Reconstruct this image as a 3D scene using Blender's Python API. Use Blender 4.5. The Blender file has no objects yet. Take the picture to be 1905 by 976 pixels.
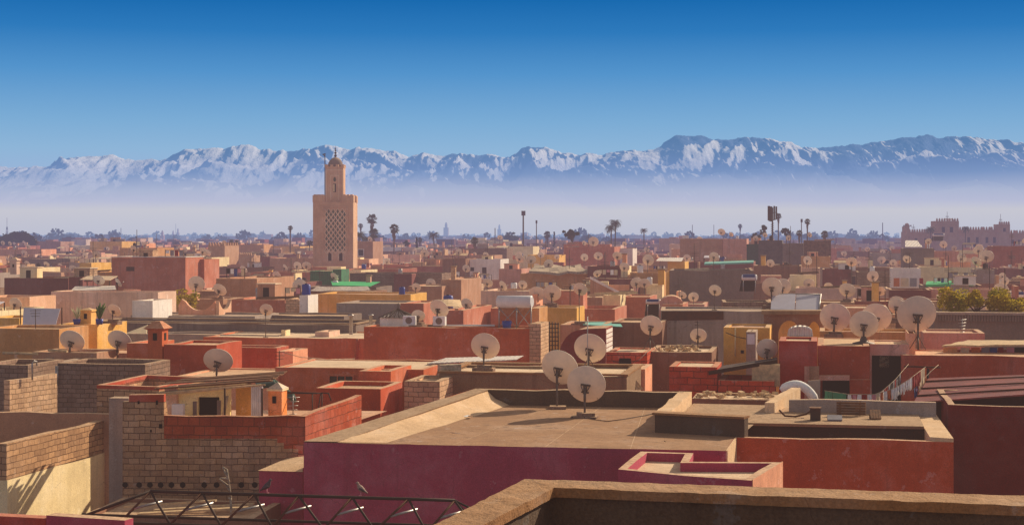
import bpy, math, random
from math import sin, cos, pi, radians, sqrt, exp, atan2, floor
from mathutils import noise as mnoise, Vector

RND = random.Random(11)
scene = bpy.context.scene
COL = scene.collection

# ---------------------------------------------------------------- camera geometry (used to survey points of the place)
FX, CX, HY, ZC = 3000.0, 952.5, 440.0, 14.0

def P(px, py, Y):
    return ((px - CX) / FX * Y, Y, ZC - (py - HY) / FX * Y)

def G(px, py, z):
    Y = FX * (ZC - z) / (py - HY)
    return ((px - CX) / FX * Y, Y, z)

def s2l(c):
    c = c / 255.0
    return c / 12.92 if c <= 0.04045 else ((c + 0.055) / 1.055) ** 2.4

def rgb(t):
    return (s2l(t[0]), s2l(t[1]), s2l(t[2]), 1.0)

def axes(th):
    a = radians(th)
    return (cos(a), sin(a)), (-sin(a), cos(a))

# ---------------------------------------------------------------- mesh builder
class MB:
    def __init__(s):
        s.v = []; s.f = []; s.sm = []
        s.cols = None

    def add(s, pts):
        i = len(s.v); s.v.extend([tuple(p) for p in pts]); return i

    def face(s, pts, smooth=False):
        i = s.add(pts); s.f.append(tuple(range(i, i + len(pts)))); s.sm.append(smooth)

    def obox(s, o, u, v, w):
        def a(i, j, k):
            return tuple(o[n] + i * u[n] + j * v[n] + k * w[n] for n in range(3))
        p = s.add([a(0,0,0), a(1,0,0), a(1,1,0), a(0,1,0), a(0,0,1), a(1,0,1), a(1,1,1), a(0,1,1)])
        for f in ((3,2,1,0), (4,5,6,7), (0,1,5,4), (1,2,6,5), (2,3,7,6), (3,0,4,7)):
            s.f.append(tuple(p + i for i in f)); s.sm.append(False)

    def box(s, c, dx, dy, dz, th=0.0):
        """c = centre of the base"""
        U, V = axes(th)
        o = (c[0] - U[0]*dx/2 - V[0]*dy/2, c[1] - U[1]*dx/2 - V[1]*dy/2, c[2])
        s.obox(o, (U[0]*dx, U[1]*dx, 0), (V[0]*dy, V[1]*dy, 0), (0, 0, dz))

    def prism(s, poly, z0, z1):
        n = len(poly)
        zt = z1 if isinstance(z1, (list, tuple)) else [z1] * n
        a = s.add([(p[0], p[1], z0) for p in poly]); b = s.add([(p[0], p[1], zt[i]) for i, p in enumerate(poly)])
        s.f.append(tuple(range(a + n - 1, a - 1, -1))); s.sm.append(False)
        s.f.append(tuple(range(b, b + n))); s.sm.append(False)
        for i in range(n):
            j = (i + 1) % n
            s.f.append((a + i, a + j, b + j, b + i)); s.sm.append(False)

    def slab(s, pts, off0, off1):
        """polygon given as 3-D points, extruded between two offset vectors"""
        n = len(pts)
        a = s.add([tuple(p[k] + off0[k] for k in range(3)) for p in pts])
        b = s.add([tuple(p[k] + off1[k] for k in range(3)) for p in pts])
        s.f.append(tuple(range(a + n - 1, a - 1, -1))); s.sm.append(False)
        s.f.append(tuple(range(b, b + n))); s.sm.append(False)
        for i in range(n):
            j = (i + 1) % n
            s.f.append((a + i, a + j, b + j, b + i)); s.sm.append(False)

    def tube(s, p, q, r, n=6, r2=None):
        s.path([p, q], [r, r if r2 is None else r2], n)

    def path(s, pts, rad, n=6, cap=True, smooth=True):
        pts = [Vector(p) for p in pts]
        if not isinstance(rad, (list, tuple)): rad = [rad] * len(pts)
        rings = []
        for i, p in enumerate(pts):
            d = (pts[min(i + 1, len(pts) - 1)] - pts[max(i - 1, 0)])
            if d.length < 1e-9: d = Vector((0, 0, 1))
            d.normalize()
            x = d.cross(Vector((0, 0, 1)) if abs(d.z) < 0.95 else Vector((1, 0, 0))); x.normalize()
            y = d.cross(x)
            rings.append(s.add([tuple(p + (x * cos(2*pi*k/n) + y * sin(2*pi*k/n)) * rad[i]) for k in range(n)]))
        for i in range(len(pts) - 1):
            for k in range(n):
                j = (k + 1) % n
                s.f.append((rings[i] + j, rings[i] + k, rings[i+1] + k, rings[i+1] + j)); s.sm.append(smooth)
        if cap:
            s.f.append(tuple(rings[0] + k for k in range(n))); s.sm.append(False)
            s.f.append(tuple(rings[-1] + k for k in range(n - 1, -1, -1))); s.sm.append(False)

    def lathe(s, prof, n=16, c=(0, 0, 0), smooth=True):
        rs = []
        for r, z in prof:
            rs.append(s.add([(c[0] + r*cos(2*pi*k/n), c[1] + r*sin(2*pi*k/n), c[2] + z) for k in range(n)]))
        for i in range(len(prof) - 1):
            for k in range(n):
                j = (k + 1) % n
                s.f.append((rs[i] + k, rs[i] + j, rs[i+1] + j, rs[i+1] + k)); s.sm.append(smooth)

    def build(s, name, mat, parent=None):
        if parent is not None:
            L = ROOT[parent.name]
        else:
            xs = [p[0] for p in s.v]; ys = [p[1] for p in s.v]; zs = [p[2] for p in s.v]
            L = ((min(xs) + max(xs)) / 2, (min(ys) + max(ys)) / 2, min(zs))
        me = bpy.data.meshes.new(name)
        me.from_pydata([(p[0] - L[0], p[1] - L[1], p[2] - L[2]) for p in s.v], [], s.f)
        me.polygons.foreach_set('use_smooth', s.sm)
        if isinstance(mat, str): mat = M(mat)
        me.materials.append(mat)
        if s.cols is not None:
            at = me.attributes.new('tint', 'FLOAT_COLOR', 'FACE')
            at.data.foreach_set('color', [c for t in s.cols for c in t])
        me.update()
        o = bpy.data.objects.new(name, me); COL.objects.link(o)
        if parent is not None:
            o.parent = parent; ROOT[o.name] = L
        else:
            o.location = L; ROOT[o.name] = L
        return o

ROOT = {}
LABELS = {}

def tag(o, label, cat, group=None, kind=None):
    if label: o['label'] = label
    if cat: o['category'] = cat
    if group: o['group'] = group
    if kind or cat: o['kind'] = kind or 'thing'
    return o

def thing(name, label, cat, loc, group=None):
    o = bpy.data.objects.new(name, None); COL.objects.link(o)
    o.empty_display_size = 0.3
    o.location = loc; ROOT[o.name] = tuple(loc)
    return tag(o, label, cat, group)

def copy_tree(o, parent=None):
    c = o.copy(); COL.objects.link(c)
    if parent is not None: c.parent = parent
    for ch in list(o.children): copy_tree(ch, c)
    return c

# ---------------------------------------------------------------- materials
MATS = {}

def new_group(name, ins, outs):
    g = bpy.data.node_groups.new(name, 'ShaderNodeTree')
    for n, t in ins: g.interface.new_socket(n, in_out='INPUT', socket_type=t)
    for n, t in outs: g.interface.new_socket(n, in_out='OUTPUT', socket_type=t)
    return g, g.nodes.new('NodeGroupInput'), g.nodes.new('NodeGroupOutput')

class NT:
    """tiny helper round a node tree"""
    def __init__(s, t): s.t = t
    def n(s, typ, **kw):
        x = s.t.nodes.new('ShaderNode' + typ)
        for k, v in kw.items():
            if k.startswith('i_'):
                key = k[2:]
                key = int(key) if key.isdigit() else key.replace('_', ' ')
                if hasattr(v, 'is_output'): s.t.links.new(v, x.inputs[key])
                else: x.inputs[key].default_value = v
            else: setattr(x, k, v)
        return x
    def math(s, op, a, b=None, clamp=False):
        x = s.t.nodes.new('ShaderNodeMath'); x.operation = op; x.use_clamp = clamp
        for i, v in enumerate((a, b)):
            if v is None: continue
            if hasattr(v, 'is_output'): s.t.links.new(v, x.inputs[i])
            else: x.inputs[i].default_value = v
        return x.outputs[0]
    def mix(s, fac, a, b, mode='MIX'):
        x = s.t.nodes.new('ShaderNodeMix'); x.data_type = 'RGBA'; x.blend_type = mode
        for key, v in ((0, fac), (6, a), (7, b)):
            if hasattr(v, 'is_output'): s.t.links.new(v, x.inputs[key])
            else: x.inputs[key].default_value = v
        return x.outputs[2]
    def ramp(s, fac, stops):
        x = s.t.nodes.new('ShaderNodeValToRGB')
        s.t.links.new(fac, x.inputs[0])
        e = x.color_ramp.elements
        while len(e) < len(stops): e.new(0.5)
        for i, (p, c) in enumerate(stops):
            e[i].position = p
            e[i].color = c if isinstance(c, tuple) else (c, c, c, 1)
        return x.outputs[0]
    def noise(s, vec, scale, detail=4, rough=0.6):
        x = s.t.nodes.new('ShaderNodeTexNoise')
        x.inputs['Scale'].default_value = scale; x.inputs['Detail'].default_value = detail
        x.inputs['Roughness'].default_value = rough
        if vec is not None: s.t.links.new(vec, x.inputs['Vector'])
        return x.outputs[0]
    def mapping(s, vec, scale):
        x = s.t.nodes.new('ShaderNodeMapping'); x.inputs['Scale'].default_value = scale
        s.t.links.new(vec, x.inputs['Vector']); return x.outputs[0]

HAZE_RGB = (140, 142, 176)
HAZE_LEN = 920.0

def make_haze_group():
    g, gi, go = new_group('painted_haze', [('Shader', 'NodeSocketShader')], [('Shader', 'NodeSocketShader')])
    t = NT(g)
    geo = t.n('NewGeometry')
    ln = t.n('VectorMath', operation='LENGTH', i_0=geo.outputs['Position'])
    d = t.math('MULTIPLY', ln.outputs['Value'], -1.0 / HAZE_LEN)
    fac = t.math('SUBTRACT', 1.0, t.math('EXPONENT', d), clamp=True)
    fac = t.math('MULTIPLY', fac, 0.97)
    # haze painted as emission by distance: warmer and mauve near, bluer far
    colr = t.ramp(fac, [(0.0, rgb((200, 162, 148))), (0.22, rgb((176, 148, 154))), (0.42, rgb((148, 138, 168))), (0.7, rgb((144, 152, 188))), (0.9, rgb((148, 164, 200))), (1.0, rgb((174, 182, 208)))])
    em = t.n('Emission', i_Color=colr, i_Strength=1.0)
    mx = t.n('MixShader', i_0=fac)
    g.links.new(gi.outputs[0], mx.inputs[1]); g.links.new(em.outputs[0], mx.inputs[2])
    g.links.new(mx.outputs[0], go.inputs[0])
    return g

def make_plaster_group():
    g, gi, go = new_group('worn_plaster', [('Color', 'NodeSocketColor'), ('Dirt', 'NodeSocketFloat'), ('Dust', 'NodeSocketFloat'), ('Grain', 'NodeSocketFloat')],
                          [('Color', 'NodeSocketColor'), ('Normal', 'NodeSocketVector')])
    t = NT(g)
    geo = t.n('NewGeometry'); pos = geo.outputs['Position']
    n1 = t.noise(pos, 0.55, 6, 0.68)
    n2 = t.noise(pos, 7.0, 5, 0.7)
    n4 = t.noise(pos, 38.0, 3, 0.6)
    stv = t.mapping(pos, (3.2, 3.2, 0.22))
    n3 = t.noise(stv, 1.0, 5, 0.65)
    base = gi.outputs['Color']
    hs = t.n('HueSaturation', i_Saturation=0.62, i_Value=1.38, i_Color=base)     # worn and sun-bleached
    c = t.mix(t.ramp(n1, [(0.48, 0.0), (0.74, 0.42)]), base, hs.outputs[0])
    hs2 = t.n('HueSaturation', i_Hue=0.494, i_Saturation=0.95, i_Value=0.66, i_Color=base)
    c = t.mix(t.ramp(n1, [(0.28, 0.75), (0.5, 0.0)]), c, hs2.outputs[0])
    streak = t.math('MULTIPLY', t.math('MULTIPLY', t.ramp(n3, [(0.50, 0.0), (0.74, 1.0)]), t.ramp(n1, [(0.40, 0.15), (0.62, 0.9)])), gi.outputs['Dirt'])
    c = t.mix(streak, c, rgb((62, 48, 42)))
    spots = t.math('MULTIPLY', t.ramp(n2, [(0.60, 0.0), (0.74, 1.0)]), gi.outputs['Dirt'])
    c = t.mix(t.math('MULTIPLY', spots, 0.55), c, rgb((76, 60, 50)))
    # flaked patches showing paler render, and hairline cracks
    fl = t.noise(pos, 1.7, 7, 0.72)
    flake = t.math('MULTIPLY', t.math('MULTIPLY', t.ramp(fl, [(0.615, 0.0), (0.64, 1.0)]), gi.outputs['Dirt']), 1.1, True)
    pale = t.n('HueSaturation', i_Saturation=0.55, i_Value=1.25, i_Color=base)
    c = t.mix(t.math('MULTIPLY', flake, 0.8), c, pale.outputs[0])
    wv = t.n('VectorMath', operation='SCALE', i_0=t.n('TexNoise', i_Vector=pos, i_Scale=1.1, i_Detail=4.0).outputs['Color']); wv.inputs['Scale'].default_value = 1.3
    pv = t.n('VectorMath', operation='ADD', i_0=pos, i_1=wv.outputs[0])
    vo = t.n('TexVoronoi', feature='DISTANCE_TO_EDGE', i_Vector=pv.outputs[0], i_Scale=0.33)
    crack = t.math('MULTIPLY', t.ramp(vo.outputs['Distance'], [(0.0, 1.0), (0.004, 0.0)]), t.ramp(n1, [(0.48, 0.0), (0.60, 0.45)]))
    c = t.mix(crack, c, rgb((58, 42, 34)))
    fine = t.ramp(n4, [(0.3, 0.76), (0.7, 1.16)])
    c = t.mix(1.0, c, fine, 'MULTIPLY')
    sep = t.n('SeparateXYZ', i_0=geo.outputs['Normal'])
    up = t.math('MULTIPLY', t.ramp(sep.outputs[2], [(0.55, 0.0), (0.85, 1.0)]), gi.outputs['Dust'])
    lit_dust = t.mix(n1, rgb((200, 164, 128)), rgb((242, 212, 176)))  # dust paled further so upward faces look sunlit
    lit_dust = t.mix(t.ramp(n2, [(0.42, 0.0), (0.7, 0.7)]), lit_dust, rgb((112, 84, 62)))
    c = t.mix(up, c, lit_dust)
    g.links.new(c, go.inputs[0])
    h = t.math('ADD', t.math('MULTIPLY', n2, 0.8), t.math('MULTIPLY', n4, 0.35))
    bp = t.n('Bump', i_Distance=0.03, i_Height=h)
    g.links.new(gi.outputs['Grain'], bp.inputs['Strength'])
    g.links.new(bp.outputs[0], go.inputs[1])
    return g

U0, V0 = axes(-11)

def wallcoord(t):
    geo = t.n('NewGeometry')
    dp = t.n('VectorMath', operation='DOT_PRODUCT', i_0=geo.outputs['Position'], i_1=(U0[0] + V0[0], U0[1] + V0[1], 0))
    sp = t.n('SeparateXYZ', i_0=geo.outputs['Position'])
    cb = t.n('CombineXYZ', i_0=dp.outputs['Value'], i_1=sp.outputs[2])
    return geo, cb.outputs[0]

HG = PG = None

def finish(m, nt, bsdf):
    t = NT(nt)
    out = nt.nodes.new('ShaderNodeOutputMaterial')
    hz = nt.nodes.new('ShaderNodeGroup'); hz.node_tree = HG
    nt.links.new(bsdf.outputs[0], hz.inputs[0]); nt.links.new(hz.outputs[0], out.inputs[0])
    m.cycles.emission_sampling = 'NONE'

def blank(name):
    m = bpy.data.materials.new(name); m.use_nodes = True
    m.node_tree.nodes.clear()
    return m, m.node_tree, NT(m.node_tree)

def plaster(name, color, dirt=0.45, lit_dust=0.75, grain=0.5, rough=0.9):
    m, nt, t = blank(name)
    g = nt.nodes.new('ShaderNodeGroup'); g.node_tree = PG
    g.inputs[0].default_value = rgb(color); g.inputs[1].default_value = dirt
    g.inputs[2].default_value = lit_dust; g.inputs[3].default_value = grain
    b = t.n('BsdfPrincipled', i_Base_Color=g.outputs[0], i_Roughness=rough, i_Normal=g.outputs[1])
    b.inputs['Specular IOR Level'].default_value = 0.15
    finish(m, nt, b); MATS[name] = m

def brick(name, c1, c2, mortar, w=0.42, h=0.2, ms=0.014, dirt=0.4, bump=0.9):
    m, nt, t = blank(name)
    geo, vec = wallcoord(t)
    nz = t.noise(geo.outputs['Position'], 2.2, 4, 0.6)
    wob = t.n('VectorMath', operation='SCALE', i_0=t.n('CombineXYZ', i_0=nz, i_1=nz).outputs[0]); wob.inputs['Scale'].default_value = 0.085
    v2 = t.n('VectorMath', operation='ADD', i_0=vec, i_1=wob.outputs[0])
    br = t.n('TexBrick', i_Vector=v2.outputs[0], i_Color1=rgb(c1), i_Color2=rgb(c2), i_Mortar=rgb(mortar), i_Scale=1.0,
             i_Mortar_Size=ms, i_Mortar_Smooth=0.25, i_Bias=-0.1, i_Brick_Width=w, i_Row_Height=h)
    g = nt.nodes.new('ShaderNodeGroup'); g.node_tree = PG
    worn = t.noise(geo.outputs['Position'], 0.9, 5, 0.7)
    mid_ = tuple((s2l(a) + s2l(b)) / 2 * .92 for a, b in zip(c1, c2)) + (1,)
    bc = t.mix(t.ramp(worn, [(0.50, 0.0), (0.66, 0.85)]), br.outputs['Color'], mid_)
    nt.links.new(bc, g.inputs[0])
    g.inputs[1].default_value = dirt; g.inputs[2].default_value = 0.6; g.inputs[3].default_value = 0.6
    hgt = t.math('SUBTRACT', 1.0, br.outputs['Fac'])
    hgt = t.math('ADD', hgt, t.math('MULTIPLY', t.noise(geo.outputs['Position'], 9.0, 4, 0.7), 0.7))
    bp = t.n('Bump', i_Strength=bump, i_Distance=0.03, i_Height=hgt)
    b = t.n('BsdfPrincipled', i_Base_Color=g.outputs[0], i_Roughness=0.95, i_Normal=bp.outputs[0])
    b.inputs['Specular IOR Level'].default_value = 0.1
    finish(m, nt, b); MATS[name] = m

def corrugated(name, c1, c2, pitch=0.16, rough=0.55, metal=0.0, ax='u'):
    m, nt, t = blank(name)
    geo = t.n('NewGeometry')
    A = U0 if ax == 'u' else V0
    dp = t.n('VectorMath', operation='DOT_PRODUCT', i_0=geo.outputs['Position'], i_1=(A[0], A[1], 0))
    ph = t.math('SINE', t.math('MULTIPLY', dp.outputs['Value'], 2 * pi / pitch))
    nz = t.noise(geo.outputs['Position'], 1.3, 5, 0.7)
    c = t.mix(t.ramp(nz, [(0.4, 0.0), (0.65, 1.0)]), rgb(c1), rgb(c2))
    bp = t.n('Bump', i_Strength=1.0, i_Distance=0.03, i_Height=ph)
    b = t.n('BsdfPrincipled', i_Base_Color=c, i_Roughness=rough, i_Metallic=metal, i_Normal=bp.outputs[0])
    finish(m, nt, b); MATS[name] = m

def plain(name, color, rough=0.6, metal=0.0, var=0.25, scale=4.0, spec=0.3, alpha=None):
    m, nt, t = blank(name)
    geo = t.n('NewGeometry')
    nz = t.noise(geo.outputs['Position'], scale, 5, 0.65)
    hs = t.n('HueSaturation', i_Saturation=0.9, i_Value=1.0 - var * 1.4, i_Color=rgb(color))
    c = t.mix(t.ramp(nz, [(0.35, 1.0), (0.6, 0.0)]), rgb(color), hs.outputs[0])
    b = t.n('BsdfPrincipled', i_Base_Color=c, i_Roughness=rough, i_Metallic=metal)
    b.inputs['Specular IOR Level'].default_value = spec
    finish(m, nt, b); MATS[name] = m

def leafmat(name, c1, c2, trans=0.35):
    m, nt, t = blank(name)
    geo = t.n('NewGeometry')
    r = t.n('ObjectInfo')
    nz = t.noise(geo.outputs['Position'], 1.1, 4, 0.7)
    nz2 = geo.outputs['Random Per Island']
    c = t.mix(t.ramp(nz, [(0.35, 0.0), (0.65, 1.0)]), rgb(c1), rgb(c2))
    c = t.mix(1.0, c, t.ramp(nz2, [(0.0, 0.55), (1.0, 1.35)]), 'MULTIPLY')
    d = t.n('BsdfDiffuse', i_Color=c); tr = t.n('BsdfTranslucent', i_Color=c)
    mx = t.n('MixShader', i_0=trans, i_1=d.outputs[0], i_2=tr.outputs[0])
    finish(m, nt, mx); MATS[name] = m

def tinted(name, rough=0.9, dirt=0.4):
    """colour per face from the 'tint' attribute (distant city, tree mass)"""
    m, nt, t = blank(name)
    at = t.n('Attribute', attribute_name='tint')
    geo = t.n('NewGeometry')
    nz = t.noise(geo.outputs['Position'], 0.5, 4, 0.7)
    c = t.mix(t.ramp(nz, [(0.3, 0.5), (0.55, 0.0)]), at.outputs['Color'], (0.08, 0.05, 0.04, 1))
    b = t.n('BsdfDiffuse', i_Color=c)
    finish(m, nt, b); MATS[name] = m

def M(k): return MATS[k]

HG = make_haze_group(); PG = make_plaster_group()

# plasters of the medina
plaster('terracotta', (208, 106, 64))
plaster('terracotta_dark', (188, 84, 56))
plaster('brick_red', (188, 80, 54), 0.5)
plaster('terracotta_mid', (200, 122, 96))
plaster('terracotta_mid_dark', (170, 98, 80))
plaster('maroon_mid', (136, 78, 72), 0.5)
plaster('salmon', (240, 168, 130))
plaster('salmon_pale', (236, 184, 148), 0.5)
plaster('rose', (214, 152, 130), 0.55)
plaster('maroon', (142, 58, 52), 0.5)
plaster('plum', (184, 72, 96), 0.42, 0.9, 0.35)
plaster('rust', (202, 88, 54), 0.42, 0.8, 0.4)
plaster('deep_red', (118, 38, 36), 0.25, 0.7, 0.35)
plaster('brown', (190, 142, 112), 0.6)
plaster('dark_brown', (148, 106, 84), 0.6)
plaster('ochre', (240, 184, 92), 0.4)
plaster('ochre_dark', (212, 154, 96), 0.6)
plaster('room_yellow', (255, 232, 158), 0.2)
plaster('concrete_shade_stained', (98, 78, 62), 0.9, 0.75, 0.9)  # stained concrete, darkened to paint the shade on north-facing parapet faces
plaster('well_shade_stained', (70, 58, 50), 0.9, 0.6, 0.9)  # stained plaster with the shade of the sunken well put into its colour
plaster('cream', (248, 224, 172), 0.4)
plaster('white', (242, 232, 222), 0.4)
plaster('grey', (168, 150, 138), 0.6, 0.6)
plaster('grey_dark', (134, 117, 108), 0.65, 0.5)
plaster('pinkish', (232, 194, 170), 0.55)
plaster('orange', (240, 138, 48), 0.3)
plaster('red_paint', (192, 68, 54), 0.4, 0.4)
plaster('minaret_stone', (222, 178, 142), 0.35, 0.4, 0.5)
plaster('minaret_pale', (240, 210, 176), 0.2, 0.3, 0.4)
plaster('palace', (196, 152, 120), 0.35, 0.4)
plaster('roof', (200, 164, 130), 0.5, 0.6, 0.7)
plaster('roof_pale', (232, 206, 174), 0.5, 0.3, 0.7)
plaster('roof_grey', (166, 148, 134), 0.6, 0.3, 0.7)
plaster('roof_rose', (216, 164, 132), 0.5, 0.3, 0.7)
plaster('screed', (172, 134, 102), 0.8, 0.0, 0.8)
plaster('concrete', (150, 120, 92), 0.7, 0.45, 0.9)
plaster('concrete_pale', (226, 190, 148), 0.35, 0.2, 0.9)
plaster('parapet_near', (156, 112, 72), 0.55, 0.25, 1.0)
plaster('ground', (120, 92, 74), 0.5, 0.0)
brick('block', (206, 160, 118), (160, 122, 92), (120, 90, 68), .36, .178, .012)
brick('block_pale', (230, 188, 148), (196, 158, 126), (146, 114, 90), .36, .178, .012)
brick('block_dark', (160, 130, 112), (134, 108, 92), (102, 82, 70), .36, .178, .012)
brick('redbrick', (196, 92, 58), (166, 72, 48), (136, 76, 54), 0.36, 0.26, 0.012)
brick('redbrick_paint', (214, 86, 54), (188, 68, 46), (120, 56, 42), 0.5, 0.24, 0.014)
plain('iron', (74, 58, 50), 0.75, 0.1)
plain('rusty', (104, 66, 48), 0.8, 0.2)
plain('steel_pale', (176, 170, 164), 0.4, 0.5)
plain('dish_paint', (242, 222, 198), 0.55, 0.0, 0.10, 3.0)
plain('dish_dark', (112, 98, 90), 0.6, 0.3)
plain('white_metal', (228, 226, 226), 0.4, 0.0, 0.08)
plain('panel', (204, 200, 210), 0.9, 0.0, 0.06)
plain('glass_dark', (26, 24, 26), 0.15, 0.0, 0.1, 4, 0.5)
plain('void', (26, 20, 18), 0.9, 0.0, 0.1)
plain('wood', (128, 88, 58), 0.85, 0.0, 0.35, 6)
plain('wood_pale', (214, 182, 138), 0.85, 0.0, 0.3, 6)
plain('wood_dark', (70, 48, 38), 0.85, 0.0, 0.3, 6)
plain('blue_plastic', (34, 66, 160), 0.4)
plain('tarp_green', (30, 196, 110), 0.6, 0, 0.2)
plain('tarp_dark_green', (24, 82, 58), 0.7, 0, 0.3)
plain('turquoise', (118, 196, 180), 0.6, 0, 0.15)
plain('cloth_white', (252, 248, 242), 0.9, 0, 0.12)
plain('cloth_red', (164, 34, 40), 0.9, 0, 0.2)
plain('cloth_green', (70, 150, 112), 0.9, 0, 0.15)
plain('cloth_pink', (222, 150, 158), 0.9, 0, 0.15)
plain('cloth_orange', (220, 120, 62), 0.9, 0, 0.15)
plain('cloth_blue', (58, 84, 150), 0.9, 0, 0.15)
plain('cloth_dark', (44, 36, 40), 0.9, 0, 0.2)
plain('cloth_cream', (228, 206, 168), 0.9, 0, 0.15)
plain('cloth_grey', (150, 146, 152), 0.9, 0, 0.15)
plain('tile_green', (72, 98, 84), 0.5, 0, 0.4, 12)
plain('zellige', (64, 88, 66), 0.4, 0, 0.3, 20)
plain('feather', (96, 84, 88), 0.9, 0, 0.3, 30)
plain('feather_pale', (176, 150, 136), 0.9, 0, 0.3, 30)
plain('bark', (96, 74, 58), 0.95, 0, 0.4, 8)
plain('skirt', (132, 104, 72), 0.95, 0, 0.4, 8)
plain('rag', (196, 176, 150), 0.95, 0, 0.4, 5)
plain('tarp_brown', (120, 92, 76), 0.9, 0, 0.4, 3)
plain('dish_panel_blue', (60, 78, 130), 0.3, 0, 0.1)
corrugated('tin', (186, 172, 160), (150, 120, 98), 0.18)
corrugated('tin_bright', (232, 222, 210), (206, 190, 172), 0.2)
corrugated('tin_red', (140, 62, 54), (104, 42, 40), 0.3, 0.6, 0, 'v')
corrugated('tin_dark', (96, 84, 78), (66, 58, 56), 0.2)
corrugated('tin_green', (30, 128, 78), (22, 92, 60), 0.25)
leafmat('leaf_dark', (30, 46, 24), (52, 66, 32), 0.25)
leafmat('leaf', (62, 78, 34), (98, 104, 44), 0.35)
leafmat('leaf_gold', (190, 160, 44), (140, 134, 40), 0.45)
leafmat('palm_leaf', (56, 66, 40), (88, 88, 52), 0.25)
leafmat('succulent', (74, 110, 64), (120, 140, 84), 0.2)
leafmat('flower_white', (200, 196, 170), (170, 176, 130), 0.3)
tinted('city_tint')
tinted('wood_tint')
# ---------------------------------------------------------------- houses
REG = []          # (outer polygon, roof z, top z, root)

def inside(poly, x, y):
    c = False; n = len(poly)
    for i in range(n):
        a, b = poly[i], poly[i - 1]
        if (a[1] > y) != (b[1] > y) and x < (b[0] - a[0]) * (y - a[1]) / (b[1] - a[1]) + a[0]: c = not c
    return c

def roof_under(x, y):
    best = None
    for poly, zr, zt, root in REG:
        if inside(poly, x, y) and (best is None or zr > best): best = zr
    return best

def offset_poly(poly, t):
    """inset a counter-clockwise polygon by t"""
    n = len(poly); out = []
    for i in range(n):
        p0, p1, p2 = poly[i - 1], poly[i], poly[(i + 1) % n]
        d1 = Vector((p1[0]-p0[0], p1[1]-p0[1])).normalized(); d2 = Vector((p2[0]-p1[0], p2[1]-p1[1])).normalized()
        n1 = Vector((-d1.y, d1.x)); n2 = Vector((-d2.y, d2.x))
        k = 1 + n1.dot(n2)
        m = (n1 + n2) * (t / max(k, 0.25))
        out.append((p1[0] + m.x, p1[1] + m.y))
    return out

def ring(mb, poly, zt, zfloor, zb, t, jit=0.03, seg=1.3, seed=0, inner=True):
    """walls with a parapet: outer faces, top, inner faces down to the roof; zt may be one height per corner"""
    rr = random.Random(seed)
    n = len(poly)
    zts = list(zt) if isinstance(zt, (list, tuple)) else [zt] * n
    inn = offset_poly(poly, t)
    for i in range(n):
        j = (i + 1) % n
        L = math.dist(poly[i], poly[j]); k = max(1, min(10, int(L / seg)))
        pts = []
        for q in range(k + 1):
            f = q / k
            lerp = lambda a, b: (a[0] + (b[0]-a[0])*f, a[1] + (b[1]-a[1])*f)
            z = zts[i] + (zts[j] - zts[i]) * f + (rr.uniform(-jit, jit) if 0 < q < k else 0)
            pts.append((lerp(poly[i], poly[j]), lerp(inn[i], inn[j]), z))
        for q in range(k):
            (o1, n1, z1), (o2, n2, z2) = pts[q], pts[q+1]
            mb.face([(o1[0], o1[1], zb), (o2[0], o2[1], zb), (o2[0], o2[1], z2), (o1[0], o1[1], z1)])
            mb.face([(o1[0], o1[1], z1), (o2[0], o2[1], z2), (n2[0], n2[1], z2), (n1[0], n1[1], z1)])
            if inner:
                mb.face([(n1[0], n1[1], z1), (n2[0], n2[1], z2), (n2[0], n2[1], zfloor - 0.06), (n1[0], n1[1], zfloor - 0.06)])
    return inn

def overlaps(poly):
    xs = [p[0] for p in poly]; ys = [p[1] for p in poly]; bx = (min(xs), max(xs), min(ys), max(ys))
    for q, zr, zt, r in REG:
        qx = [p[0] for p in q]; qy = [p[1] for p in q]
        if bx[1] < min(qx) or bx[0] > max(qx) or bx[3] < min(qy) or bx[2] > max(qy): continue
        cs = list(poly) + [((poly[i][0] + poly[i-1][0])/2, (poly[i][1] + poly[i-1][1])/2) for i in range(4)] + [(sum(xs)/4, sum(ys)/4)]
        if any(inside(q, *c) for c in cs): return True
        cs = list(q) + [(sum(qx)/len(q), sum(qy)/len(q))]
        if any(inside(poly, *c) for c in cs): return True
    return False

class House:
    pass

def front_line(x0, x1, py, Y, th):
    U, V = axes(th)
    mid = P((x0 + x1) / 2, py, Y)
    def hit(px):
        k = (px - CX) / FX
        s = (k * mid[1] - mid[0]) / (U[0] - k * U[1])
        return (mid[0] + s * U[0], mid[1] + s * U[1])
    return hit(x0), hit(x1), mid[2], U, V

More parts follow.
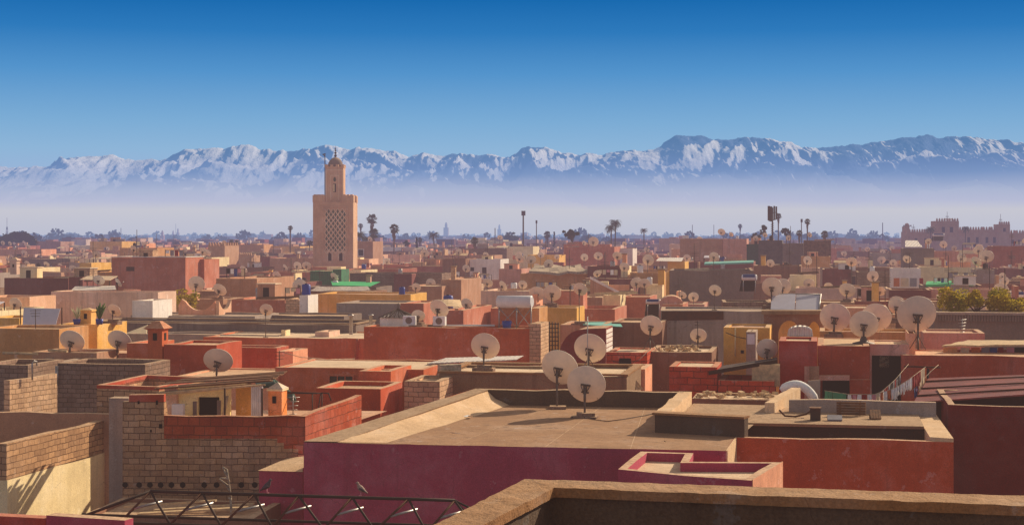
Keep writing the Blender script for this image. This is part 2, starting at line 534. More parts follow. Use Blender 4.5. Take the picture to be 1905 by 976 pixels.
def make_house(name, label, poly, zt, zfloor, mat, roofm='roof', t=0.22, zb=0.0, cat='house', group=None, jit=0.03, coping=None, seg=1.3):
    cx = sum(p[0] for p in poly) / len(poly); cy = sum(p[1] for p in poly) / len(poly)
    root = thing(name, label, cat, (cx, cy, zb), group)
    mb = MB(); inn = ring(mb, poly, zt, zfloor, zb, t, jit, seg, seed=len(REG))
    mb.build('wall', mat, root)
    mr = MB(); mr.face([(p[0], p[1], zfloor) for p in inn]); mr.build('roof', roofm, root)
    if coping:
        zz = max(zt) if isinstance(zt, (list, tuple)) else zt
        o = offset_poly(poly, -0.05); mc = MB()
        ii = offset_poly(poly, t + 0.04)
        n = len(poly); r2 = random.Random(3)
        for i in range(n):
            j = (i + 1) % n
            z0 = (zt[i] if isinstance(zt, (list, tuple)) else zt); z1 = (zt[j] if isinstance(zt, (list, tuple)) else zt)
            a0, a1, b0, b1 = o[i], o[j], ii[i], ii[j]
            for (p, q, zl0, zh0, pp, qq) in ((a0, a1, 0.035, 0.10, None, None),):
                mc.face([(a0[0], a0[1], z0 + .03), (a1[0], a1[1], z1 + .03), (a1[0], a1[1], z1 + .1), (a0[0], a0[1], z0 + .1)])
                mc.face([(a0[0], a0[1], z0 + .1), (a1[0], a1[1], z1 + .1), (b1[0], b1[1], z1 + .1), (b0[0], b0[1], z0 + .1)])
                mc.face([(b0[0], b0[1], z0 + .1), (b1[0], b1[1], z1 + .1), (b1[0], b1[1], z1 + .03), (b0[0], b0[1], z0 + .03)])
                mc.face([(b0[0], b0[1], z0 + .03), (b1[0], b1[1], z1 + .03), (a1[0], a1[1], z1 + .03), (a0[0], a0[1], z0 + .03)])
        mc.build('coping', coping, root)
    h = House(); h.root = root; h.poly = poly; h.zt = max(zt) if isinstance(zt, (list, tuple)) else zt; h.zr = zfloor; h.inn = inn
    REG.append((poly, zfloor, h.zt, root))
    return h

HANDH = []
HPROT = []
PROT = []      # hand-placed fronts that infill may not hide: (x0, x1, y0, y1, Y)

def house(label, x0, x1, py, Y, D, mat, par=0.45, th=-11, roofm='roof', name='house', t=0.22, zb=0.0, cat='house', coping=None,
          jit=0.03, show=22, group=None):
    A, B, z, U, V = front_line(x0, x1, py, Y, th)
    poly = [A, B, (B[0] + V[0]*D, B[1] + V[1]*D), (A[0] + V[0]*D, A[1] + V[1]*D)]
    h = make_house(name, label, poly, z, z - par, mat, roofm, t, zb, cat, group, jit, coping)
    h.U, h.V, h.A, h.B, h.z = U, V, A, B, z
    HPROT.append((x0, x1, py - 4, py + show, Y))
    h.label = label; HANDH.append(h)
    return h

def on_front(h, px, py, out=0.0):
    """point of the house's front face seen at a pixel, moved out by `out`"""
    k = (px - CX) / FX
    s = (k * h.A[1] - h.A[0]) / (h.U[0] - k * h.U[1])
    x, y = h.A[0] + s * h.U[0], h.A[1] + s * h.U[1]
    z = ZC - (py - HY) / FX * y
    return (x - h.V[0] * out, y - h.V[1] * out, z)

def on_side(h, px, py, out=0.0):
    """the same on the right-hand side face (through B along V)"""
    k = (px - CX) / FX
    s = (k * h.B[1] - h.B[0]) / (h.V[0] - k * h.V[1])
    x, y = h.B[0] + s * h.V[0], h.B[1] + s * h.V[1]
    z = ZC - (py - HY) / FX * y
    return (x + h.U[0] * out, y + h.U[1] * out, z)

def opening(h, xa, xb, ya, yb, name='window', frame=None, pane='glass_dark', fw=0.08, bars=0, face='front', label=None):
    f = on_front if face == 'front' else on_side
    n = (-h.V[0], -h.V[1], 0) if face == 'front' else (h.U[0], h.U[1], 0)
    p = [Vector(f(h, xa, yb)), Vector(f(h, xb, yb)), Vector(f(h, xb, ya)), Vector(f(h, xa, ya))]
    zl = (p[0].z + p[1].z) / 2; zh = (p[2].z + p[3].z) / 2
    p[0].z = p[1].z = zl; p[2].z = p[3].z = zh
    sc = lambda k: tuple(c * k for c in n)
    u = (p[1] - p[0]).normalized()
    if frame:
        mb = MB()
        q = [p[0] - u*fw, p[1] + u*fw, p[2] + u*fw, p[3] - u*fw]
        q[0].z -= fw; q[1].z -= fw; q[2].z += fw; q[3].z += fw
        for a, b, c, d in ((q[0], q[1], p[1], p[0]), (p[1], q[1], q[2], p[2]), (p[3], p[2], q[2], q[3]), (q[0], p[0], p[3], q[3])):
            mb.slab([a, b, c, d], sc(0.002), sc(0.09))
        for i in range(bars):
            m = p[0] + (p[1] - p[0]) * ((i + 1) / (bars + 1))
            mb.slab([m - u*0.02, m + u*0.02, Vector((m.x, m.y, zh)) + u*0.02, Vector((m.x, m.y, zh)) - u*0.02], sc(0.03), sc(0.06))
        fr = mb.build(name, frame, h.root)
        mp = MB(); mp.slab(p, sc(0.003), sc(0.02)); mp.build('pane', pane, fr)
        o = fr
    else:
        mp = MB(); mp.slab(p, sc(0.003), sc(0.015)); o = mp.build(name, pane, h.root)
    if label: o['label'] = label
    return o

def roof_room(h, f0, f1, d0, d1, hgt, mat, name='roof_room', par=0.0, roofm='roof'):
    """a room on the roof of house h (a part): fractions along front and depth"""
    A, B, C, D = h.inn
    def q(f, d):
        a = (A[0] + (B[0]-A[0])*f, A[1] + (B[1]-A[1])*f); b = (D[0] + (C[0]-D[0])*f, D[1] + (C[1]-D[1])*f)
        return (a[0] + (b[0]-a[0])*d, a[1] + (b[1]-a[1])*d)
    mb = MB(); mb.prism([q(f0, d0), q(f1, d0), q(f1, d1), q(f0, d1)], h.zr - 0.05, h.zr + hgt)
    o = mb.build(name, mat, h.root)
    REG.append(([q(f0, d0), q(f1, d0), q(f1, d1), q(f0, d1)], h.zr + hgt, h.zr + hgt, h.root))
    return o

def wall(label, p, q, t, z0, z1, mat, name='wall', cat='wall', jit=0.03, group=None, seg=0.9):
    """a free-standing wall from p to q (plan), z1 a height or a pair"""
    za, zb_ = z1 if isinstance(z1, (list, tuple)) else (z1, z1)
    d = Vector((q[0]-p[0], q[1]-p[1])); L = d.length; d.normalize(); n = Vector((-d.y, d.x)) * t
    k = max(1, int(L / seg)); rr = random.Random(int(L * 100)); mb = MB()
    top = [za + (zb_ - za) * i / k + (rr.uniform(-jit, jit) if 0 < i < k else 0) for i in range(k + 1)]
    pt = [(p[0] + d.x * L * i / k, p[1] + d.y * L * i / k) for i in range(k + 1)]
    for i in range(k):
        a, b = pt[i], pt[i+1]
        a2, b2 = (a[0]+n.x, a[1]+n.y), (b[0]+n.x, b[1]+n.y)
        mb.face([(*a, z0), (*b, z0), (*b, top[i+1]), (*a, top[i])])
        mb.face([(*b2, z0), (*a2, z0), (*a2, top[i]), (*b2, top[i+1])])
        mb.face([(*a, top[i]), (*b, top[i+1]), (*b2, top[i+1]), (*a2, top[i])])
    a, a2 = pt[0], (pt[0][0]+n.x, pt[0][1]+n.y); mb.face([(*a2, z0), (*a, z0), (*a, top[0]), (*a2, top[0])])
    a, a2 = pt[-1], (pt[-1][0]+n.x, pt[-1][1]+n.y); mb.face([(*a, z0), (*a2, z0), (*a2, top[-1]), (*a, top[-1])])
    o = mb.build(name, mat)
    return tag(o, label, cat, group)

def wall_part(root, p, q, t, z0, z1, mat, name='wall'):
    o = wall(None, p, q, t, z0, z1, mat, name, None)
    L0 = Vector(o.location); L1 = Vector(ROOT[root.name])
    o.data.transform(__import__('mathutils').Matrix.Translation(L0 - L1)); o.location = (0, 0, 0); o.parent = root
    ROOT[o.name] = tuple(L1)
    for k in ('label', 'category', 'group'):
        if k in o: del o[k]
    return o

class Plane:
    """vertical plane through a point seen at (px, Y), running along direction th"""
    def __init__(s, px, Y, th=-11):
        s.o = ((px - CX) / FX * Y, Y); s.U, s.V = axes(th)
    def p(s, px, py, out=0.0):
        k = (px - CX) / FX
        t = (k * s.o[1] - s.o[0]) / (s.U[0] - k * s.U[1])
        x, y = s.o[0] + t * s.U[0], s.o[1] + t * s.U[1]
        return (x - s.V[0]*out, y - s.V[1]*out, ZC - (py - HY) / FX * y)
    def slab(s, mb, pts, t, out=0.0):
        """polygon of pixels standing in the plane; thickness t goes backwards"""
        q = [s.p(a, b, out) for a, b in pts]
        mb.slab(q, (s.V[0]*t, s.V[1]*t, 0), (0, 0, 0))

# ---------------------------------------------------------------- satellite dishes
DISH = {}

def dish_template():
    """1 m dish: reflector axis +Y, centre at the origin of the reflector; parts share these meshes"""
    n = 40
    mb = MB()
    prof = []
    K = 9
    for i in range(K + 1):
        r = 0.5 * i / K; prof.append((r, 0.55 * r * r))
    rim = 0.55 * 0.25
    prof += [(0.512, rim + 0.004), (0.512, rim + 0.018), (0.5, rim + 0.016)]
    for i in range(K - 1, -1, -1):
        r = 0.5 * i / K; prof.append((r, 0.55 * r * r + 0.012))
    mb.lathe(prof, n)
    # lathe axis is Z; turn so the hollow side looks along +Y, slightly taller than wide
    mb.v = [(x, z - 0.06, -y * 1.06) for x, y, z in mb.v]
    DISH['reflector'] = mb
    b = MB()      # bracket on the back
    b.obox((-0.10, -0.115, -0.16), (0.20, 0, 0), (0, 0.05, 0), (0, 0, 0.02))
    b.obox((-0.13, -0.105, 0.05), (0.26, 0, 0), (0, 0.05, 0), (0, 0, 0.03))
    b.obox((-0.045, -0.17, -0.16), (0.015, 0, 0), (0, 0.12, 0), (0, 0, 0.24))
    b.obox((0.03, -0.17, -0.16), (0.015, 0, 0), (0, 0.12, 0), (0, 0, 0.24))
    b.path([(-0.12, -0.12, 0.06), (-0.04, -0.2, -0.08)], 0.012)
    b.path([(0.12, -0.12, 0.06), (0.04, -0.2, -0.08)], 0.012)
    DISH['bracket'] = b
    a = MB()
    a.path([(0, -0.02, -0.50), (0, 0.30, -0.46), (0, 0.56, -0.30)], 0.016)
    a.path([(-0.34, 0.02, -0.36), (0, 0.56, -0.30)], 0.007, 4)
    a.path([(0.34, 0.02, -0.36), (0, 0.56, -0.30)], 0.007, 4)
    DISH['feed_arm'] = a
    l = MB()
    l.path([(0, 0.53, -0.31), (0, 0.60, -0.27), (0, 0.70, -0.33)], [0.045, 0.04, 0.03], 8)
    DISH['receiver'] = l

def build_dish(label, center, size, az, el, zbase, base='block', group=None, small=False, color='dish_paint', roll=0):
    x, y, z = center
    a, e = radians(az), radians(el)
    nrm = Vector((sin(a) * cos(e), cos(a) * cos(e), sin(e)))
    back = Vector((x, y, z)) - nrm * (0.20 * size)
    root = thing('satellite_dish', label, 'satellite dish', (back.x, back.y, zbase), group)
    bx, by = back.x, back.y
    rx = __import__('mathutils').Matrix.Rotation(-a, 3, 'Z') @ __import__('mathutils').Matrix.Rotation(e, 3, 'X') @ __import__('mathutils').Matrix.Rotation(radians(roll), 3, 'Y')
    def put(key, mat, parent):
        src = DISH[key]; mb = MB(); mb.f = src.f; mb.sm = src.sm
        mb.v = [tuple(rx @ Vector(p) * size + Vector(center)) for p in src.v]
        o = mb.build(key, mat, parent); return o
    refl = put('reflector', color, root)
    put('bracket', 'dish_dark', refl)
    put('feed_arm', 'dish_dark', refl); put('receiver', 'steel_pale', refl)
    top = back.z - 0.02
    pm = MB(); pm.tube((bx, by, zbase), (bx, by, top + 0.06 * size), 0.022 * min(1.2, size) + 0.006, 8); 
    if not small:
        pm.tube((bx, by, top - 0.28*size), (bx, by, top - 0.08*size), 0.04, 8)
    pm.build('pole', 'dish_dark', root)
    bm_ = MB()
    if base == 'block':
        bm_.box((bx, by, zbase), 0.78, 0.55, 0.17, RND.uniform(-25, 5)); bm_.box((bx + 0.03, by, zbase + 0.171), 0.52, 0.42, 0.10, RND.uniform(-30, 30))
        bm_.build('base', 'block_dark', root)
    elif base == 'round':
        bm_.lathe([(0.0, 0.0), (0.45, 0.0), (0.42, 0.06), (0.16, 0.12), (0.09, 0.3), (0, 0.3)], 16, (bx, by, zbase)); bm_.build('base', 'dish_dark', root)
    elif base == 'tripod':
        for k in range(3):
            g = 2*pi*k/3 + 0.4
            bm_.tube((bx + 0.35*cos(g), by + 0.35*sin(g), zbase), (bx, by, zbase + 0.55), 0.016, 5)
        bm_.build('base', 'dish_dark', root)
    else:
        bm_.box((bx, by, zbase), 0.26, 0.26, 0.04, 0); bm_.build('base', 'dish_dark', root)
    return root

def dish(label, cx, cy, d, az=20, el=32, Y=None, base='block', base_py=None, size=None, group=None, color='dish_paint', roll=0):
    if Y is None:
        ok = None
        for s in (1.1, 1.0, 1.2, 0.95, 1.3, 0.9, 1.4, 0.8, 1.5, 0.7, 1.6):
            Yt = FX * s / d
            c = P(cx, cy, Yt); e = radians(el); a = radians(az)
            bx, by = c[0] - sin(a)*cos(e)*0.2*s, c[1] - cos(a)*cos(e)*0.2*s
            r = roof_under(bx, by)
            if r is not None and 0.42 * s < c[2] - r < 2.6:
                ok = (Yt, s, r); break
        if ok is None:
            best = None
            for k in range(60):
                s = 0.7 + k * 0.018; Yt = FX * s / d; c = P(cx, cy, Yt); r = roof_under(c[0], c[1] - 0.18*s)
                if r is None: continue
                g = c[2] - r
                cost = 0 if 0.42*s < g < 2.6 else (9 if g < 0.42*s else g)
                if best is None or cost < best[0]: best = (cost, Yt, s, r)
            if best is None or best[0] >= 9:
                for s in (1.1, 1.0, 1.2, .9, 1.3, .8, 1.4, 1.5, .7):
                    Yt = FX*s/d; c = P(cx, cy, Yt); zt = c[2] - .72*s
                    for sz in (3.4, 2.2, 1.5):
                        po = [(c[0] - sz*.5, c[1] - sz*.4 - .2), (c[0] + sz*.5, c[1] - sz*.5 - .2), (c[0] + sz*.55, c[1] + sz*.5), (c[0] - sz*.45, c[1] + sz*.55)]
                        if zt > 4 and not overlaps(po):
                            make_house('house', 'low hut carrying the ' + ' '.join(label.split()[:11]), po, zt, zt - .06, RND.choice(['rose', 'brown', 'terracotta', 'pinkish', 'salmon']), 'roof_pale', .15, 0); ok = (Yt, s, zt - .06); break
                    if ok: break
                if ok is None: print('DISH NO ROOF', label, cx, cy); return None
            else: ok = best[1:]
        Y, s, zb = ok
    else:
        s = d * Y / FX
        zb = None
    c = P(cx, cy, Y)
    if base_py is not None: zb = P(cx, base_py, Y - 0.15)[2]
    if zb is None: zb = roof_under(c[0], c[1] - 0.15)
    if zb is None or zb > c[2] - 0.3:
        print('DISH BASE?', label, zb, c); zb = c[2] - 1.0
    PROT.append((cx - d*0.5, cx + d*0.5, cy - d*0.5, cy + d*0.55, Y))
    return build_dish(label, c, s, az, el, zb, base if d > 24 else 'foot', group, d < 24, color, roll)

dish_template()

# ---------------------------------------------------------------- trees
PALM = {}

def palm_fan_meshes(seed):
    rr = random.Random(seed)
    crown = MB(); skirt = MB()
    for k in range(64):
        th = rr.uniform(0, 2*pi); el = rr.uniform(-0.75, 1.25)
        d = Vector((cos(th)*cos(el), sin(th)*cos(el), sin(el)))
        L = rr.uniform(0.7, 1.0)
        p0 = Vector((0, 0, 0)); p1 = d * L * 0.62
        side = d.cross(Vector((0, 0, 1))); side.normalize(); up = side.cross(d)
        crown.path([p0, p1], 0.012, 3, False)
        for q in range(-4, 5):
            ang = q * 0.30
            e = p1 + (d*cos(ang) + side*sin(ang)) * L * 0.55 + Vector((0, 0, -0.10 * abs(q) * 0.4 - 0.05)) + up * rr.uniform(-.06, .06)
            m = p1 + (d*cos(ang) + side*sin(ang)) * L * 0.3
            w = (side*cos(ang) - d*sin(ang)) * 0.055
            crown.face([tuple(p1), tuple(m - w), tuple(e), tuple(m + w)])
    for k in range(50):
        th = rr.uniform(0, 2*pi); z = rr.uniform(-1.9, -0.2); r = 0.16 + 0.22 * (1 + z / 1.9) + rr.uniform(0, .08)
        c, s = cos(th), sin(th)
        skirt.face([(c*0.1, s*0.1, z + 0.45), (c*r - s*0.09, s*r + c*0.09, z), (c*r*1.05, s*r*1.05, z - 0.35), (c*r + s*0.09, s*r - c*0.09, z)])
    return crown, skirt

def palm_date_mesh(seed):
    rr = random.Random(seed); crown = MB()
    for k in range(52):
        th = rr.uniform(0, 2*pi); el = rr.uniform(-0.35, 1.35); L = rr.uniform(0.85, 1.1)
        h = Vector((cos(th), sin(th), 0)); pts = []
        p = Vector((0, 0, 0)); e = el
        for i in range(8):
            pts.append(p.copy()); p = p + (h*cos(e) + Vector((0, 0, sin(e)))) * (L/7); e -= 0.26
        side = Vector((-sin(th), cos(th), 0))
        crown.path(pts, [0.014]*7 + [0.004], 3, False)
        for i in range(1, 8):
            for sgn in (-1, 1):
                w = 0.20 * sin(pi * (i + 0.6) / 9)
                for f in (0.0, 0.5):
                    a = pts[i-1].lerp(pts[i], f); b = pts[i-1].lerp(pts[i], f + 0.30)
                    tip = b + side*sgn*w + (pts[i]-pts[i-1])*0.7 + Vector((0, 0, -0.05))
                    crown.face([tuple(a), tuple(b), tuple(tip)])
    return crown

def palm(label, px, top, d, base_py, Y, kind='fan', lean=0.0, group='palms', zbase=0.0):
    d *= 1.2
    r = d * Y / FX / 2.0
    top_z = P(px, top, Y)[2]; x = (px - CX) / FX * Y
    cz = top_z - r * (0.95 if kind == 'fan' else 0.8)
    root = thing('palm_tree', label, 'palm tree', (x, Y, zbase), group)
    rr = random.Random(int(px))
    tr = MB(); H = cz - zbase
    pts = [(x + lean * sin(pi * 0.5 * i / 7) * 0.9 - lean * 0.9, Y, zbase + H * i / 7) for i in range(8)]
    rad = [0.16 - 0.007*i + (0.04 if i == 7 else 0) for i in range(8)]
    tr.path(pts, rad, 8); tr.build('trunk', 'bark', root)
    key = (kind, rr.randint(0, 2))
    if key not in PALM: PALM[key] = palm_fan_meshes(key[1]) if kind == 'fan' else (palm_date_mesh(key[1] + 50), None)
    cr, sk = PALM[key]; rot = rr.uniform(0, 6); c, s = cos(rot), sin(rot)
    def inst(src, name, mat, k):
        m = MB(); m.f = src.f; m.sm = src.sm
        m.v = [(x + (p[0]*c - p[1]*s)*k, Y + (p[0]*s + p[1]*c)*k, cz + p[2]*k) for p in src.v]
        return m.build(name, mat, root)
    inst(cr, 'crown', 'palm_leaf', r * (0.98 if kind == 'fan' else 1.0))
    if sk: inst(sk, 'dead_frond_skirt', 'skirt', r)
    return root

def tree(label, px, top, w, base_py, Y, mat='leaf', n=1500, group=None, name='tree', sparse=0.0, zbase=0.0, leaf=None, cat='tree', shape='round', trunk_frac=0.25):
    x = (px - CX) / FX * Y; zt = P(px, top, Y)[2]; W = w * Y / FX
    zlow = P(px, base_py, Y)[2]
    root = thing(name, label, cat, (x, Y, zbase))
    if group: root['group'] = group
    rr = random.Random(int(px * 7 + Y))
    H = zt - zlow
    clumps = []
    nc = 18 if shape != 'cone' else 14
    for k in range(nc):
        f = rr.random()
        if shape == 'cone':
            f = (k + .5) / nc; r = W/2 * (1 - f) ** 0.8 * 0.6
            ang = rr.uniform(0, 2*pi); clumps.append((x + cos(ang)*r*0.5, Y + sin(ang)*r*0.5, zlow + H*f*0.97, max(0.25, W*0.28*(1.1 - f))))
        else:
            ang = rr.uniform(0, 2*pi); rad = W/2 * sqrt(rr.random()) * 0.82
            prof = sqrt(max(0.05, 1 - (rad / (W/2))**2))
            zc = zlow + H * (0.25 + (0.62 * prof) * rr.uniform(0.25, 1.0))
            clumps.append((x + cos(ang)*rad, Y + sin(ang)*rad, zc, W * rr.uniform(0.11, 0.2) * (1 - 0.3*sparse)))
    crown = MB(); ls = leaf or max(0.12, W * 0.035)
    per = n // nc
    for (cx, cy, cz, cr) in clumps:
        sq = rr.uniform(0.6, 0.85)
        for i in range(per):
            while True:
                d = Vector((rr.uniform(-1, 1), rr.uniform(-1, 1), rr.uniform(-1, 1)))
                if 0.1 < d.length < 1: break
            d = d * (0.55 + 0.45*rr.random()) * cr
            p = Vector((cx + d.x, cy + d.y, cz + d.z * sq))
            if p.z > zt: p.z = zt - rr.random() * 0.2
            u = Vector((rr.uniform(-1, 1), rr.uniform(-1, 1), rr.uniform(-.6, .6))).normalized() * ls * rr.uniform(0.6, 1.2)
            v = u.cross(Vector((rr.uniform(-1, 1), rr.uniform(-1, 1), rr.uniform(-1, 1)))).normalized() * ls * 0.6
            crown.face([tuple(p - u), tuple(p + v), tuple(p + u), tuple(p - v)])
    crown.build('crown', mat, root)
    tr = MB(); r0 = max(0.12, W * 0.03)
    tz = zlow + H * 0.35
    tr.path([(x, Y, zbase), (x + 0.1*W*rr.uniform(-.3, .3), Y, (zbase + tz)/2), (x, Y, tz)], [r0*1.3, r0, r0*0.7], 7)
    for (cx, cy, cz, cr) in clumps[:12]:
        tr.path([(x, Y, tz - rr.random()*H*0.15), ((x + cx)/2, (Y + cy)/2, (tz + cz)/2 + 0.05*H), (cx, cy, cz)], [r0*0.6, r0*0.4, r0*0.12], 5)
    tr.build('trunk', 'bark', root)
    return root

def bush(label, p, w, d, h, mat, n=600, leaf=0.09, name='bush', cat='bush', seed=1, group=None):
    rr = random.Random(seed); root = thing(name, label, cat, p, group)
    mb = MB()
    lumps = [(rr.uniform(-w/2, w/2)*0.8, rr.uniform(-d/2, d/2)*0.7, h*rr.uniform(0.2, 0.72), rr.uniform(0.16, 0.36)*h) for _ in range(max(9, int(w*5)))]
    for i in range(n):
        cx, cy, cz, cr = rr.choice(lumps)
        d_ = Vector((rr.gauss(0, 1), rr.gauss(0, 1), rr.gauss(0, 1))).normalized() * cr * (0.5 + 0.5*rr.random()) * 1.25
        q = Vector((p[0] + cx + d_.x, p[1] + cy + d_.y, max(p[2] + 0.03, p[2] + cz + d_.z)))
        u = Vector((rr.uniform(-1, 1), rr.uniform(-1, 1), rr.uniform(-.7, .7))).normalized() * leaf * rr.uniform(0.6, 1.3)
        v = u.cross(Vector((rr.uniform(-1, 1), rr.uniform(-1, 1), rr.uniform(-1, 1)))).normalized() * leaf * 0.6
        mb.face([tuple(q - u), tuple(q + v), tuple(q + u), tuple(q - v)])
    mb.build('foliage', mat, root)
    st = MB()
    for k in range(5):
        a = rr.uniform(0, 6.28)
        st.path([(p[0], p[1], p[2]), (p[0] + cos(a)*w*0.15, p[1] + sin(a)*d*0.2, p[2] + h*0.3), (p[0] + cos(a)*w*0.3, p[1] + sin(a)*d*0.3, p[2] + h*0.6)], [0.05, 0.03, 0.015], 5)
    st.build('stem', 'bark', root)
    return root
# ---------------------------------------------------------------- camera, sun, sky
cam = bpy.data.cameras.new('camera'); camo = bpy.data.objects.new('camera', cam); COL.objects.link(camo)
camo.location = (0, 0, ZC); camo.rotation_euler = (radians(90), 0, 0)
cam.sensor_fit = 'HORIZONTAL'; cam.sensor_width = 36.0; cam.lens = 36.0 * FX / 1905.0
cam.shift_y = -(488.0 - HY) / 1905.0
cam.clip_start = 0.5; cam.clip_end = 200000.0
scene.camera = camo

SUN_AZ, SUN_EL = 48.0, 28.0          # azimuth from +Y towards +X
sd = Vector((sin(radians(SUN_AZ))*cos(radians(SUN_EL)), cos(radians(SUN_AZ))*cos(radians(SUN_EL)), sin(radians(SUN_EL))))
sun = bpy.data.lights.new('sun', 'SUN'); suno = bpy.data.objects.new('sun', sun); COL.objects.link(suno)
sun.energy = 5.0; sun.angle = radians(0.5); sun.color = (1.0, 0.83, 0.60)
suno.rotation_euler = (-sd).to_track_quat('-Z', 'Y').to_euler()
suno.location = (60, 80, 90)

world = bpy.data.worlds.new('World'); scene.world = world; world.use_nodes = True
wt = world.node_tree; wt.nodes.clear(); t = NT(wt)
sky = t.n('TexSky'); sky.sky_type = 'NISHITA'; sky.sun_disc = False
sky.sun_elevation = radians(SUN_EL); sky.sun_rotation = radians(SUN_AZ); sky.altitude = 500; sky.air_density = 1.0; sky.dust_density = 1.2; sky.ozone_density = 1.0
skyc = t.n('HueSaturation', i_Saturation=0.5, i_Value=1.0, i_Color=sky.outputs[0])
warm = t.mix(1.0, skyc.outputs[0], (1.0, 0.80, 0.62, 1), 'MULTIPLY')
b1 = t.n('Background', i_Color=warm, i_Strength=0.15)
tc = t.n('TexCoord'); nv = t.n('VectorMath', operation='NORMALIZE', i_0=tc.outputs['Generated'])
sz = t.n('SeparateXYZ', i_0=nv.outputs[0])
SKY_STOPS = [(-0.02, (172, 178, 206)), (0.0, (188, 191, 209)), (0.0133, (198, 198, 209)), (0.024, (184, 193, 214)), (0.036, (154, 180, 216)),
             (0.053, (142, 181, 216)), (0.070, (124, 172, 213)), (0.10, (84, 148, 204)), (0.125, (46, 122, 188)), (0.147, (22, 104, 174))]
fac = t.math('DIVIDE', t.math('ADD', sz.outputs[2], 0.02), 0.2)
grad = t.ramp(fac, [((p + 0.02) / 0.2, rgb(c)) for p, c in SKY_STOPS])
b2 = t.n('Background', i_Color=grad, i_Strength=1.0)
up = t.ramp(sz.outputs[2], [(0.16, 0.0), (0.34, 1.0)])
mw = t.n('MixShader', i_0=up, i_1=b2.outputs[0], i_2=b1.outputs[0])
wo = wt.nodes.new('ShaderNodeOutputWorld'); wt.links.new(mw.outputs[0], wo.inputs[0])

scene.view_settings.view_transform = 'Standard'; scene.view_settings.look = 'None'; scene.view_settings.exposure = 0
scene.cycles.use_denoising = True
scene.cycles.max_bounces = 6; scene.cycles.diffuse_bounces = 3; scene.cycles.transparent_max_bounces = 6
scene.cycles.caustics_reflective = False; scene.cycles.caustics_refractive = False

# ---------------------------------------------------------------- ground
gm = MB(); gm.face([(-90000, -300, 0), (90000, -300, 0), (90000, 120000, 0), (-90000, 120000, 0)])
tag(gm.build('ground', 'ground'), None, None, None, 'structure')

# ---------------------------------------------------------------- snow mountains
SKYLINE = [(-300,312),(-120,300),(0,309),(30,310),(83,306),(101,303),(126,293),(161,291),(207,287),(237,293),(252,298),(272,296),(297,292),(312,292),(343,278),(368,274),
 (403,275),(418,277),(432,270),(449,267),(476,267),(490,271),(504,273),(530,276),(544,279),(570,276),(590,270),(605,268),(630,273),(655,277),(680,275),(703,276),(722,278),(741,282),(761,289),(775,284),(791,281),(827,286),
 (857,283),(880,287),(907,284),(922,286),(948,291),(970,275),(982,271),(995,271),(1021,275),(1046,284),(1070,287),(1096,284),(1120,285),(1147,280),(1180,278),(1217,277),(1232,268),(1257,251),(1275,249),(1298,250),
 (1328,260),(1350,257),(1373,255),(1404,251),(1429,255),(1464,264),(1480,267),(1499,269),(1527,272),(1550,269),(1600,268),(1640,260),(1671,255),(1700,253),(1726,251),(1750,253),(1777,251),(1795,252),(1812,255),(1852,260),(1905,264),(2050,270),(2250,290)]
# snow line (pixel row) and snow amount along the range
SNOWL = [(-300,325,.5),(0,322,.7),(70,328,.75),(150,345,.72),(260,352,.72),(360,335,.5),(480,335,.72),(560,325,.6),(620,330,.68),(720,322,.62),(800,310,.55),(880,304,.6),(1000,318,.45),(1090,318,.5),
 (1150,310,.75),(1225,312,.78),(1260,318,.7),(1330,300,.62),(1420,296,.62),(1500,300,.5),(1560,300,.45),(1640,312,.68),(1700,312,.68),(1740,300,.25),(1800,308,.55),(1870,300,.35),(2250,300,.3)]
SNOWTOP = [(-300,0),(960,0),(970,283),(1010,279),(1030,0),(1195,0),(1228,277),(1300,270),(1330,262),(1345,276),(1420,262),(1450,0),(1505,0),(1530,282),(1590,280),(1612,272),(1640,258),(1660,276),(1700,290),(1765,278),(1780,0),(1850,262),(2250,270)]
def lerp_tab(tab, x, k=1):
    if x <= tab[0][0]: return tab[0][k]
    for a, b in zip(tab, tab[1:]):
        if x <= b[0]: return a[k] + (b[k] - a[k]) * (x - a[0]) / (b[0] - a[0])
    return tab[-1][k]

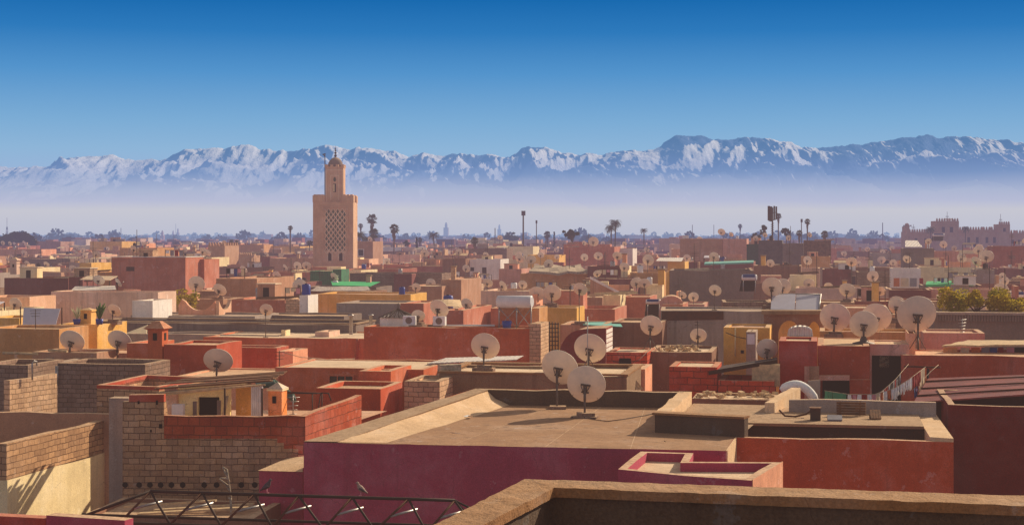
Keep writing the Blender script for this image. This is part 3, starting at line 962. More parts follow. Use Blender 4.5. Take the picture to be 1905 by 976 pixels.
def build_mountains():
    NX, NY = 1250, 84
    YC, YF = 30000.0, 21500.0
    px0, px1 = -220.0, 2130.0
    verts = []; snow = []
    for j in range(NY + 1):
        tt = j / NY                                   # 0 foot .. .8 crest .. 1 behind
        for i in range(NX + 1):
            px = px0 + (px1 - px0) * i / NX
            X = (px - CX) / FX * YC
            if tt <= 0.85:
                q = tt / 0.85; Y = YF + (YC - YF) * q
            else:
                q = 1 - (tt - 0.85) / 0.15 * 0.4; Y = YC + (tt - 0.85) / 0.15 * 3000
            crest = (HY - lerp_tab(SKYLINE, px)) / FX * YC
            u = X / 1500.0
            wx = mnoise.noise((X/2600, Y/2600, 3.0)) * 0.55
            rid = mnoise.ridged_multi_fractal((u*0.62 + wx*1.5, Y/6500.0 + 0.5*mnoise.noise((u*.3, 1.5, 0)), 0.7), 0.95, 2.15, 6, 1.0, 2.0) / 2.4
            rid2 = mnoise.ridged_multi_fractal((u*1.9 + 7 + wx*2.5, Y/2200.0 + 1.2*mnoise.noise((u*.5, 4.5, 0)), 2.7), 0.9, 2.2, 6, 1.0, 2.0) / 2.4
            damp = max(0.0, 1 - q) ** 0.55
            base = crest * (q ** 0.80)
            h = base * (1 - damp * 0.50 * (1.15 - 1.6*rid)) + (rid2 - 0.45) * 430 * min(1, 4*max(0, 1 - q) ** 0.8) * (0.3 + q)
            jag = mnoise.fractal((X/230.0, Y/700.0, 5.0), 0.75, 2.1, 5) * 40 * q
            h += jag
            if q > 0.93: h = min(h, crest + 15 + jag)
            if q < 0.12: h *= q / 0.12
            verts.append((X, Y, h + 14 * q if q > .02 else -20))
            row = HY - FX * (h / Y)
            sl, sa = lerp_tab(SNOWL, px), lerp_tab(SNOWL, px, 2)
            s = (sl + 8 - row) / 30.0
            st = lerp_tab(SNOWTOP, px)
            snow.append(max(-0.6, min(0.8, s)) * 0.55 + (sa - 0.5) * 1.0 - 0.24 - max(0.0, min(1.0, (st - row) / 7.0)) * 0.9)
    W_ = NX + 1
    faces = [(j*W_ + i, j*W_ + i + 1, (j+1)*W_ + i + 1, (j+1)*W_ + i) for j in range(NY) for i in range(NX)]
    me = bpy.data.meshes.new('mountains'); me.from_pydata(verts, [], faces)
    me.polygons.foreach_set('use_smooth', [True] * len(faces))
    at = me.attributes.new('snow', 'FLOAT', 'POINT'); at.data.foreach_set('value', snow)
    o = bpy.data.objects.new('mountains', me); COL.objects.link(o); o['kind'] = 'structure'
    m, nt, t = blank('mountain_rock_and_snow')
    geo = t.n('NewGeometry'); pos = geo.outputs['Position']
    a = t.n('Attribute', attribute_name='snow').outputs['Fac']
    n1 = t.noise(t.mapping(pos, (1/900.0, 1/1500.0, 1/420.0)), 1.0, 9, 0.66)
    sep = t.n('SeparateXYZ', i_0=geo.outputs['Normal'])
    sunny = t.math('MULTIPLY', t.math('ADD', t.math('MULTIPLY', sep.outputs[0], 0.9), t.math('MULTIPLY', sep.outputs[1], 0.4)), 1.0)  # whitens sun-facing slopes: sunlight painted in as extra snow
    sp_ = t.n('SeparateXYZ', i_0=pos)
    dg = t.n('CombineXYZ', i_0=t.math('DIVIDE', t.math('ADD', sp_.outputs[0], t.math('MULTIPLY', sp_.outputs[2], 0.75)), 190.0), i_1=t.math('DIVIDE', sp_.outputs[1], 900.0), i_2=t.math('DIVIDE', sp_.outputs[2], 620.0))
    nf = t.noise(dg.outputs[0], 1.0, 8, 0.68)
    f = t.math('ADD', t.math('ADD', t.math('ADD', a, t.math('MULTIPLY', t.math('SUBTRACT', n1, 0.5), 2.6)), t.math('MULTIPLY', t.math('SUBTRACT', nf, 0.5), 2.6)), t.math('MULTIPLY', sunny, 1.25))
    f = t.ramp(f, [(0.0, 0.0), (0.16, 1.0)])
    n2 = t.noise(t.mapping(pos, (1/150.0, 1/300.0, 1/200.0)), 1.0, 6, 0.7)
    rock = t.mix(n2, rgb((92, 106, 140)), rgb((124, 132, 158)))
    c = t.mix(f, rock, rgb((250, 244, 236)))
    b = t.n('BsdfDiffuse', i_Color=c)
    bp = t.n('Bump', i_Strength=0.9, i_Distance=90.0, i_Height=t.noise(t.mapping(pos, (1/260.0, 1/500.0, 1/300.0)), 1.0, 8, 0.7))
    nt.links.new(bp.outputs[0], b.inputs['Normal'])
    # haze painted onto the slopes as emission: thick low, thin at the crest
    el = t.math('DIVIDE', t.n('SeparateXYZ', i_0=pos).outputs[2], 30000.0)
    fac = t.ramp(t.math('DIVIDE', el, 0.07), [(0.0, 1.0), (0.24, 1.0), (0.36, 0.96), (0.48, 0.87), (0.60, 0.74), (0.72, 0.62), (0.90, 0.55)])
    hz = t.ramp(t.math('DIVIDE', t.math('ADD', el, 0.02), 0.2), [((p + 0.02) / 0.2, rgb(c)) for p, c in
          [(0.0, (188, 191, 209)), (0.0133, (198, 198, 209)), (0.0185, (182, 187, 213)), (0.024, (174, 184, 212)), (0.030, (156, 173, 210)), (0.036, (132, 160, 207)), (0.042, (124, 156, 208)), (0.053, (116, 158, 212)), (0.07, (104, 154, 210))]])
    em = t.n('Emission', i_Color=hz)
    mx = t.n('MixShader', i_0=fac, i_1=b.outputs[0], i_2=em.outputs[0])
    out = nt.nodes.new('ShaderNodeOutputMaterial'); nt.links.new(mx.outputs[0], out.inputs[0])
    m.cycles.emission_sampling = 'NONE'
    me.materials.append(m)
build_mountains()

# ---------------------------------------------------------------- the far city and groves (uncountable): tiny houses out to the plain
def build_far_city():
    rr = random.Random(5); mb = MB(); cols = []
    pal = [(178, 116, 98), (160, 98, 84), (200, 150, 124), (214, 178, 152), (146, 104, 90), (224, 200, 180), (126, 98, 90), (190, 134, 114), (238, 222, 208)]
    n = 0
    while n < 6500:
        Y = 520.0 / (1 - rr.random() * 0.86)
        X = rr.uniform(-0.36, 0.36) * Y
        if rr.random() < 0.25 and Y > 1500: continue
        w, d = rr.uniform(7, 17), rr.uniform(7, 14); h = rr.choice([5.5, 6.5, 7.5, 8.5, 9.5, 10.5]) + rr.uniform(-1, 1)
        if Y > 1100: h += rr.uniform(0, 3.5); w *= 1.3
        c = rgb(rr.choice(pal)); k = len(mb.f)
        mb.box((X, Y, 0), w, d, h, rr.choice([-11, -11, -20, 4, 12]))
        if rr.random() < 0.4: mb.box((X + rr.uniform(-2, 2), Y + 1, h - 0.05), w * 0.35, d * 0.4, 2.2, -11)
        for _ in range(len(mb.f) - k): cols.append(c)
        n += 1
    mb.cols = cols
    o = mb.build('distant_houses', 'city_tint')
    tag(o, 'hazy mass of small pink and cream flat-roofed houses stretching to the horizon', 'houses', None, 'stuff')
    mb = MB(); cols = []
    for k in range(430):
        Y = rr.uniform(650, 4200)
        X = rr.uniform(-0.35, 0.35) * Y
        if X / Y > 0.05 and rr.random() < 0.55: Y = rr.uniform(900, 2600); X = rr.uniform(0.05, 0.33) * Y
        n_ = rr.randint(2, 7)
        for q in range(n_):
            cx, cy = X + rr.uniform(-16, 16), Y + rr.uniform(-8, 8); r = rr.uniform(1.8, 4.2); zc = rr.uniform(7.0, 11.5) + Y * .0012
            if rr.random() < 0.2: zc += 3
            for i in range(60):
                d = Vector((rr.gauss(0, 1), rr.gauss(0, 1), rr.gauss(0, 1))).normalized() * r * rr.uniform(0.6, 1)
                p = Vector((cx + d.x, cy + d.y, zc + d.z * 0.9))
                u = Vector((rr.uniform(-1, 1), rr.uniform(-.4, .4), rr.uniform(-1, 1))).normalized() * r * 0.24
                v = u.cross(Vector((rr.uniform(-.5, .5), 1, rr.uniform(-.5, .5)))).normalized() * r * 0.17
                mb.face([tuple(p - u), tuple(p + v), tuple(p + u), tuple(p - v)])
                g = rr.uniform(0.7, 1.25); cols.append((0.04*g, 0.065*g, 0.035*g, 1))
    mb.cols = cols
    tag(mb.build('distant_groves', 'wood_tint'), 'far dark groves of trees scattered among the hazy houses near the horizon', 'trees', None, 'stuff')
build_far_city()
# ================================================================ nearest rooftop, bottom right
def g2(px, py, z):
    p = G(px, py, z); return (p[0], p[1])

z = ZC - 1.8
nr = thing('rooftop_terrace', 'nearest bare concrete rooftop with thick sandy parapet at bottom right', 'rooftop', (*g2(1028, 906, z), z - 1.0))
outer = [g2(437, 1160, z), g2(977, 890, z), g2(2050, 926, z)]
innr = [g2(551, 1160, z), g2(1030, 906, z), g2(2050, 945, z)]
mb = MB(); rr = random.Random(4)
def strip(a0, a1, b0, b1, n, zt, zfl, zbot):
    pts = []
    for i in range(n + 1):
        f = i / n; j = 0.0 if i in (0, n) else 1.0
        o = (a0[0] + (a1[0]-a0[0])*f, a0[1] + (a1[1]-a0[1])*f); q = (b0[0] + (b1[0]-b0[0])*f, b0[1] + (b1[1]-b0[1])*f)
        pts.append(((o[0] + j*rr.uniform(-.004, .004), o[1] + j*rr.uniform(-.004, .004), zt + j*rr.uniform(-.003, .002)),
                    (q[0] + j*rr.uniform(-.006, .006), q[1] + j*rr.uniform(-.008, .006), zt + j*rr.uniform(-.005, .002))))
    return pts
for (A, B, a, b) in ((outer[0], outer[1], innr[0], innr[1]), (outer[1], outer[2], innr[1], innr[2])):
    pts = strip(A, B, a, b, 44, z, 0, 0)
    for (o1, q1), (o2, q2) in zip(pts, pts[1:]):
        mb.face([o1, o2, (o2[0], o2[1], 6), (o1[0], o1[1], 6)])
        mb.face([q1, q2, o2, o1])
        # slightly over-hanging lip, then the set-back inner face
        mb.face([(q1[0], q1[1], z - .07), (q2[0], q2[1], z - .07), q2, q1])
nr_par = mb.build('parapet', 'parapet_near', nr)
mb = MB()
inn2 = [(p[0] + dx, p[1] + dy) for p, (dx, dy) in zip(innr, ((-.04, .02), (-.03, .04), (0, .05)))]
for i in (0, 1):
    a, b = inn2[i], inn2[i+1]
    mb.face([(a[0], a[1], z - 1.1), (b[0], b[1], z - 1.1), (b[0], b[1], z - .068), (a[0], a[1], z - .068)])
mb.build('inner_wall', 'concrete_shade_stained', nr)
mb = MB(); mb.face([(inn2[0][0], inn2[0][1], z - 1.0), (inn2[0][0] + 8, inn2[0][1], z - 1.0), (inn2[2][0], inn2[2][1], z - 1.0), (inn2[1][0], inn2[1][1], z - 1.0)])
mb.build('roof', 'roof', nr)

# ================================================================ purple house with the flat roof and two dishes
z = 8.5
FL, FR = g2(565, 822, z), g2(1350, 838, z)
RBk = g2(1366, 812, z)
BLc = g2(885, 722, 9.0); BRc = g2(1287, 728, 9.0)
pur = thing('house', 'plum purple house with broad sandy flat roof carrying two large dishes', 'house', ((FL[0]+FR[0])/2, 48, 0))
BL = BLc; BR = BRc
mid = g2(1228, 770, 9.0)              # near end of the right-hand parapet
mbw = MB()
def quad(mb, a, b, za0, zb0, za1, zb1):
    mb.face([(a[0], a[1], za0), (b[0], b[1], zb0), (b[0], b[1], zb1), (a[0], a[1], za1)])
n = 16; pr = None
rr = random.Random(9)
for i in range(n + 1):
    f = i / n; x = FL[0] + (FR[0]-FL[0])*f; y = FL[1] + (FR[1]-FL[1])*f; zz = z + (rr.uniform(-.012, .012) if 0 < i < n else 0)
    if pr: quad(mbw, pr, (x, y), 0, 0, pr[2], zz)
    pr = (x, y, zz)
quad(mbw, FR, RBk, 0, 0, z, z)
mbw.build('wall', 'plum', pur)
mbw = MB()
quad(mbw, BL, FL, 0, 0, 9.0, z + .03); quad(mbw, BR, BL, 0, 0, 9.0, 9.0)
mbw.build('wall', 'rust', pur)
mbr = MB()
# roof surface: screed laid in panels
mbr.face([(FL[0], FL[1], z - .001), (FR[0], FR[1], z - .001), (RBk[0], RBk[1], z - .001), (g2(1375, 790, z)[0], g2(1375, 790, z)[1], z - .001), (mid[0] + .1, mid[1] + .2, z - .001), (BR[0] - .1, BR[1], z - .001), (BL[0], BL[1], z - .001)])
roofm_ = mbr.build('roof', 'screed', pur)
# left coping rising to the back, with a swept plaster cove inside it
cin_f, cin_b = g2(628, 821, z + .03), (BL[0] + .42, BL[1] - .45)
mbc = MB(); n = 12; prev = None
for i in range(n + 1):
    f = i / n
    o = (FL[0] + (BL[0]-FL[0])*f, FL[1] + (BL[1]-FL[1])*f); q = (cin_f[0] + (cin_b[0]-cin_f[0])*f, cin_f[1] + (cin_b[1]-cin_f[1])*f)
    zz = z + .03 + .47*f; j = (rr.uniform(-.012, .012) if 0 < i < n else 0)
    cur = ((o[0], o[1], zz + j), (q[0] + j, q[1], zz + j), (q[0] - .03, q[1], zz - .08))
    if prev:
        mbc.face([prev[0], prev[1], cur[1], cur[0]]); mbc.face([prev[1], prev[2], cur[2], cur[1]])
    prev = cur
mbc.build('coping', 'concrete', pur)
mbc = MB(); prev = None
foot_f, foot_b = g2(719, 823, z), (cin_b[0] + .75, cin_b[1])
for i in range(n + 1):
    f = i / n
    q = (cin_f[0] - .03 + (cin_b[0]-cin_f[0])*f, cin_f[1] + (cin_b[1]-cin_f[1])*f); e = (foot_f[0] + (foot_b[0]-foot_f[0])*f, foot_f[1] + (foot_b[1]-foot_f[1])*f)
    zz = z + .02 + .44*f + (rr.uniform(-.02, .02) if 0 < i < n else 0)
    m1 = (q[0] + (e[0]-q[0])*.35, q[1] + (e[1]-q[1])*.35, z + (zz - z)*.45)
    cur = ((q[0], q[1], zz), m1, (e[0] + rr.uniform(-.05, .05), e[1], z + .004))
    if prev:
        mbc.face([prev[0], prev[1], cur[1], cur[0]], True); mbc.face([prev[1], prev[2], cur[2], cur[1]], True)
    prev = cur
mbc.build('cove', 'concrete_pale', pur)
# back parapet and right-hand parapet
wall_part(pur, (BL[0] + .05, BL[1] - .32), (BR[0] - .3, BR[1] - .30), .32, z - .1, 9.0, 'concrete_shade_stained', 'parapet')
Uv = Vector((BR[0]-mid[0], BR[1]-mid[1])).normalized()
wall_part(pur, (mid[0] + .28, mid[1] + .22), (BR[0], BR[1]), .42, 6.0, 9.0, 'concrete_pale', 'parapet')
end2 = g2(1385, 779, 9.0)
wall_part(pur, (mid[0] - .16, mid[1] - .10), (end2[0], end2[1]), .34, z - .06, 9.0, 'concrete_shade_stained', 'parapet')
cp = MB(); d_ = Vector((end2[0]-mid[0], end2[1]-mid[1])).normalized(); n_ = Vector((-d_.y, d_.x))
cp.slab([(mid[0] - .22 - n_.x*.05, mid[1] - .1 - n_.y*.06, 9.004), (end2[0] - n_.x*.05, end2[1] - n_.y*.06, 9.004), (end2[0] + n_.x*.4, end2[1] + n_.y*.4, 9.004), (mid[0] - .22 + n_.x*.4, mid[1] + n_.y*.4, 9.004)], (0, 0, 0), (0, 0, .06))
cp.build('coping', 'parapet_near', pur)
# sunk strip of roof behind the stub parapet
lowr = [(mid[0] + .35, mid[1] + .5), (end2[0] + .1, end2[1] + .4), (BR[0] + 2.6, BR[1] - .6), (BR[0] + .05, BR[1])]
mbl = MB(); mbl.face([(p[0], p[1], 8.62) for p in lowr]); mbl.build('lower_roof', 'concrete', pur)
# joint lines in the screed as thin dark strips
mj = MB()
for f in (.36, .58, .78):
    a = (FL[0] + (FR[0]-FL[0])*f, FL[1] + (FR[1]-FL[1])*f); b = (BL[0] + (BR[0]-BL[0])*f, BL[1] + (BR[1]-BL[1])*f - .4)
    mj.face([(a[0], a[1], z + .003), (a[0] + .025, a[1], z + .003), (b[0] + .025, b[1], z + .003), (b[0], b[1], z + .003)])
for f in (.3, .62):
    a = (FL[0] + 1.9 + (BL[0]-FL[0])*f, FL[1] + (BL[1]-FL[1])*f); b = (FR[0] - 1.8 + (BR[0]-FR[0])*f, FR[1] + (BR[1]-FR[1])*f)
    mj.face([(a[0], a[1], z + .003), (b[0], b[1], z + .003), (b[0], b[1] + .03, z + .003), (a[0], a[1] + .03, z + .003)])
mj.build('roof_joint', 'dark_brown', pur)
# thin pale slab painting the sunlit right face of the plum wall
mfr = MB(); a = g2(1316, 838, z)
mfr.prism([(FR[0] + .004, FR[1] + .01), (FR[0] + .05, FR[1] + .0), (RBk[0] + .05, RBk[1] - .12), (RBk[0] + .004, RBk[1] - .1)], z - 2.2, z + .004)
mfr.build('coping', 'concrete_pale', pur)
REG.append(([FL, FR, mid, BR, BL], z, z, pur))
# low stub of purple wall at the left end
pl = Plane(565, 44.4, -11)
st = thing('wall', 'low plum stub wall with lit sandy top left of the purple house', 'wall', (*pl.p(520, 870)[:2], 0))
a, b = pl.p(482, 875), pl.p(563, 875)
zt = a[2]; mb = MB()
mb.face([(a[0], a[1], 0), (b[0], b[1], 0), (b[0], b[1], zt), (a[0], a[1], zt)]); e1 = (a[0] + .55, a[1] + 1.6); e2 = (b[0] + .4, b[1] + 1.6)
mb.face([(e1[0], e1[1], 0), (a[0], a[1], 0), (a[0], a[1], zt), (e1[0], e1[1], zt + .12)]); mb.face([(b[0], b[1], 0), (e2[0], e2[1], 0), (e2[0], e2[1], zt + .28), (b[0], b[1], zt + .1)])
mb.face([(e2[0], e2[1], 0), (e1[0], e1[1], 0), (e1[0], e1[1], zt + .12), (e2[0], e2[1], zt + .28)]); mb.build('wall', 'plum', st)
mb = MB(); mb.face([(a[0] - .03, a[1] - .03, zt + .01), (b[0], b[1] - .03, zt + .01), (e2[0], e2[1], zt + .29), (e1[0], e1[1], zt + .13)]); mb.build('coping', 'concrete_pale', st)

# ---------------- small things lying on the purple house's roof
def litter(label, px, py, zz, size, mat, name='scrap', cat='scrap'):
    c = G(px, py, zz); mb = MB(); r_ = random.Random(int(px))
    for k in range(4):
        u = Vector((r_.uniform(-1, 1), r_.uniform(-1, 1), r_.uniform(0, .5))) * size; v = Vector((r_.uniform(-1, 1), r_.uniform(-1, 1), r_.uniform(0, .4))) * size
        o = (c[0] + r_.uniform(-.5, .5)*size, c[1] + r_.uniform(-.5, .5)*size, c[2] + .02)
        mb.face([o, tuple(o[i] + u[i] for i in range(3)), tuple(o[i] + u[i] + v[i] for i in range(3)), tuple(o[i] + v[i] for i in range(3))])
    tag(mb.build(name, mat), label, cat)
litter('crumpled white bag lying left of centre on the sandy flat roof', 873, 776, 8.51, .16, 'cloth_white')
litter('small pale scrap near the front left of the sandy flat roof', 850, 807, 8.51, .1, 'cloth_grey')
litter('pale paper scrap by the foot of the left cove on the sandy roof', 869, 757, 8.51, .12, 'cloth_white')
litter('dark clod lying at the right of the sandy flat roof', 1237, 823, 8.51, .07, 'void')
litter('heap of pale rubble in the back left corner of the sandy roof', 917, 748, 8.52, .3, 'rag', 'rubble', 'rubble')
mb = MB(); pts = [G(1095, 778, 8.52), G(1130, 783, 8.52), G(1160, 779, 8.52), G(1200, 772, 8.52), G(1236, 764, 8.52), G(1262, 741, 8.9)]
mb.path(pts, .012, 4); tag(mb.build('cable', 'iron'), 'thin black cable trailing over the sandy roof from the front dish', 'cable')
dish('front one of the two big dishes on the sandy flat roof, shadow falling left', 1090, 717, 71, 12, 24, 49.3, 'block', 783, roll=8)
dish('rear left one of the two big dishes on the sandy flat roof', 1040, 686, 69, 20, 28, 51.8, 'block', 770, roll=10)

# ================================================================ small purple-sided roof right of centre
z = 8.46
poly = [g2(1150, 872, z), g2(1399, 893, z), g2(1455, 859, z), g2(1282, 858, z), g2(1290, 842, z), g2(1192, 839, z)]
h = make_house('house', 'small purple-sided flat roof with lit orange right wall in front of the purple house', poly, z, z - .22, 'plum', 'roof_pale', .2, 0, 'house')
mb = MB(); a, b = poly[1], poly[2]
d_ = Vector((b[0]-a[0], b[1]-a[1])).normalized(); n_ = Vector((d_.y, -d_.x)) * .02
mb.slab([(a[0], a[1], 0.2), (b[0], b[1], .2), (b[0], b[1], z + .02), (a[0], a[1], z + .02)], (n_.x*.2, n_.y*.2, 0), (n_.x, n_.y, 0)); mb.build('side_wall', 'salmon', h.root)  # salmon skin paints the sunlit look of the right face

# ================================================================ terracotta house with the roof well
zf = 8.5
A, B = g2(1367.5, 813, zf), g2(1774, 822, zf)
ter = thing('house', 'rust red house right of the purple one with dark sunken roof well', 'house', ((A[0]+B[0])/2, 46, 0))
u_ = Vector((B[0]-A[0], B[1]-A[1])).normalized(); v_ = Vector((-u_.y, u_.x))
def tp(s, d): return (A[0] + u_.x*s + v_.x*d, A[1] + u_.y*s + v_.y*d)
Lt = math.dist(A, B)
wall_part(ter, A, B, .22, 0, zf, 'rust', 'wall')
zr_ = 8.66; dpt = 2.25
mb = MB()   # rear block: front face of the ledge, its roof, right end
q0, q1, q2, q3 = tp(-.15, dpt), tp(Lt - .55, dpt), tp(Lt - .55, dpt + 4.2), tp(.3, dpt + 4.2)
mb.face([(*q0, 7.4), (*q1, 7.4), (*q1, zr_ - .08), (*q0, zr_ - .08)]); mb.build('well_wall', 'well_shade_stained', ter)
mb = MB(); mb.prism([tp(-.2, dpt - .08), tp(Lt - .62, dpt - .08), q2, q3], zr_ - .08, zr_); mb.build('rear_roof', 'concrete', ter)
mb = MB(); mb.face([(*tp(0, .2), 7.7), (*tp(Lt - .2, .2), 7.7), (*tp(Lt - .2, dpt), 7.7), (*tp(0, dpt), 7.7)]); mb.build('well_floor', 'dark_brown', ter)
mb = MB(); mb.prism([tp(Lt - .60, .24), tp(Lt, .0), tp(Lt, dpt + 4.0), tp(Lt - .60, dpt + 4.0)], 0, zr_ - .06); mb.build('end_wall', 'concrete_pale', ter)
mb = MB(); mb.prism([tp(-.02, .24), tp(.24, .24), tp(.0, dpt), tp(-.3, dpt)], 6, zr_ - .1); mb.build('end_wall', 'concrete', ter)
wall_part(ter, tp(1.4, dpt + 3.0), tp(Lt - .05, dpt + 3.0), .25, zr_ - .1, 9.03, 'grey', 'back_wall')
REG.append(([q0, q1, q2, q3], zr_, zr_, ter))
mb = MB(); a, b = g2(1441, 747, 9.0), g2(1489, 722, 9.0)
w = wall('short sandy wall end lit orange behind the rust red house', (a[0], a[1]), (b[0], b[1]), .3, 7.2, (8.97, 9.02), 'concrete_pale', 'wall')
# things on its rear roof
mb = MB(); c = G(1517, 781, zr_); mb.box((c[0], c[1], zr_), .3, .35, .35, -11)
o = thing('stove', 'black box-like stove standing on the rear roof ledge of the rust red house', 'stove', (c[0], c[1], zr_))
mb.build('body', 'iron', o); mb = MB(); mb.box((c[0], c[1], zr_ + .352), .34, .38, .025, -11); mb.build('top_plate', 'wood', o)
c = G(1478, 776, zr_); mb = MB()
mb.path([(c[0] - .45, c[1], zr_ + .22), (c[0] - .3, c[1] - .1, zr_ + .06), (c[0], c[1] - .1, zr_ + .04), (c[0] + .35, c[1], zr_ + .1), (c[0] + .5, c[1], zr_ + .22)], .03, 6)
tag(mb.build('bent_pipe', 'rusty'), 'bent rusty pipe lying beside the black stove', 'pipe')
c = G(1552, 782, zr_); mb = MB(); mb.obox((c[0] - .22, c[1] - .1, zr_ + .004), (.42, -.05, 0), (.05, .3, .1), (0, -.03, .05)); tag(mb.build('folded_sheet', 'cloth_grey'), 'pale folded sheet right of the black stove', 'sheet')
c = G(1585, 774, zr_); mb = MB()
for k in range(5): mb.obox((c[0] - .42, c[1] + .2 + .0*k, zr_ + .03 + .08*k), (.84, -.15, 0), (.02, .05, .0), (0, 0, .065))
for k in (-.3, .3): mb.obox((c[0] + k - .03, c[1] + .26, zr_ + .003), (.06, 0, 0), (0, .04, 0), (0, 0, .42))
tag(mb.build('pallet', 'wood'), 'weathered slatted pallet leaning against the grey back wall of the rust red house', 'pallet')
c = G(1626, 779, zr_); mb = MB()
for k in range(4): mb.obox((c[0] - .14 + .08*k, c[1] - .2, zr_ + .02), (.07, 0, 0), (.08, .5, .2), (0, 0, .03))
mb.obox((c[0] - .15, c[1] - .12, zr_ + .003), (.33, 0, 0), (.01, .04, .01), (0, 0, .016)); mb.obox((c[0] - .12, c[1] + .1, zr_ + .003), (.33, 0, 0), (.01, .04, .01), (0, 0, .1))
tag(mb.build('plank_bundle', 'wood'), 'small bundle of tilted planks right of the pallet', 'planks')

# ================================================================ dark red wall house far right
zf = 9.0
A, B = g2(1764, 752, zf), g2(2060, 760, zf)
v_ = axes(-11)[1]
drk = make_house('house', 'tall dark red blank house front at the right edge', [A, B, (B[0] + v_[0]*5, B[1] + v_[1]*5), (A[0] + v_[0]*5, A[1] + v_[1]*5)], zf, 8.6, 'deep_red', 'roof_rose', .2, 0)
mb = MB(); p = g2(1782, 822, 8.4)
mb.path([(p[0] - .1, p[1] + .4, 3), (p[0] - .1, p[1] + .4, 8.3)], .09, 8); tag(mb.build('drain_pipe', 'rust'), 'rust painted drain pipe at the corner of the rust red house', 'pipe')
# red corrugated lean-to roof
pA, pB, pC, pD = P(1700, 750, 50.2), P(1960, 732, 49.4), P(1960, 697, 56), P(1726, 706, 57)
mb = MB(); mb.slab([pA, pB, pC, pD], (0, 0, 0), (0, 0, .05))
lt = thing('awning', 'sloping dark red corrugated tin roof at the right edge', 'tin roof', (pA[0], pA[1], 8))
mb.build('sheet', 'tin_red', lt)
for f in (.2, .5, .82):
    mb = MB()
    a = [pA[i] + (pD[i]-pA[i])*f for i in range(3)]; b = [pB[i] + (pC[i]-pB[i])*f for i in range(3)]
    mb.path([(a[0], a[1], a[2] + .08), (b[0], b[1], b[2] + .08)], .03, 5); mb.build('batten', 'rusty', lt)
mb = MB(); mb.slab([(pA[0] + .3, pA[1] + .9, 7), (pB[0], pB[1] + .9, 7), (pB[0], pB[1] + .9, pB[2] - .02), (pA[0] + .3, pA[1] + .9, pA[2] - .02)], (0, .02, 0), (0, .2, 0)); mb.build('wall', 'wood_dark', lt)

# ================================================================ bottom left: cream wall, red parapet
z = 8.0
a0, a1, a2 = g2(12, 826, z), g2(236, 772, z), None
cw = thing('house', 'cream plastered wall topped with concrete blocks at bottom left', 'house', (a0[0], a0[1] + 3, 0))
d_ = Vector((a1[0]-a0[0], a1[1]-a0[1])).normalized(); L = math.dist(a0, a1); nL = Vector((-d_.y, d_.x))
zs = z - 1.02
wall_part(cw, (a0[0], a0[1]), (a1[0], a1[1]), .28, zs, (z + .02, z), 'block', 'block_course')
wall_part(cw, (a0[0] + nL.x*-.03, a0[1] + nL.y*-.03), (a1[0] + nL.x*-.03, a1[1] + nL.y*-.03), .3, 0, (zs - .02, zs - .02), 'cream_wall' if 'cream_wall' in MATS else 'cream', 'plaster_wall', )
b0 = (a0[0] - 6, a0[1] + 1.1)
wall_part(cw, (b0[0], b0[1]), (a0[0] - .29, a0[1] + .05), .28, 0, z - .03, 'dark_brown', 'front_wall')
mb = MB(); mb.face([(b0[0], b0[1] + .2, 7.0), (a0[0] - .28, a0[1] + .2, 7.0), (a1[0] - .28, a1[1] - .2, 7.0), (a1[0] - 9, a1[1] + .8, 7.0)]); mb.build('roof', 'roof_grey', cw)
bw0, bw1 = P(-60, 768, 53.5), P(186, 770, 52.6)
wall_part(cw, (bw0[0], bw0[1]), (bw1[0] + .5, bw1[1] - .1), .3, 5, bw1[2], 'brown', 'back_wall')
REG.append(([b0, a0, a1, (a1[0]-9, a1[1]+.8)], 7.0, 8.0, cw))
p0, p1, p2, p3 = P(-40, 957, 32), P(85, 957.5, 31.6), P(86, 957.6, 31.58), P(232, 961, 31.0)
wall('red painted low parapet in the bottom left corner', (p0[0], p0[1]), (p1[0], p1[1]), .3, 6, p0[2], 'red_paint', 'parapet')
wall('plum painted low parapet right of the red one in the bottom left corner', (p2[0], p2[1]), (p3[0], p3[1]), .3, 6, p2[2], 'plum', 'parapet')

# ================================================================ block house with the red brick parapet
pl = Plane(565, 46.4, -3)
A, B = pl.p(228, 800), pl.p(565, 800)
V_ = axes(-13)[1]
blk = thing('house', 'unplastered grey block house with red hollow brick roof parapet and row of dark beam holes', 'house', ((A[0]+B[0])/2, 48, 0))
mb = MB(); pl.slab(mb, [(228, 1500), (566, 1500), (566, 845), (555, 845), (555, 834), (528, 834), (528, 823), (516, 823), (516, 815), (305, 815), (305, 747), (228, 747)], .22)
mb.build('block_wall', 'block', blk)
mb = MB(); pl.slab(mb, [(305.2, 815), (516, 815), (516, 823), (528, 823), (528, 834), (555, 834), (555, 845), (566, 845), (566, 774), (540, 772), (480, 775), (420, 773), (350, 774), (305.2, 772)], .2, .004)
mb.build('brick_parapet', 'redbrick', blk)
mb = MB(); pl.slab(mb, [(240, 747), (305, 747), (305, 733), (240, 734)], .2, .004); mb.build('brick_band', 'brick_red', blk)
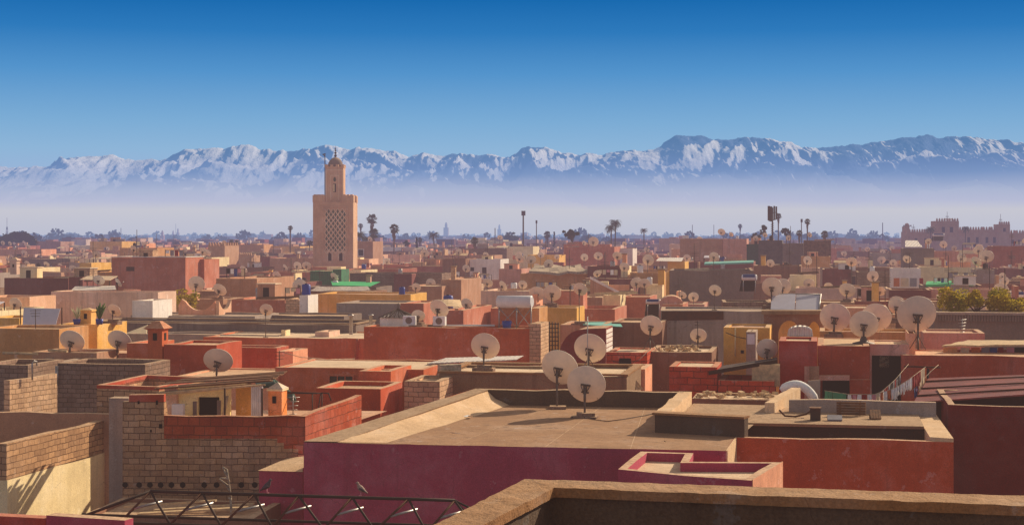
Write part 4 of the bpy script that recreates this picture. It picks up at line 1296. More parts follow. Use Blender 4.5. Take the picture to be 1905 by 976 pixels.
# lit return of the parapet on the right
r0 = pl.p(566.5, 774); r1 = (r0[0] + V_[0]*5.2, r0[1] + V_[1]*5.2)
wall_part(blk, (r0[0] + .02, r0[1] + .01), (r1[0], r1[1]), .2, 7.7, (r0[2], r0[2] + .12), 'redbrick_lit' if 'redbrick_lit' in MATS else 'redbrick', 'brick_return')
c0 = pl.p(228, 747); c1 = (c0[0] + V_[0]*8, c0[1] + V_[1]*8)
wall_part(blk, (r0[0], r0[1]), (r1[0], r1[1]), .2, 0, 7.68, 'block', 'side_wall')
wall_part(blk, (c0[0] - .62, c0[1] + .9), (c0[0] - .02, c0[1] + .85), .5, 0, c0[2] + .02, 'grey', 'corner_pier')
zrf = 8.15
mb = MB(); mb.face([(A[0] + .2, A[1] + .2, zrf), (B[0] - .1, B[1] + .2, zrf), (B[0] + V_[0]*8, B[1] + V_[1]*8, zrf), (A[0] + V_[0]*8, A[1] + V_[1]*8, zrf)]); mb.build('roof', 'roof_rose', blk)
REG.append(([(A[0], A[1]), (B[0], B[1]), (B[0] + V_[0]*8, B[1] + V_[1]*8), (A[0] + V_[0]*8, A[1] + V_[1]*8)], zrf, 9, blk))
hl = MB()
for px in (233, 259, 279, 299, 319, 340, 380, 403, 449, 474):
    c = pl.p(px, 901, .012); u_ = pl.U; r = .085
    hl.face([(c[0] + cos(2*pi*k/10)*r*u_[0], c[1] + cos(2*pi*k/10)*r*u_[1], c[2] + sin(2*pi*k/10)*r) for k in range(10)])
hl.build('beam_hole', 'void', blk)
# two broken-out holes in the corner column
hl = MB()
for px, py, w_, h_ in ((299, 792, 3, 4), (281, 801, 1.5, 2.5), (258, 748, 2, 3), (292, 748, 2, 4)):
    hl.face([pl.p(px - w_, py + h_, .012), pl.p(px + w_, py + h_, .012), pl.p(px + w_, py - h_, .012), pl.p(px - w_, py - h_, .012)])
hl.build('broken_hole', 'void', blk)
# low red kerbed roof left of it (180-240, 720-760)
q = Plane(181, 54, -11)
qa, qb = q.p(180, 722), q.p(300, 726)
lowb = make_house('house', 'low block house with red brick rim between grey block houses at left', [(qa[0], qa[1]), (qb[0], qb[1] - .3), (qb[0] + .8, qb[1] + 3.4), (qa[0] + .7, qa[1] + 4)], [qa[2]]*4, qa[2] - .3, 'block', 'roof_rose', .2)
mb = MB(); ring(mb, lowb.poly, qa[2] + .12, qa[2], qa[2] + .004, .2, .02); mb.build('brick_rim', 'brick_red', lowb.root)

# yellow rooftop room
pr = Plane(320, 50.4, -3)
yr = thing('roof_room', 'yellow rooftop room with dark open doorway under a plank lean-to on the block house', 'roof room', (*pr.p(400, 775)[:2], zrf))
f0 = pr.p(400, 800)
mb = MB(); pr.slab(mb, [(332, 778), (368, 778), (368, 738), (408, 738), (408, 778), (428, 778), (428, 716), (332, 722)], .18); mb.build('front_wall', 'room_yellow', yr)
mb = MB(); pr.slab(mb, [(316, 778), (331, 778), (331, 716), (308, 720)], .3, .15); mb.build('side_wall', 'salmon_pale', yr)
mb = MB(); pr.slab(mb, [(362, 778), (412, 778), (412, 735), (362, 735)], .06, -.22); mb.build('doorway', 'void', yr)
mb = MB(); pr.slab(mb, [(359, 778), (366, 778), (366, 746), (359, 746)], .05, .03); pr.slab(mb, [(404, 778), (411, 778), (411, 744), (404, 744)], .05, .03); mb.build('shutter', 'grey_dark', yr)
mb = MB(); pr.slab(mb, [(428, 778), (468, 778), (468, 724), (428, 724)], .14, -.8); mb.build('yellow_wall', 'ochre', yr)
mb = MB()
rp = [pr.p(300, 724, .5), pr.p(508, 709, .5), pr.p(512, 703, -2.0), pr.p(318, 718, -2.0)]
for k in range(11):
    f0_, f1_ = k / 11, (k + .82) / 11
    e = lambda a, b, f: [a[i] + (b[i]-a[i])*f for i in range(3)]
    a, b, c, d = e(rp[0], rp[3], f0_), e(rp[1], rp[2], f0_), e(rp[1], rp[2], f1_), e(rp[0], rp[3], f1_)
    dz = random.Random(k).uniform(0, .07); sh = random.Random(k + 50).uniform(-.35, .3)
    a[0] += sh; d[0] += sh
    mb.slab([(p[0], p[1], p[2] + dz) for p in (a, b, c, d)], (0, 0, 0), (0, 0, .03))
mb.build('plank_roof', 'wood', yr)
mb = MB()
for px, py in ((300, 732), (296, 736)):
    mb.path([pr.p(px, py - 4, .55), pr.p(500, 712, .55)], .03, 5)
mb.path([pr.p(300, 729, .2), pr.p(470, 712, .2)], .03, 5)
mb.build('beam', 'wood_pale', yr)
mb = MB(); 
for px in (432, 500): mb.tube(pr.p(px, 776, 1.0), pr.p(px, 716, 1.0), .03, 6)
mb.build('post', 'wood_dark', yr)
mb = MB(); mb.path([pr.p(421, 776, .5), pr.p(426, 735, .2)], .05, 5); mb.build('leaning_board', 'wood_pale', yr)
mb = MB(); prv = None
for i in range(13):
    px = 471 + 22 * i / 12; o_ = .25 * (i % 2) * .4
    cur = (pr.p(px, 775, .3 + o_), pr.p(px, 716, .3 + o_))
    if prv: mb.face([prv[0], cur[0], cur[1], prv[1]], True)
    prv = cur
mb.build('curtain', 'cloth_white', yr)
c = pr.p(341, 776, .6); mb = MB(); mb.box((c[0], c[1], c[2]), .35, .3, .48, 0)
tag(mb.build('stool_box', 'white_metal'), 'small white box standing left of the dark doorway of the yellow room', 'box')
# orange chimney box with white pyramid cap
c = pr.p(513, 775, -.3)
ch = thing('chimney', 'orange chimney box with pale pyramid cap beside the white curtain', 'chimney', c)
mb = MB(); mb.box(c, .44, .5, .80, -11); mb.build('shaft', 'orange', ch)
mb = MB(); mb.box((c[0], c[1], c[2] + .802), .52, .58, .06, -11); mb.build('rim', 'cream', ch)
mb = MB(); U_, V__ = axes(-11)
tp_ = [(c[0] + sx*.27*U_[0] + sy*.30*V__[0], c[1] + sx*.27*U_[1] + sy*.30*V__[1], c[2] + .864) for sx, sy in ((-1, -1), (1, -1), (1, 1), (-1, 1))]
for i in range(4): mb.face([tp_[i], tp_[(i+1) % 4], (c[0], c[1], c[2] + 1.06)])
mb.build('cap', 'white', ch)
mb = MB(); hh = [c[0] - .02 - .262*V__[0], c[1] - .262*V__[1], c[2] + .42]
mb.slab([(hh[0] - .06, hh[1], hh[2]), (hh[0] + .06, hh[1] - .02, hh[2]), (hh[0] + .06, hh[1] - .02, hh[2] + .22), (hh[0] - .06, hh[1], hh[2] + .22)], (0, 0, 0), (0, -.012, 0)); mb.build('vent_hole', 'void', ch)
# green glazed tile coping
mb = MB()
for k in range(12):
    f = k / 11; a = P(478 + 30*f, 712 - 4*f, 56); mb.path([(a[0], a[1], a[2]), (a[0] + .14, a[1] - .4, a[2] - .12)], .06, 6)
tag(mb.build('roof_tiles', 'tile_green'), 'row of green glazed half-round tiles above the white curtain', 'roof tiles')
mb = MB()
for k in range(13):
    f = k / 12; a = P(508 + 36*f, 706 + 28*f, 57 - 3*f); mb.path([(a[0], a[1], a[2]), (a[0] + .1, a[1] - .2, a[2] - .2)], .08, 6)
tag(mb.build('roof_tiles', 'tile_green'), 'descending edge of green glazed tiles right of the orange chimney', 'roof tiles')

# ================================================================ steel truss with pigeons
Yt = 34.0
tn = [(280, 913), (376, 917), (473, 919.5), (556, 923), (655, 927), (760, 929.5), (846, 931)]
TH = -4
plt = Plane(280, Yt, TH)
trs = thing('steel_truss', 'dark steel roof truss spanning the bottom left with pigeons on it', 'truss', (*plt.p(560, 940)[:2], plt.p(560, 976)[2]))
ztop = plt.p(280, 913)[2]
top = [plt.p(px, py) for px, py in tn]; top = [(p[0], p[1], ztop - .02*i) for i, p in enumerate(top)]
U_, V__ = plt.U, plt.V
H_ = .60; W_ = .9
pitch = (top[-1][0] - top[0][0]) / 6
def btm(k, side):      # bottom nodes half a bay away
    p = top[0]; x = p[0] + pitch * (k - .5)
    return (x + side*W_*V__[0], p[1] + (x - p[0]) * U_[1]/U_[0] + side*W_*V__[1], ztop - H_ - .02*k)
mb = MB(); mb.path(top, .034, 8); mb.build('top_chord', 'iron', trs)
for sgn in (-1, 1):
    mb = MB(); mb.path([btm(k, sgn*.45) for k in range(-1, 8)], .032, 8); mb.build('bottom_chord', 'iron', trs)
    if sgn > 0: continue
    for k in range(7):
        mb = MB(); mb.path([top[k], btm(k, sgn*.45)], .026, 6); mb.build('diagonal', 'rusty', trs)
        mb = MB(); mb.path([top[k], btm(k + 1, sgn*.45)], .026, 6); mb.build('diagonal', 'iron', trs)
for q, r_ in ((btm(-1, -.45), .032), ((top[-1][0] + .45, top[-1][1] - .2, top[-1][2] - .45), .022), ((top[-1][0] + .75, top[-1][1] - .1, top[-1][2] - .35), .022)):
    mb = MB(); mb.path([top[0] if q[0] < top[0][0] else top[-1], q], r_, 6); mb.build('end_strut', 'iron', trs)
for k in range(7):
    a, b, c = top[k], btm(k, -.45), btm(k, .45)
    m1 = [(a[i]*.45 + b[i]*.55) for i in range(3)]; m2 = [a[i]*.62 + btm(k + 1, .45)[i]*.38 for i in range(3)]
    mb = MB(); mb.path([m1, m2], .026, 6); mb.build('cross_brace', 'steel_pale', trs)  # braces coloured pale to paint them as catching the sun

def pigeon(label, px, facing, mat, k):
    i = 0
    f = lambda x: None
    # the chord's height at this pixel
    for a, b in zip(tn, tn[1:]):
        if a[0] <= px <= b[0]:
            q = (px - a[0]) / (b[0] - a[0]); j = tn.index(a)
            p = [top[j][n] + (top[j+1][n] - top[j][n])*q for n in range(3)]
    x, y, zz = p; zz += .034
    root = thing('pigeon', label, 'pigeon', (x, y, zz))
    s = facing
    mb = MB()
    spine = [(-.20, .02), (-.14, .05), (-.07, .085), (0, .125), (.045, .165), (.07, .205), (.085, .235), (.105, .245), (.122, .24)]
    radii = [.012, .022, .048, .062, .05, .030, .030, .026, .010]
    mb.path([(x + s*px_*.72, y + .1*px_*s, zz + .035 + pz*1.0) for px_, pz in spine], radii, 10)
    mb.path([(x + s*.09, y + .012*s, zz + .277), (x + s*.118, y + .014*s, zz + .268)], [.009, .003], 5)
    mb.build('body', mat, root)
    lg = MB()
    for dy in (-.022, .022):
        lg.path([(x - .005*s, y + dy, zz + .09), (x, y + dy, zz + .004)], .007, 5); lg.path([(x - .01*s, y + dy, zz + .006), (x + s*.04, y + dy, zz + .006)], .006, 4)
    lg.build('leg', 'cloth_pink', root)
    w = MB()
    for dy in (-1, 1):
        w.path([(x + s*.03, y + dy*.045, zz + .165), (x - s*.05, y + dy*.052, zz + .13), (x - s*.13, y + dy*.02, zz + .075)], [.02, .03, .006], 6)
    w.build('wing', 'feather', root)
pigeon('dark pigeon standing near the middle of the truss in front of the stub wall', 497, 1, 'feather', 0)
pigeon('pale pigeon facing left, standing on the truss in front of the purple wall', 671, -1, 'feather_pale', 1)

# dead branched aerial rod before the block wall
mb = MB(); pA_ = P(429, 965, 42)
mb.path([P(431, 965, 42), P(429, 925, 42)], .035, 6)
for a, b in (((429, 925), (426, 895)), ((426, 895), (414, 868)), ((424, 890), (410, 888)), ((427, 905), (408, 890)), ((414, 868), (422, 872)), ((428, 915), (420, 900)), ((426, 895), (419, 876)), ((429, 925), (424, 926)), ((422, 872), (427, 900))):
    mb.path([P(*a, 42), P(*b, 42)], [.03, .016], 5)
tag(mb.build('dead_stem', 'rag'), 'bare bleached plant stem sticking up before the grey block wall', 'dead plant')
# planks and rubble on a low roof under the truss
h = house('low dark roof with planks lying under the truss at bottom left', 150, 468, 962, 42.2, 3.0, 'dark_brown', .1, -8, 'dark_brown')
for k, (x0, y0, x1, y1, wd) in enumerate(((255, 938, 480, 929, .22), (285, 946, 490, 940, .18), (230, 944, 420, 936, .12))):
    a = P(x0, y0, 43 + .4*k); b = P(x1 - 20, y1, 43.3 + .4*k); mb = MB()
    mb.obox((a[0], a[1], h.zr + .02 + .03*k), (b[0]-a[0], b[1]-a[1], .12), (.03, wd, 0), (0, 0, .05))
    tag(mb.build('plank', 'wood_pale'), ['long pale plank lying on the low roof behind the truss', 'shorter pale plank in front of the long plank behind the truss', 'narrow pale plank left of the long plank behind the truss'][k], 'plank')
# ================================================================ helpers for the middle distance
def sheet(label, name, pts, mat, cat, th=0.04, sag=0.0, n=6, wav=0.0):
    """awning or tarpaulin through four surveyed points (px, py, Y), front edge first"""
    a, b, c, d = [Vector(P(*p)) for p in pts]; mb = MB(); rr = random.Random(int(pts[0][0]))
    grid = []
    for j in range(n + 1):
        row = []
        for i in range(n + 1):
            f, g = i / n, j / n
            p = (a*(1-f) + b*f)*(1-g) + (d*(1-f) + c*f)*g
            p.z += -sag * sin(pi*f) * sin(pi*max(.15, g)) + rr.uniform(-wav, wav); row.append(p)
        grid.append(row)
    for j in range(n):
        for i in range(n):
            mb.face([tuple(grid[j][i]), tuple(grid[j][i+1]), tuple(grid[j+1][i+1]), tuple(grid[j+1][i])])
    for i in range(n):
        p, q = grid[0][i], grid[0][i+1]; mb.face([(p.x, p.y, p.z - th), (q.x, q.y, q.z - th), tuple(q), tuple(p)])
    PROT.append((min(p[0] for p in pts), max(p[0] for p in pts), min(p[1] for p in pts) - 3, max(p[1] for p in pts) + 6, min(p[2] for p in pts)))
    return tag(mb.build(name, mat), label, cat)

def posts(o_label, pts, zb, r=0.03, mat='wood_dark'):
    for i, p in enumerate(pts):
        mb = MB(); q = P(*p); mb.tube((q[0], q[1], zb), q, r, 5)
        tag(mb.build('post', mat), o_label[i] if isinstance(o_label, list) else o_label, 'post')

# ================================================================ left side, near rows
h = house('grey block house front with lit block end below the two left dishes', 107, 270, 676, 62, 2.4, 'block_dark', .2, roofm='roof_grey')
dr = MB(); dr.path([on_front(h, 108, 680, .1), on_front(h, 108, 716, .1)], .07, 7); dr.build('drain_pipe', 'steel_pale', h.root)
z = 9.0; a, b = g2(18, 707, z), g2(106, 696, z)
wall('sunlit grey block wall at the left edge with jagged near end', a, b, .25, 5, (9.0, 9.04), 'block_pale', 'block_wall', jit=.07)
house('dark grey block house at the left edge behind the sunlit block wall', -40, 52, 678, 63, 3, 'block_dark', .25, roofm='roof_grey')
house('grey block house between the left edge and the block house with a lit end', 50, 112, 672, 67, 3, 'grey', .25, roofm='roof_grey')
mb = MB(); q = P(60, 706, 57); mb.path([P(60, 706, 57), P(60, 676, 57), P(63, 671, 57), P(68, 672, 57.2), P(69, 680, 57.2)], .03, 6); tag(mb.build('pipe', 'steel_pale'), 'bent pale vent pipe at the sunlit grey block wall', 'pipe')
h = house('brown stained wall house under the slanted white sheet at the left edge', -30, 110, 611, 74, 3.0, 'ochre_dark', .12, roofm='roof')
h = house('low stained house before the brown stained one at the left edge', 60, 180, 655, 69, 2.2, 'brown', .12, roofm='roof_rose')
for k, (x0, x1, py) in enumerate(((5, 70, 656), (90, 125, 651))):
    mb = MB(); a = P(x0, py, 68.5); b = P(x1, py + 2, 68.2); mb.path([a, b], .06, 5)
    tag(mb.build('pole', 'wood_pale'), ['long pale pole lying across the grey block houses at the left edge', 'short pale pole lying left of the leftmost big dish'][k], 'pole')
house('salmon lit low roof under the second dish from the left', 152, 247, 656, 71, 2.6, 'salmon', .06, roofm='salmon')

# red house with the chimney tower
house('dark red wall house left of the red chimney tower', 236, 281, 638, 69, 2.5, 'terracotta', .1, roofm='salmon')
h = house('big dark red wall house right of the red chimney tower', 305, 403, 641, 66, 2.9, 'terracotta_dark', .1, roofm='salmon')
c = P(294, 690, 66.6)
tw = thing('chimney', 'tall square red chimney tower with flared pyramid cap and dark openings', 'chimney', (c[0], c[1], 7))
mb = MB(); mb.box((c[0], c[1], 7), .62, .62, P(294, 613, 66.6)[2] - 7, -11); mb.build('shaft', 'terracotta', tw)
zt = P(294, 613, 66.6)[2]; U_, V_ = axes(-11)
mb = MB(); sq = lambda r, z: [(c[0] + sx*r*U_[0] + sy*r*V_[0], c[1] + sx*r*U_[1] + sy*r*V_[1], z) for sx, sy in ((-1,-1),(1,-1),(1,1),(-1,1))]
A_, B_, C_ = sq(.32, zt + .004), sq(.45, zt + .07), sq(.13, zt + .36)
for i in range(4):
    j = (i+1) % 4; mb.face([A_[i], A_[j], B_[j], B_[i]]); mb.face([B_[i], B_[j], C_[j], C_[i]])
mb.face(C_); mb.face(A_[::-1]); mb.build('cap', 'terracotta', tw)
for nrm, ax in ((V_, U_), (U_, V_)):
    s_ = -1 if nrm is V_ else 1
    o = (c[0] + s_*nrm[0]*.315, c[1] + s_*nrm[1]*.315); mb = MB()
    mb.slab([(o[0] - ax[0]*.09, o[1] - ax[1]*.09, zt - .42), (o[0] + ax[0]*.09, o[1] + ax[1]*.09, zt - .42), (o[0] + ax[0]*.09, o[1] + ax[1]*.09, zt - .12), (o[0] - ax[0]*.09, o[1] - ax[1]*.09, zt - .12)], (0, 0, 0), (s_*nrm[0]*.012, s_*nrm[1]*.012, 0)); mb.build('smoke_hole', 'void', tw)
h = house('dark red wall house behind the tilted dish left of centre', 420, 515, 646, 71, 1.6, 'terracotta_dark', .1, roofm='salmon')
house('small salmon box house with lit cream side right of the dark red wall', 516, 545, 653, 69, 2.0, 'salmon', .1, roofm='roof_rose')
house('salmon low roof under the tilted dish left of centre', 330, 512, 700, 62.5, 4.0, 'salmon', .05, roofm='salmon_pale')
dish('large tilted dish before the dark red walls left of centre', 405, 673, 54, 4, 38, 60.5, 'foot', 712, roll=24)
# orange houses
h = house('orange house with pale flat roof and small barred window left of centre', 512, 788, 685, 62, 4.6, 'terracotta', .04, roofm='roof_pale')
opening(h, 614, 657, 699, 714, 'window', 'terracotta', 'glass_dark', .06, 2)
h = house('orange box house with sunlit right side right of the barred window', 668, 727, 690, 59.4, 3.0, 'terracotta', .15, roofm='salmon')
h = house('lowest orange house with bright right side before the barred window', 588, 708, 722, 56, 2.9, 'rust', .15, roofm='dark_brown')
house('rough pale block wall house right of the orange houses', 752, 818, 709, 57.2, 2.6, 'block_pale', .1, roofm='roof')
mb = MB(); prv = None     # plastic sheeting
for i in range(17):
    f = i / 16; a = P(603 + 62*f, 775 + 22*f, 51.5 + .12*(i % 2)); b = P(601 + 62*f, 805, 51.3)
    if prv: mb.face([prv[1], b, a, prv[0]], True)
    prv = (a, b)
tag(mb.build('plastic_sheet', 'cloth_white'), 'pale plastic sheet hanging behind the brick parapet return', 'plastic sheet')
mb = MB(); mb.path([P(603, 812, 51.6), P(603, 770, 51.6)], .03, 6); mb.path([P(596, 778, 51.6), P(610, 776, 51.6)], .02, 5); tag(mb.build('post', 'iron'), 'thin iron cross post beside the plastic sheet', 'post')
# aerials and rails on the block house roof
def aerial(label, px, top, base, Y, arms=4, w=.5, mat='iron', rot=0.3):
    mb = MB(); a, b = P(px, base, Y), P(px, top, Y); mb.tube(a, b, .018, 5)
    for k in range(arms):
        z = b[2] - .06 - .13*k; l = w * (1 - .12*k)
        mb.tube((b[0] - l/2*cos(rot), b[1] - l/2*sin(rot), z), (b[0] + l/2*cos(rot), b[1] + l/2*sin(rot), z), .010, 4)
    return tag(mb.build('aerial', mat), label, 'aerial')
aerial('comb-shaped aerial standing on the block house behind its brick parapet', 545, 735, 772, 50.2, 5, .42, 'steel_pale')
aerial('tall thin aerial pole rising in front of the upper right centre dish', 1093, 588, 692, 59.6, 0, .4, 'steel_pale')
aerial('tall thin pole aerial on the grey house left of the ochre house', 1298, 596, 652, 69.5, 2, .3, 'iron')
aerial('thin pole aerial on the brown stained wall house at the left edge', 66, 575, 613, 75, 3, .5, 'iron')
aerial('comb aerial lying crooked on the rough pinkish stone wall', 1790, 592, 622, 69, 5, .9, 'steel_pale', .9)
aerial('thin aerial on the orange house with the barred window', 520, 652, 686, 63, 3, .4, 'iron')
mb = MB(); pts = [P(527, 655, 68), P(560, 664, 68.5), P(610, 668, 70), P(660, 667, 72)]; mb.path(pts, .014, 4); tag(mb.build('cable', 'rag'), 'pale cable sagging before the wide orange red wall', 'cable')
mb = MB(); pts = [P(1208, 650, 67.2), P(1190, 668, 66), P(1172, 676, 65.5), P(1140, 672, 66)]; mb.path(pts, .014, 4); tag(mb.build('cable', 'iron'), 'dark cable hanging across the bright orange brick house', 'cable')
mb = MB(); pts = [P(1432, 634, 71), P(1400, 632, 71), P(1370, 626, 71.2), P(1350, 618, 71.4)]; mb.path(pts, .02, 4); tag(mb.build('cable', 'iron'), 'dark cable sagging across the ochre house front', 'cable')
mb = MB(); 
for a, b in (((599, 772), (599, 729)), ((590, 772), (597, 730)), ((599, 730), (612, 731)), ((611, 730), (616, 745)), ((520, 731), (590, 731)), ((581, 772), (581, 731)), ((504, 728), (600, 731))): mb.path([P(*a, 51), P(*b, 51)], .02, 5)
tag(mb.build('railing', 'iron'), 'thin bent iron railing on the block house roof', 'railing')
mb = MB(); prv = None
for i in range(9):
    f = i / 8; a = P(488 + 42*f, 690 + 3*f, 60); prv = a
dishes_left = [('leftmost of the two big dishes on the grey block house, tilted left', 133, 636, 46, 8, 36, 26), ('second big dish from the left, beside the red chimney tower', 221, 635, 43, 10, 36, 24)]
dish(dishes_left[0][0], 133, 636, 46, 8, 36, 69.3, 'foot', 662, roll=24)
dish(dishes_left[1][0], 221, 635, 44, 10, 36, 70.6, 'foot', 669, roll=22)

# ================================================================ centre rows
h = house('grey concrete house with weathered flat roof behind the purple house', 817, 1166, 698, 58.5, 4.6, 'concrete', .06, roofm='roof_pale', coping='parapet_near')
wall('low sandy kerb at the back of the weathered flat roof', P(828, 683, 63)[:2], P(1010, 686, 62)[:2], .3, 8.4, P(920, 681, 62)[2], 'concrete', 'kerb_wall')
mb = MB(); q = P(836, 686, 60); mb.box((q[0], q[1], q[2] - .25), .8, .4, .42, 20); tag(mb.build('cushion', 'rag'), 'pale rolled mat lying on the left end of the weathered flat roof', 'mat')
dish('single large dish on the weathered flat roof before the long red wall', 902, 646, 53, 12, 30, 60.2, 'block', 692, roll=12)
dish('upper right dish of the three in the centre, on a tripod', 1097, 650, 59, 14, 30, 60.0, 'tripod', 692, roll=14)
sheet('bright white corrugated sheet in front of the long red wall', 'tin_sheet', [(795, 675, 64), (962, 668, 64), (975, 661, 69), (830, 665, 69)], 'tin_bright', 'tin roof')
BRH = house('long brownish red wall house in the centre below the silver water tank', 677, 1002, 609, 80, 2.6, 'terracotta', .12, roofm='roof_pale')
house('pale block pier house at the right end of the long red wall', 985, 1006, 602, 79.0, 2.3, 'block_pale', .1, roofm='roof_pale')
mb = MB()
for k in range(4): mb.tube(P(1022 + 5.5*k, 655, 78), P(1022 + 5.5*k, 598 + k*.5, 78), .03, 5)
for k in range(7): mb.tube(P(1021, 602 + 8*k, 78), P(1040, 602 + 8*k, 78), .025, 5)
tag(mb.build('iron_grille', 'iron'), 'tall iron grille standing right of the long red wall', 'grille')
h = house('wide orange red wall house left of the long red wall', 378, 690, 628, 86.5, 6, 'terracotta', .05, roofm='roof_pale')
mb = MB(); mb.path([on_front(h, 666, 630, .05), on_front(h, 664, 668, .05)], .08, 6); mb.build('drain_pipe', 'terracotta_dark', h.root)
house('small block hut on the wide orange red wall house', 586, 612, 617, 88, 2, 'pinkish', .08, roofm='roof_pale')
house('short white pier on the dark long roofs', 523, 531, 614, 89, .8, 'cream', .05, roofm='roof_pale')
for k, (px, t_, b_, Y) in enumerate(((653, 584, 622, 87.5), (690, 584, 612, 90))):
    c = P(px, b_, Y); H = P(px, t_, Y)[2] - c[2]; mb = MB()
    mb.lathe([(.10, 0), (.10, H*.9), (.15, H*.9), (.15, H*.96), (.06, H)], 10, c)
    tag(mb.build('flue_pipe', 'steel_pale'), ['left pale flue pipe with cowl on the dark roofs left of the glass skylight', 'right shorter pale flue pipe next to the glass skylight'][k], 'flue pipe')
mb = MB(); 
# skylight
sc_ = P(738, 604, 82.5); sk = thing('skylight', 'pyramid glass skylight with white sides on the long red wall house', 'skylight', sc_)
zt = P(738, 592, 82.5)[2]; wd = 60 * 82.5 / FX
mb = MB(); mb.box((sc_[0], sc_[1] + .9, sc_[2] - .1), wd*.94, 1.4, zt - sc_[2] + .1, -11); mb.build('base', 'white', sk)
sq = [(sc_[0] + sx*wd/2*U_[0] + sy*.78*V_[0], sc_[1] + .9 + sx*wd/2*U_[1] + sy*.78*V_[1], zt + .004) for sx, sy in ((-1,-1),(1,-1),(1,1),(-1,1))]
ap = (sc_[0], sc_[1] + .9, P(738, 574, 83.4)[2]); mb = MB(); rb = MB()
for i in range(4): mb.face([sq[i], sq[(i+1) % 4], ap])
for i in range(4):
    for k in range(6):
        f = k / 6; p = [sq[i][n] + (sq[(i+1) % 4][n] - sq[i][n])*f for n in range(3)]; rb.tube((p[0], p[1], p[2] + .01), (ap[0], ap[1], ap[2] + .01), .018, 4)
mb.build('glass', 'tin', sk); rb.build('glazing_bar', 'iron', sk)
mb = MB(); mb.tube((ap[0], ap[1], ap[2] - .03), (ap[0] + .02, ap[1], ap[2] + .3), .025, 5); mb.build('finial', 'iron', sk)
def ac_unit(label, px, py, Y, w=.62, h=.46, zb=None):
    c = P(px, py, Y); r = thing('air_conditioner', label, 'air conditioner', c)
    mb = MB(); mb.box(c, w, .35, h, -11); mb.build('casing', 'white_metal', r)
    mb = MB(); cc = (c[0] - V_[0]*.18, c[1] - V_[1]*.18, c[2] + h/2)
    mb.face([(cc[0] + cos(2*pi*k/14)*h*.38*U_[0], cc[1] + cos(2*pi*k/14)*h*.38*U_[1] - .004, cc[2] + sin(2*pi*k/14)*h*.38) for k in range(14)]); mb.build('fan_grille', 'grey_dark', r)
ac_unit('white air conditioner beside the glass skylight', 762, 604, 81.6)
ac_unit('white air conditioner under the dish right of the skylight', 818, 605, 81.4)
mb = MB(); mb.path([P(800, 605, 82.6), P(920, 605, 81.6)], .05, 5)
tag(mb.build('white_pipe', 'white_metal'), 'white pipe running along the top of the long red wall', 'pipe')
# silver water tank of the solar heater
T0, T1 = P(926, 561, 82), P(990, 561, 81.3); zb = BRH.zr
tk = thing('solar_water_heater', 'big silver cylindrical water tank on a steel frame atop the long red wall', 'water heater', (T0[0] + .9, T0[1], zb))
mb = MB(); ra = 11.5 * 82 / FX; d = Vector(T1) - Vector(T0)
mb.path([Vector(T0), Vector(T0) + d*.02, Vector(T0) + d*.98, Vector(T1)], [ra*.8, ra, ra, ra*.8], 22); mb.build('tank', 'white_metal', tk)
mb = MB()
for f in (.04, .55, .97):
    p = Vector(T0) + d*f; mb.tube((p.x, p.y - .2, zb), (p.x, p.y - .15, p.z - ra*.6), .035, 5); mb.tube((p.x, p.y + 1.2, zb), (p.x, p.y + .1, p.z - ra*.6), .03, 5)
for f0_, f1_ in ((.04, .55), (.55, .97)):
    a, b = Vector(T0) + d*f0_, Vector(T0) + d*f1_
    mb.tube((a.x, a.y - .2, zb + .05), (b.x, b.y - .17, b.z - ra), .022, 5); mb.tube((a.x, a.y - .17, a.z - ra), (b.x, b.y - .2, zb + .05), .022, 5)
mb.build('frame', 'steel_pale', tk)
mb = MB(); a, b = Vector(T0) + d*.05, Vector(T0) + d*.95
mb.slab([(a.x, a.y + 1.5, zb + .1), (b.x, b.y + 1.5, zb + .1), (b.x, b.y + .3, b.z - ra*.9), (a.x, a.y + .3, a.z - ra*.9)], (0, 0, 0), (0, .06, .04)); mb.build('collector_panel', 'brown', tk)
c = P(943, 604, 81.2); mb = MB(); mb.lathe([(.0, .0), (.2, 0), (.25, .38), (.22, .38), (.0, .05)], 14, (c[0], c[1], zb + .01)); tag(mb.build('bucket', 'blue_plastic'), 'blue bucket under the silver water tank', 'bucket')
house('ochre wall house right of the silver water tank', 992, 1073, 572, 97, 3.2, 'ochre', .1, roofm='roof_rose')
h = house('small ochre hut with dark window right of the silver water tank', 985, 1003, 573, 84.5, 2.6, 'ochre_dark', .1, roofm='roof_rose')
# maroon wall with rounded corner
pl = Plane(1127, 74, -11); mw_ = thing('house', 'maroon wall with rounded left shoulder and white louvred end in the centre', 'house', (*pl.p(1085, 680)[:2], 0))
mb = MB(); arc = [(1038, 700), (1038, 672), (1040, 655), (1045, 640), (1053, 627), (1063, 618), (1076, 613), (1095, 611), (1127, 610), (1127, 700)]
base_ = pl.p(1038, 700)[2]
pl.slab(mb, [(1038, 1000)] + arc[1:-1] + [(1127, 1000)], 2.4); mb.build('wall', 'maroon', mw_)
mb = MB(); q = pl.p(1127, 690); q2 = pl.p(1127, 612)
for k in range(9):
    z0 = q[2] + (q2[2]-q[2]) * k / 9; mb.obox((q[0] + .005, q[1] + .1, z0), (.03*pl.U[0], .03*pl.U[1], 0), (pl.V[0]*2.2, pl.V[1]*2.2, 0), (0, 0, (q2[2]-q[2])/9*.8))
mb.build('louvre', 'white', mw_)
sheet('turquoise sheet awning right of the ochre wall', 'awning', [(1085, 603, 84), (1158, 607, 84), (1152, 598, 88), (1083, 599, 88)], 'turquoise', 'awning')
h = house('bright orange brick house with dark opening right of the three centre dishes', 1128, 1204, 655, 67, 3, 'redbrick_paint', .06, roofm='roof_pale')
opening(h, 1152, 1174, 666, 684, 'opening', None, 'void')
RUB = house('brown rain-streaked wall house with rubble on its roof', 1204, 1324, 654, 68, 4, 'dark_brown', .1, roofm='roof_pale')
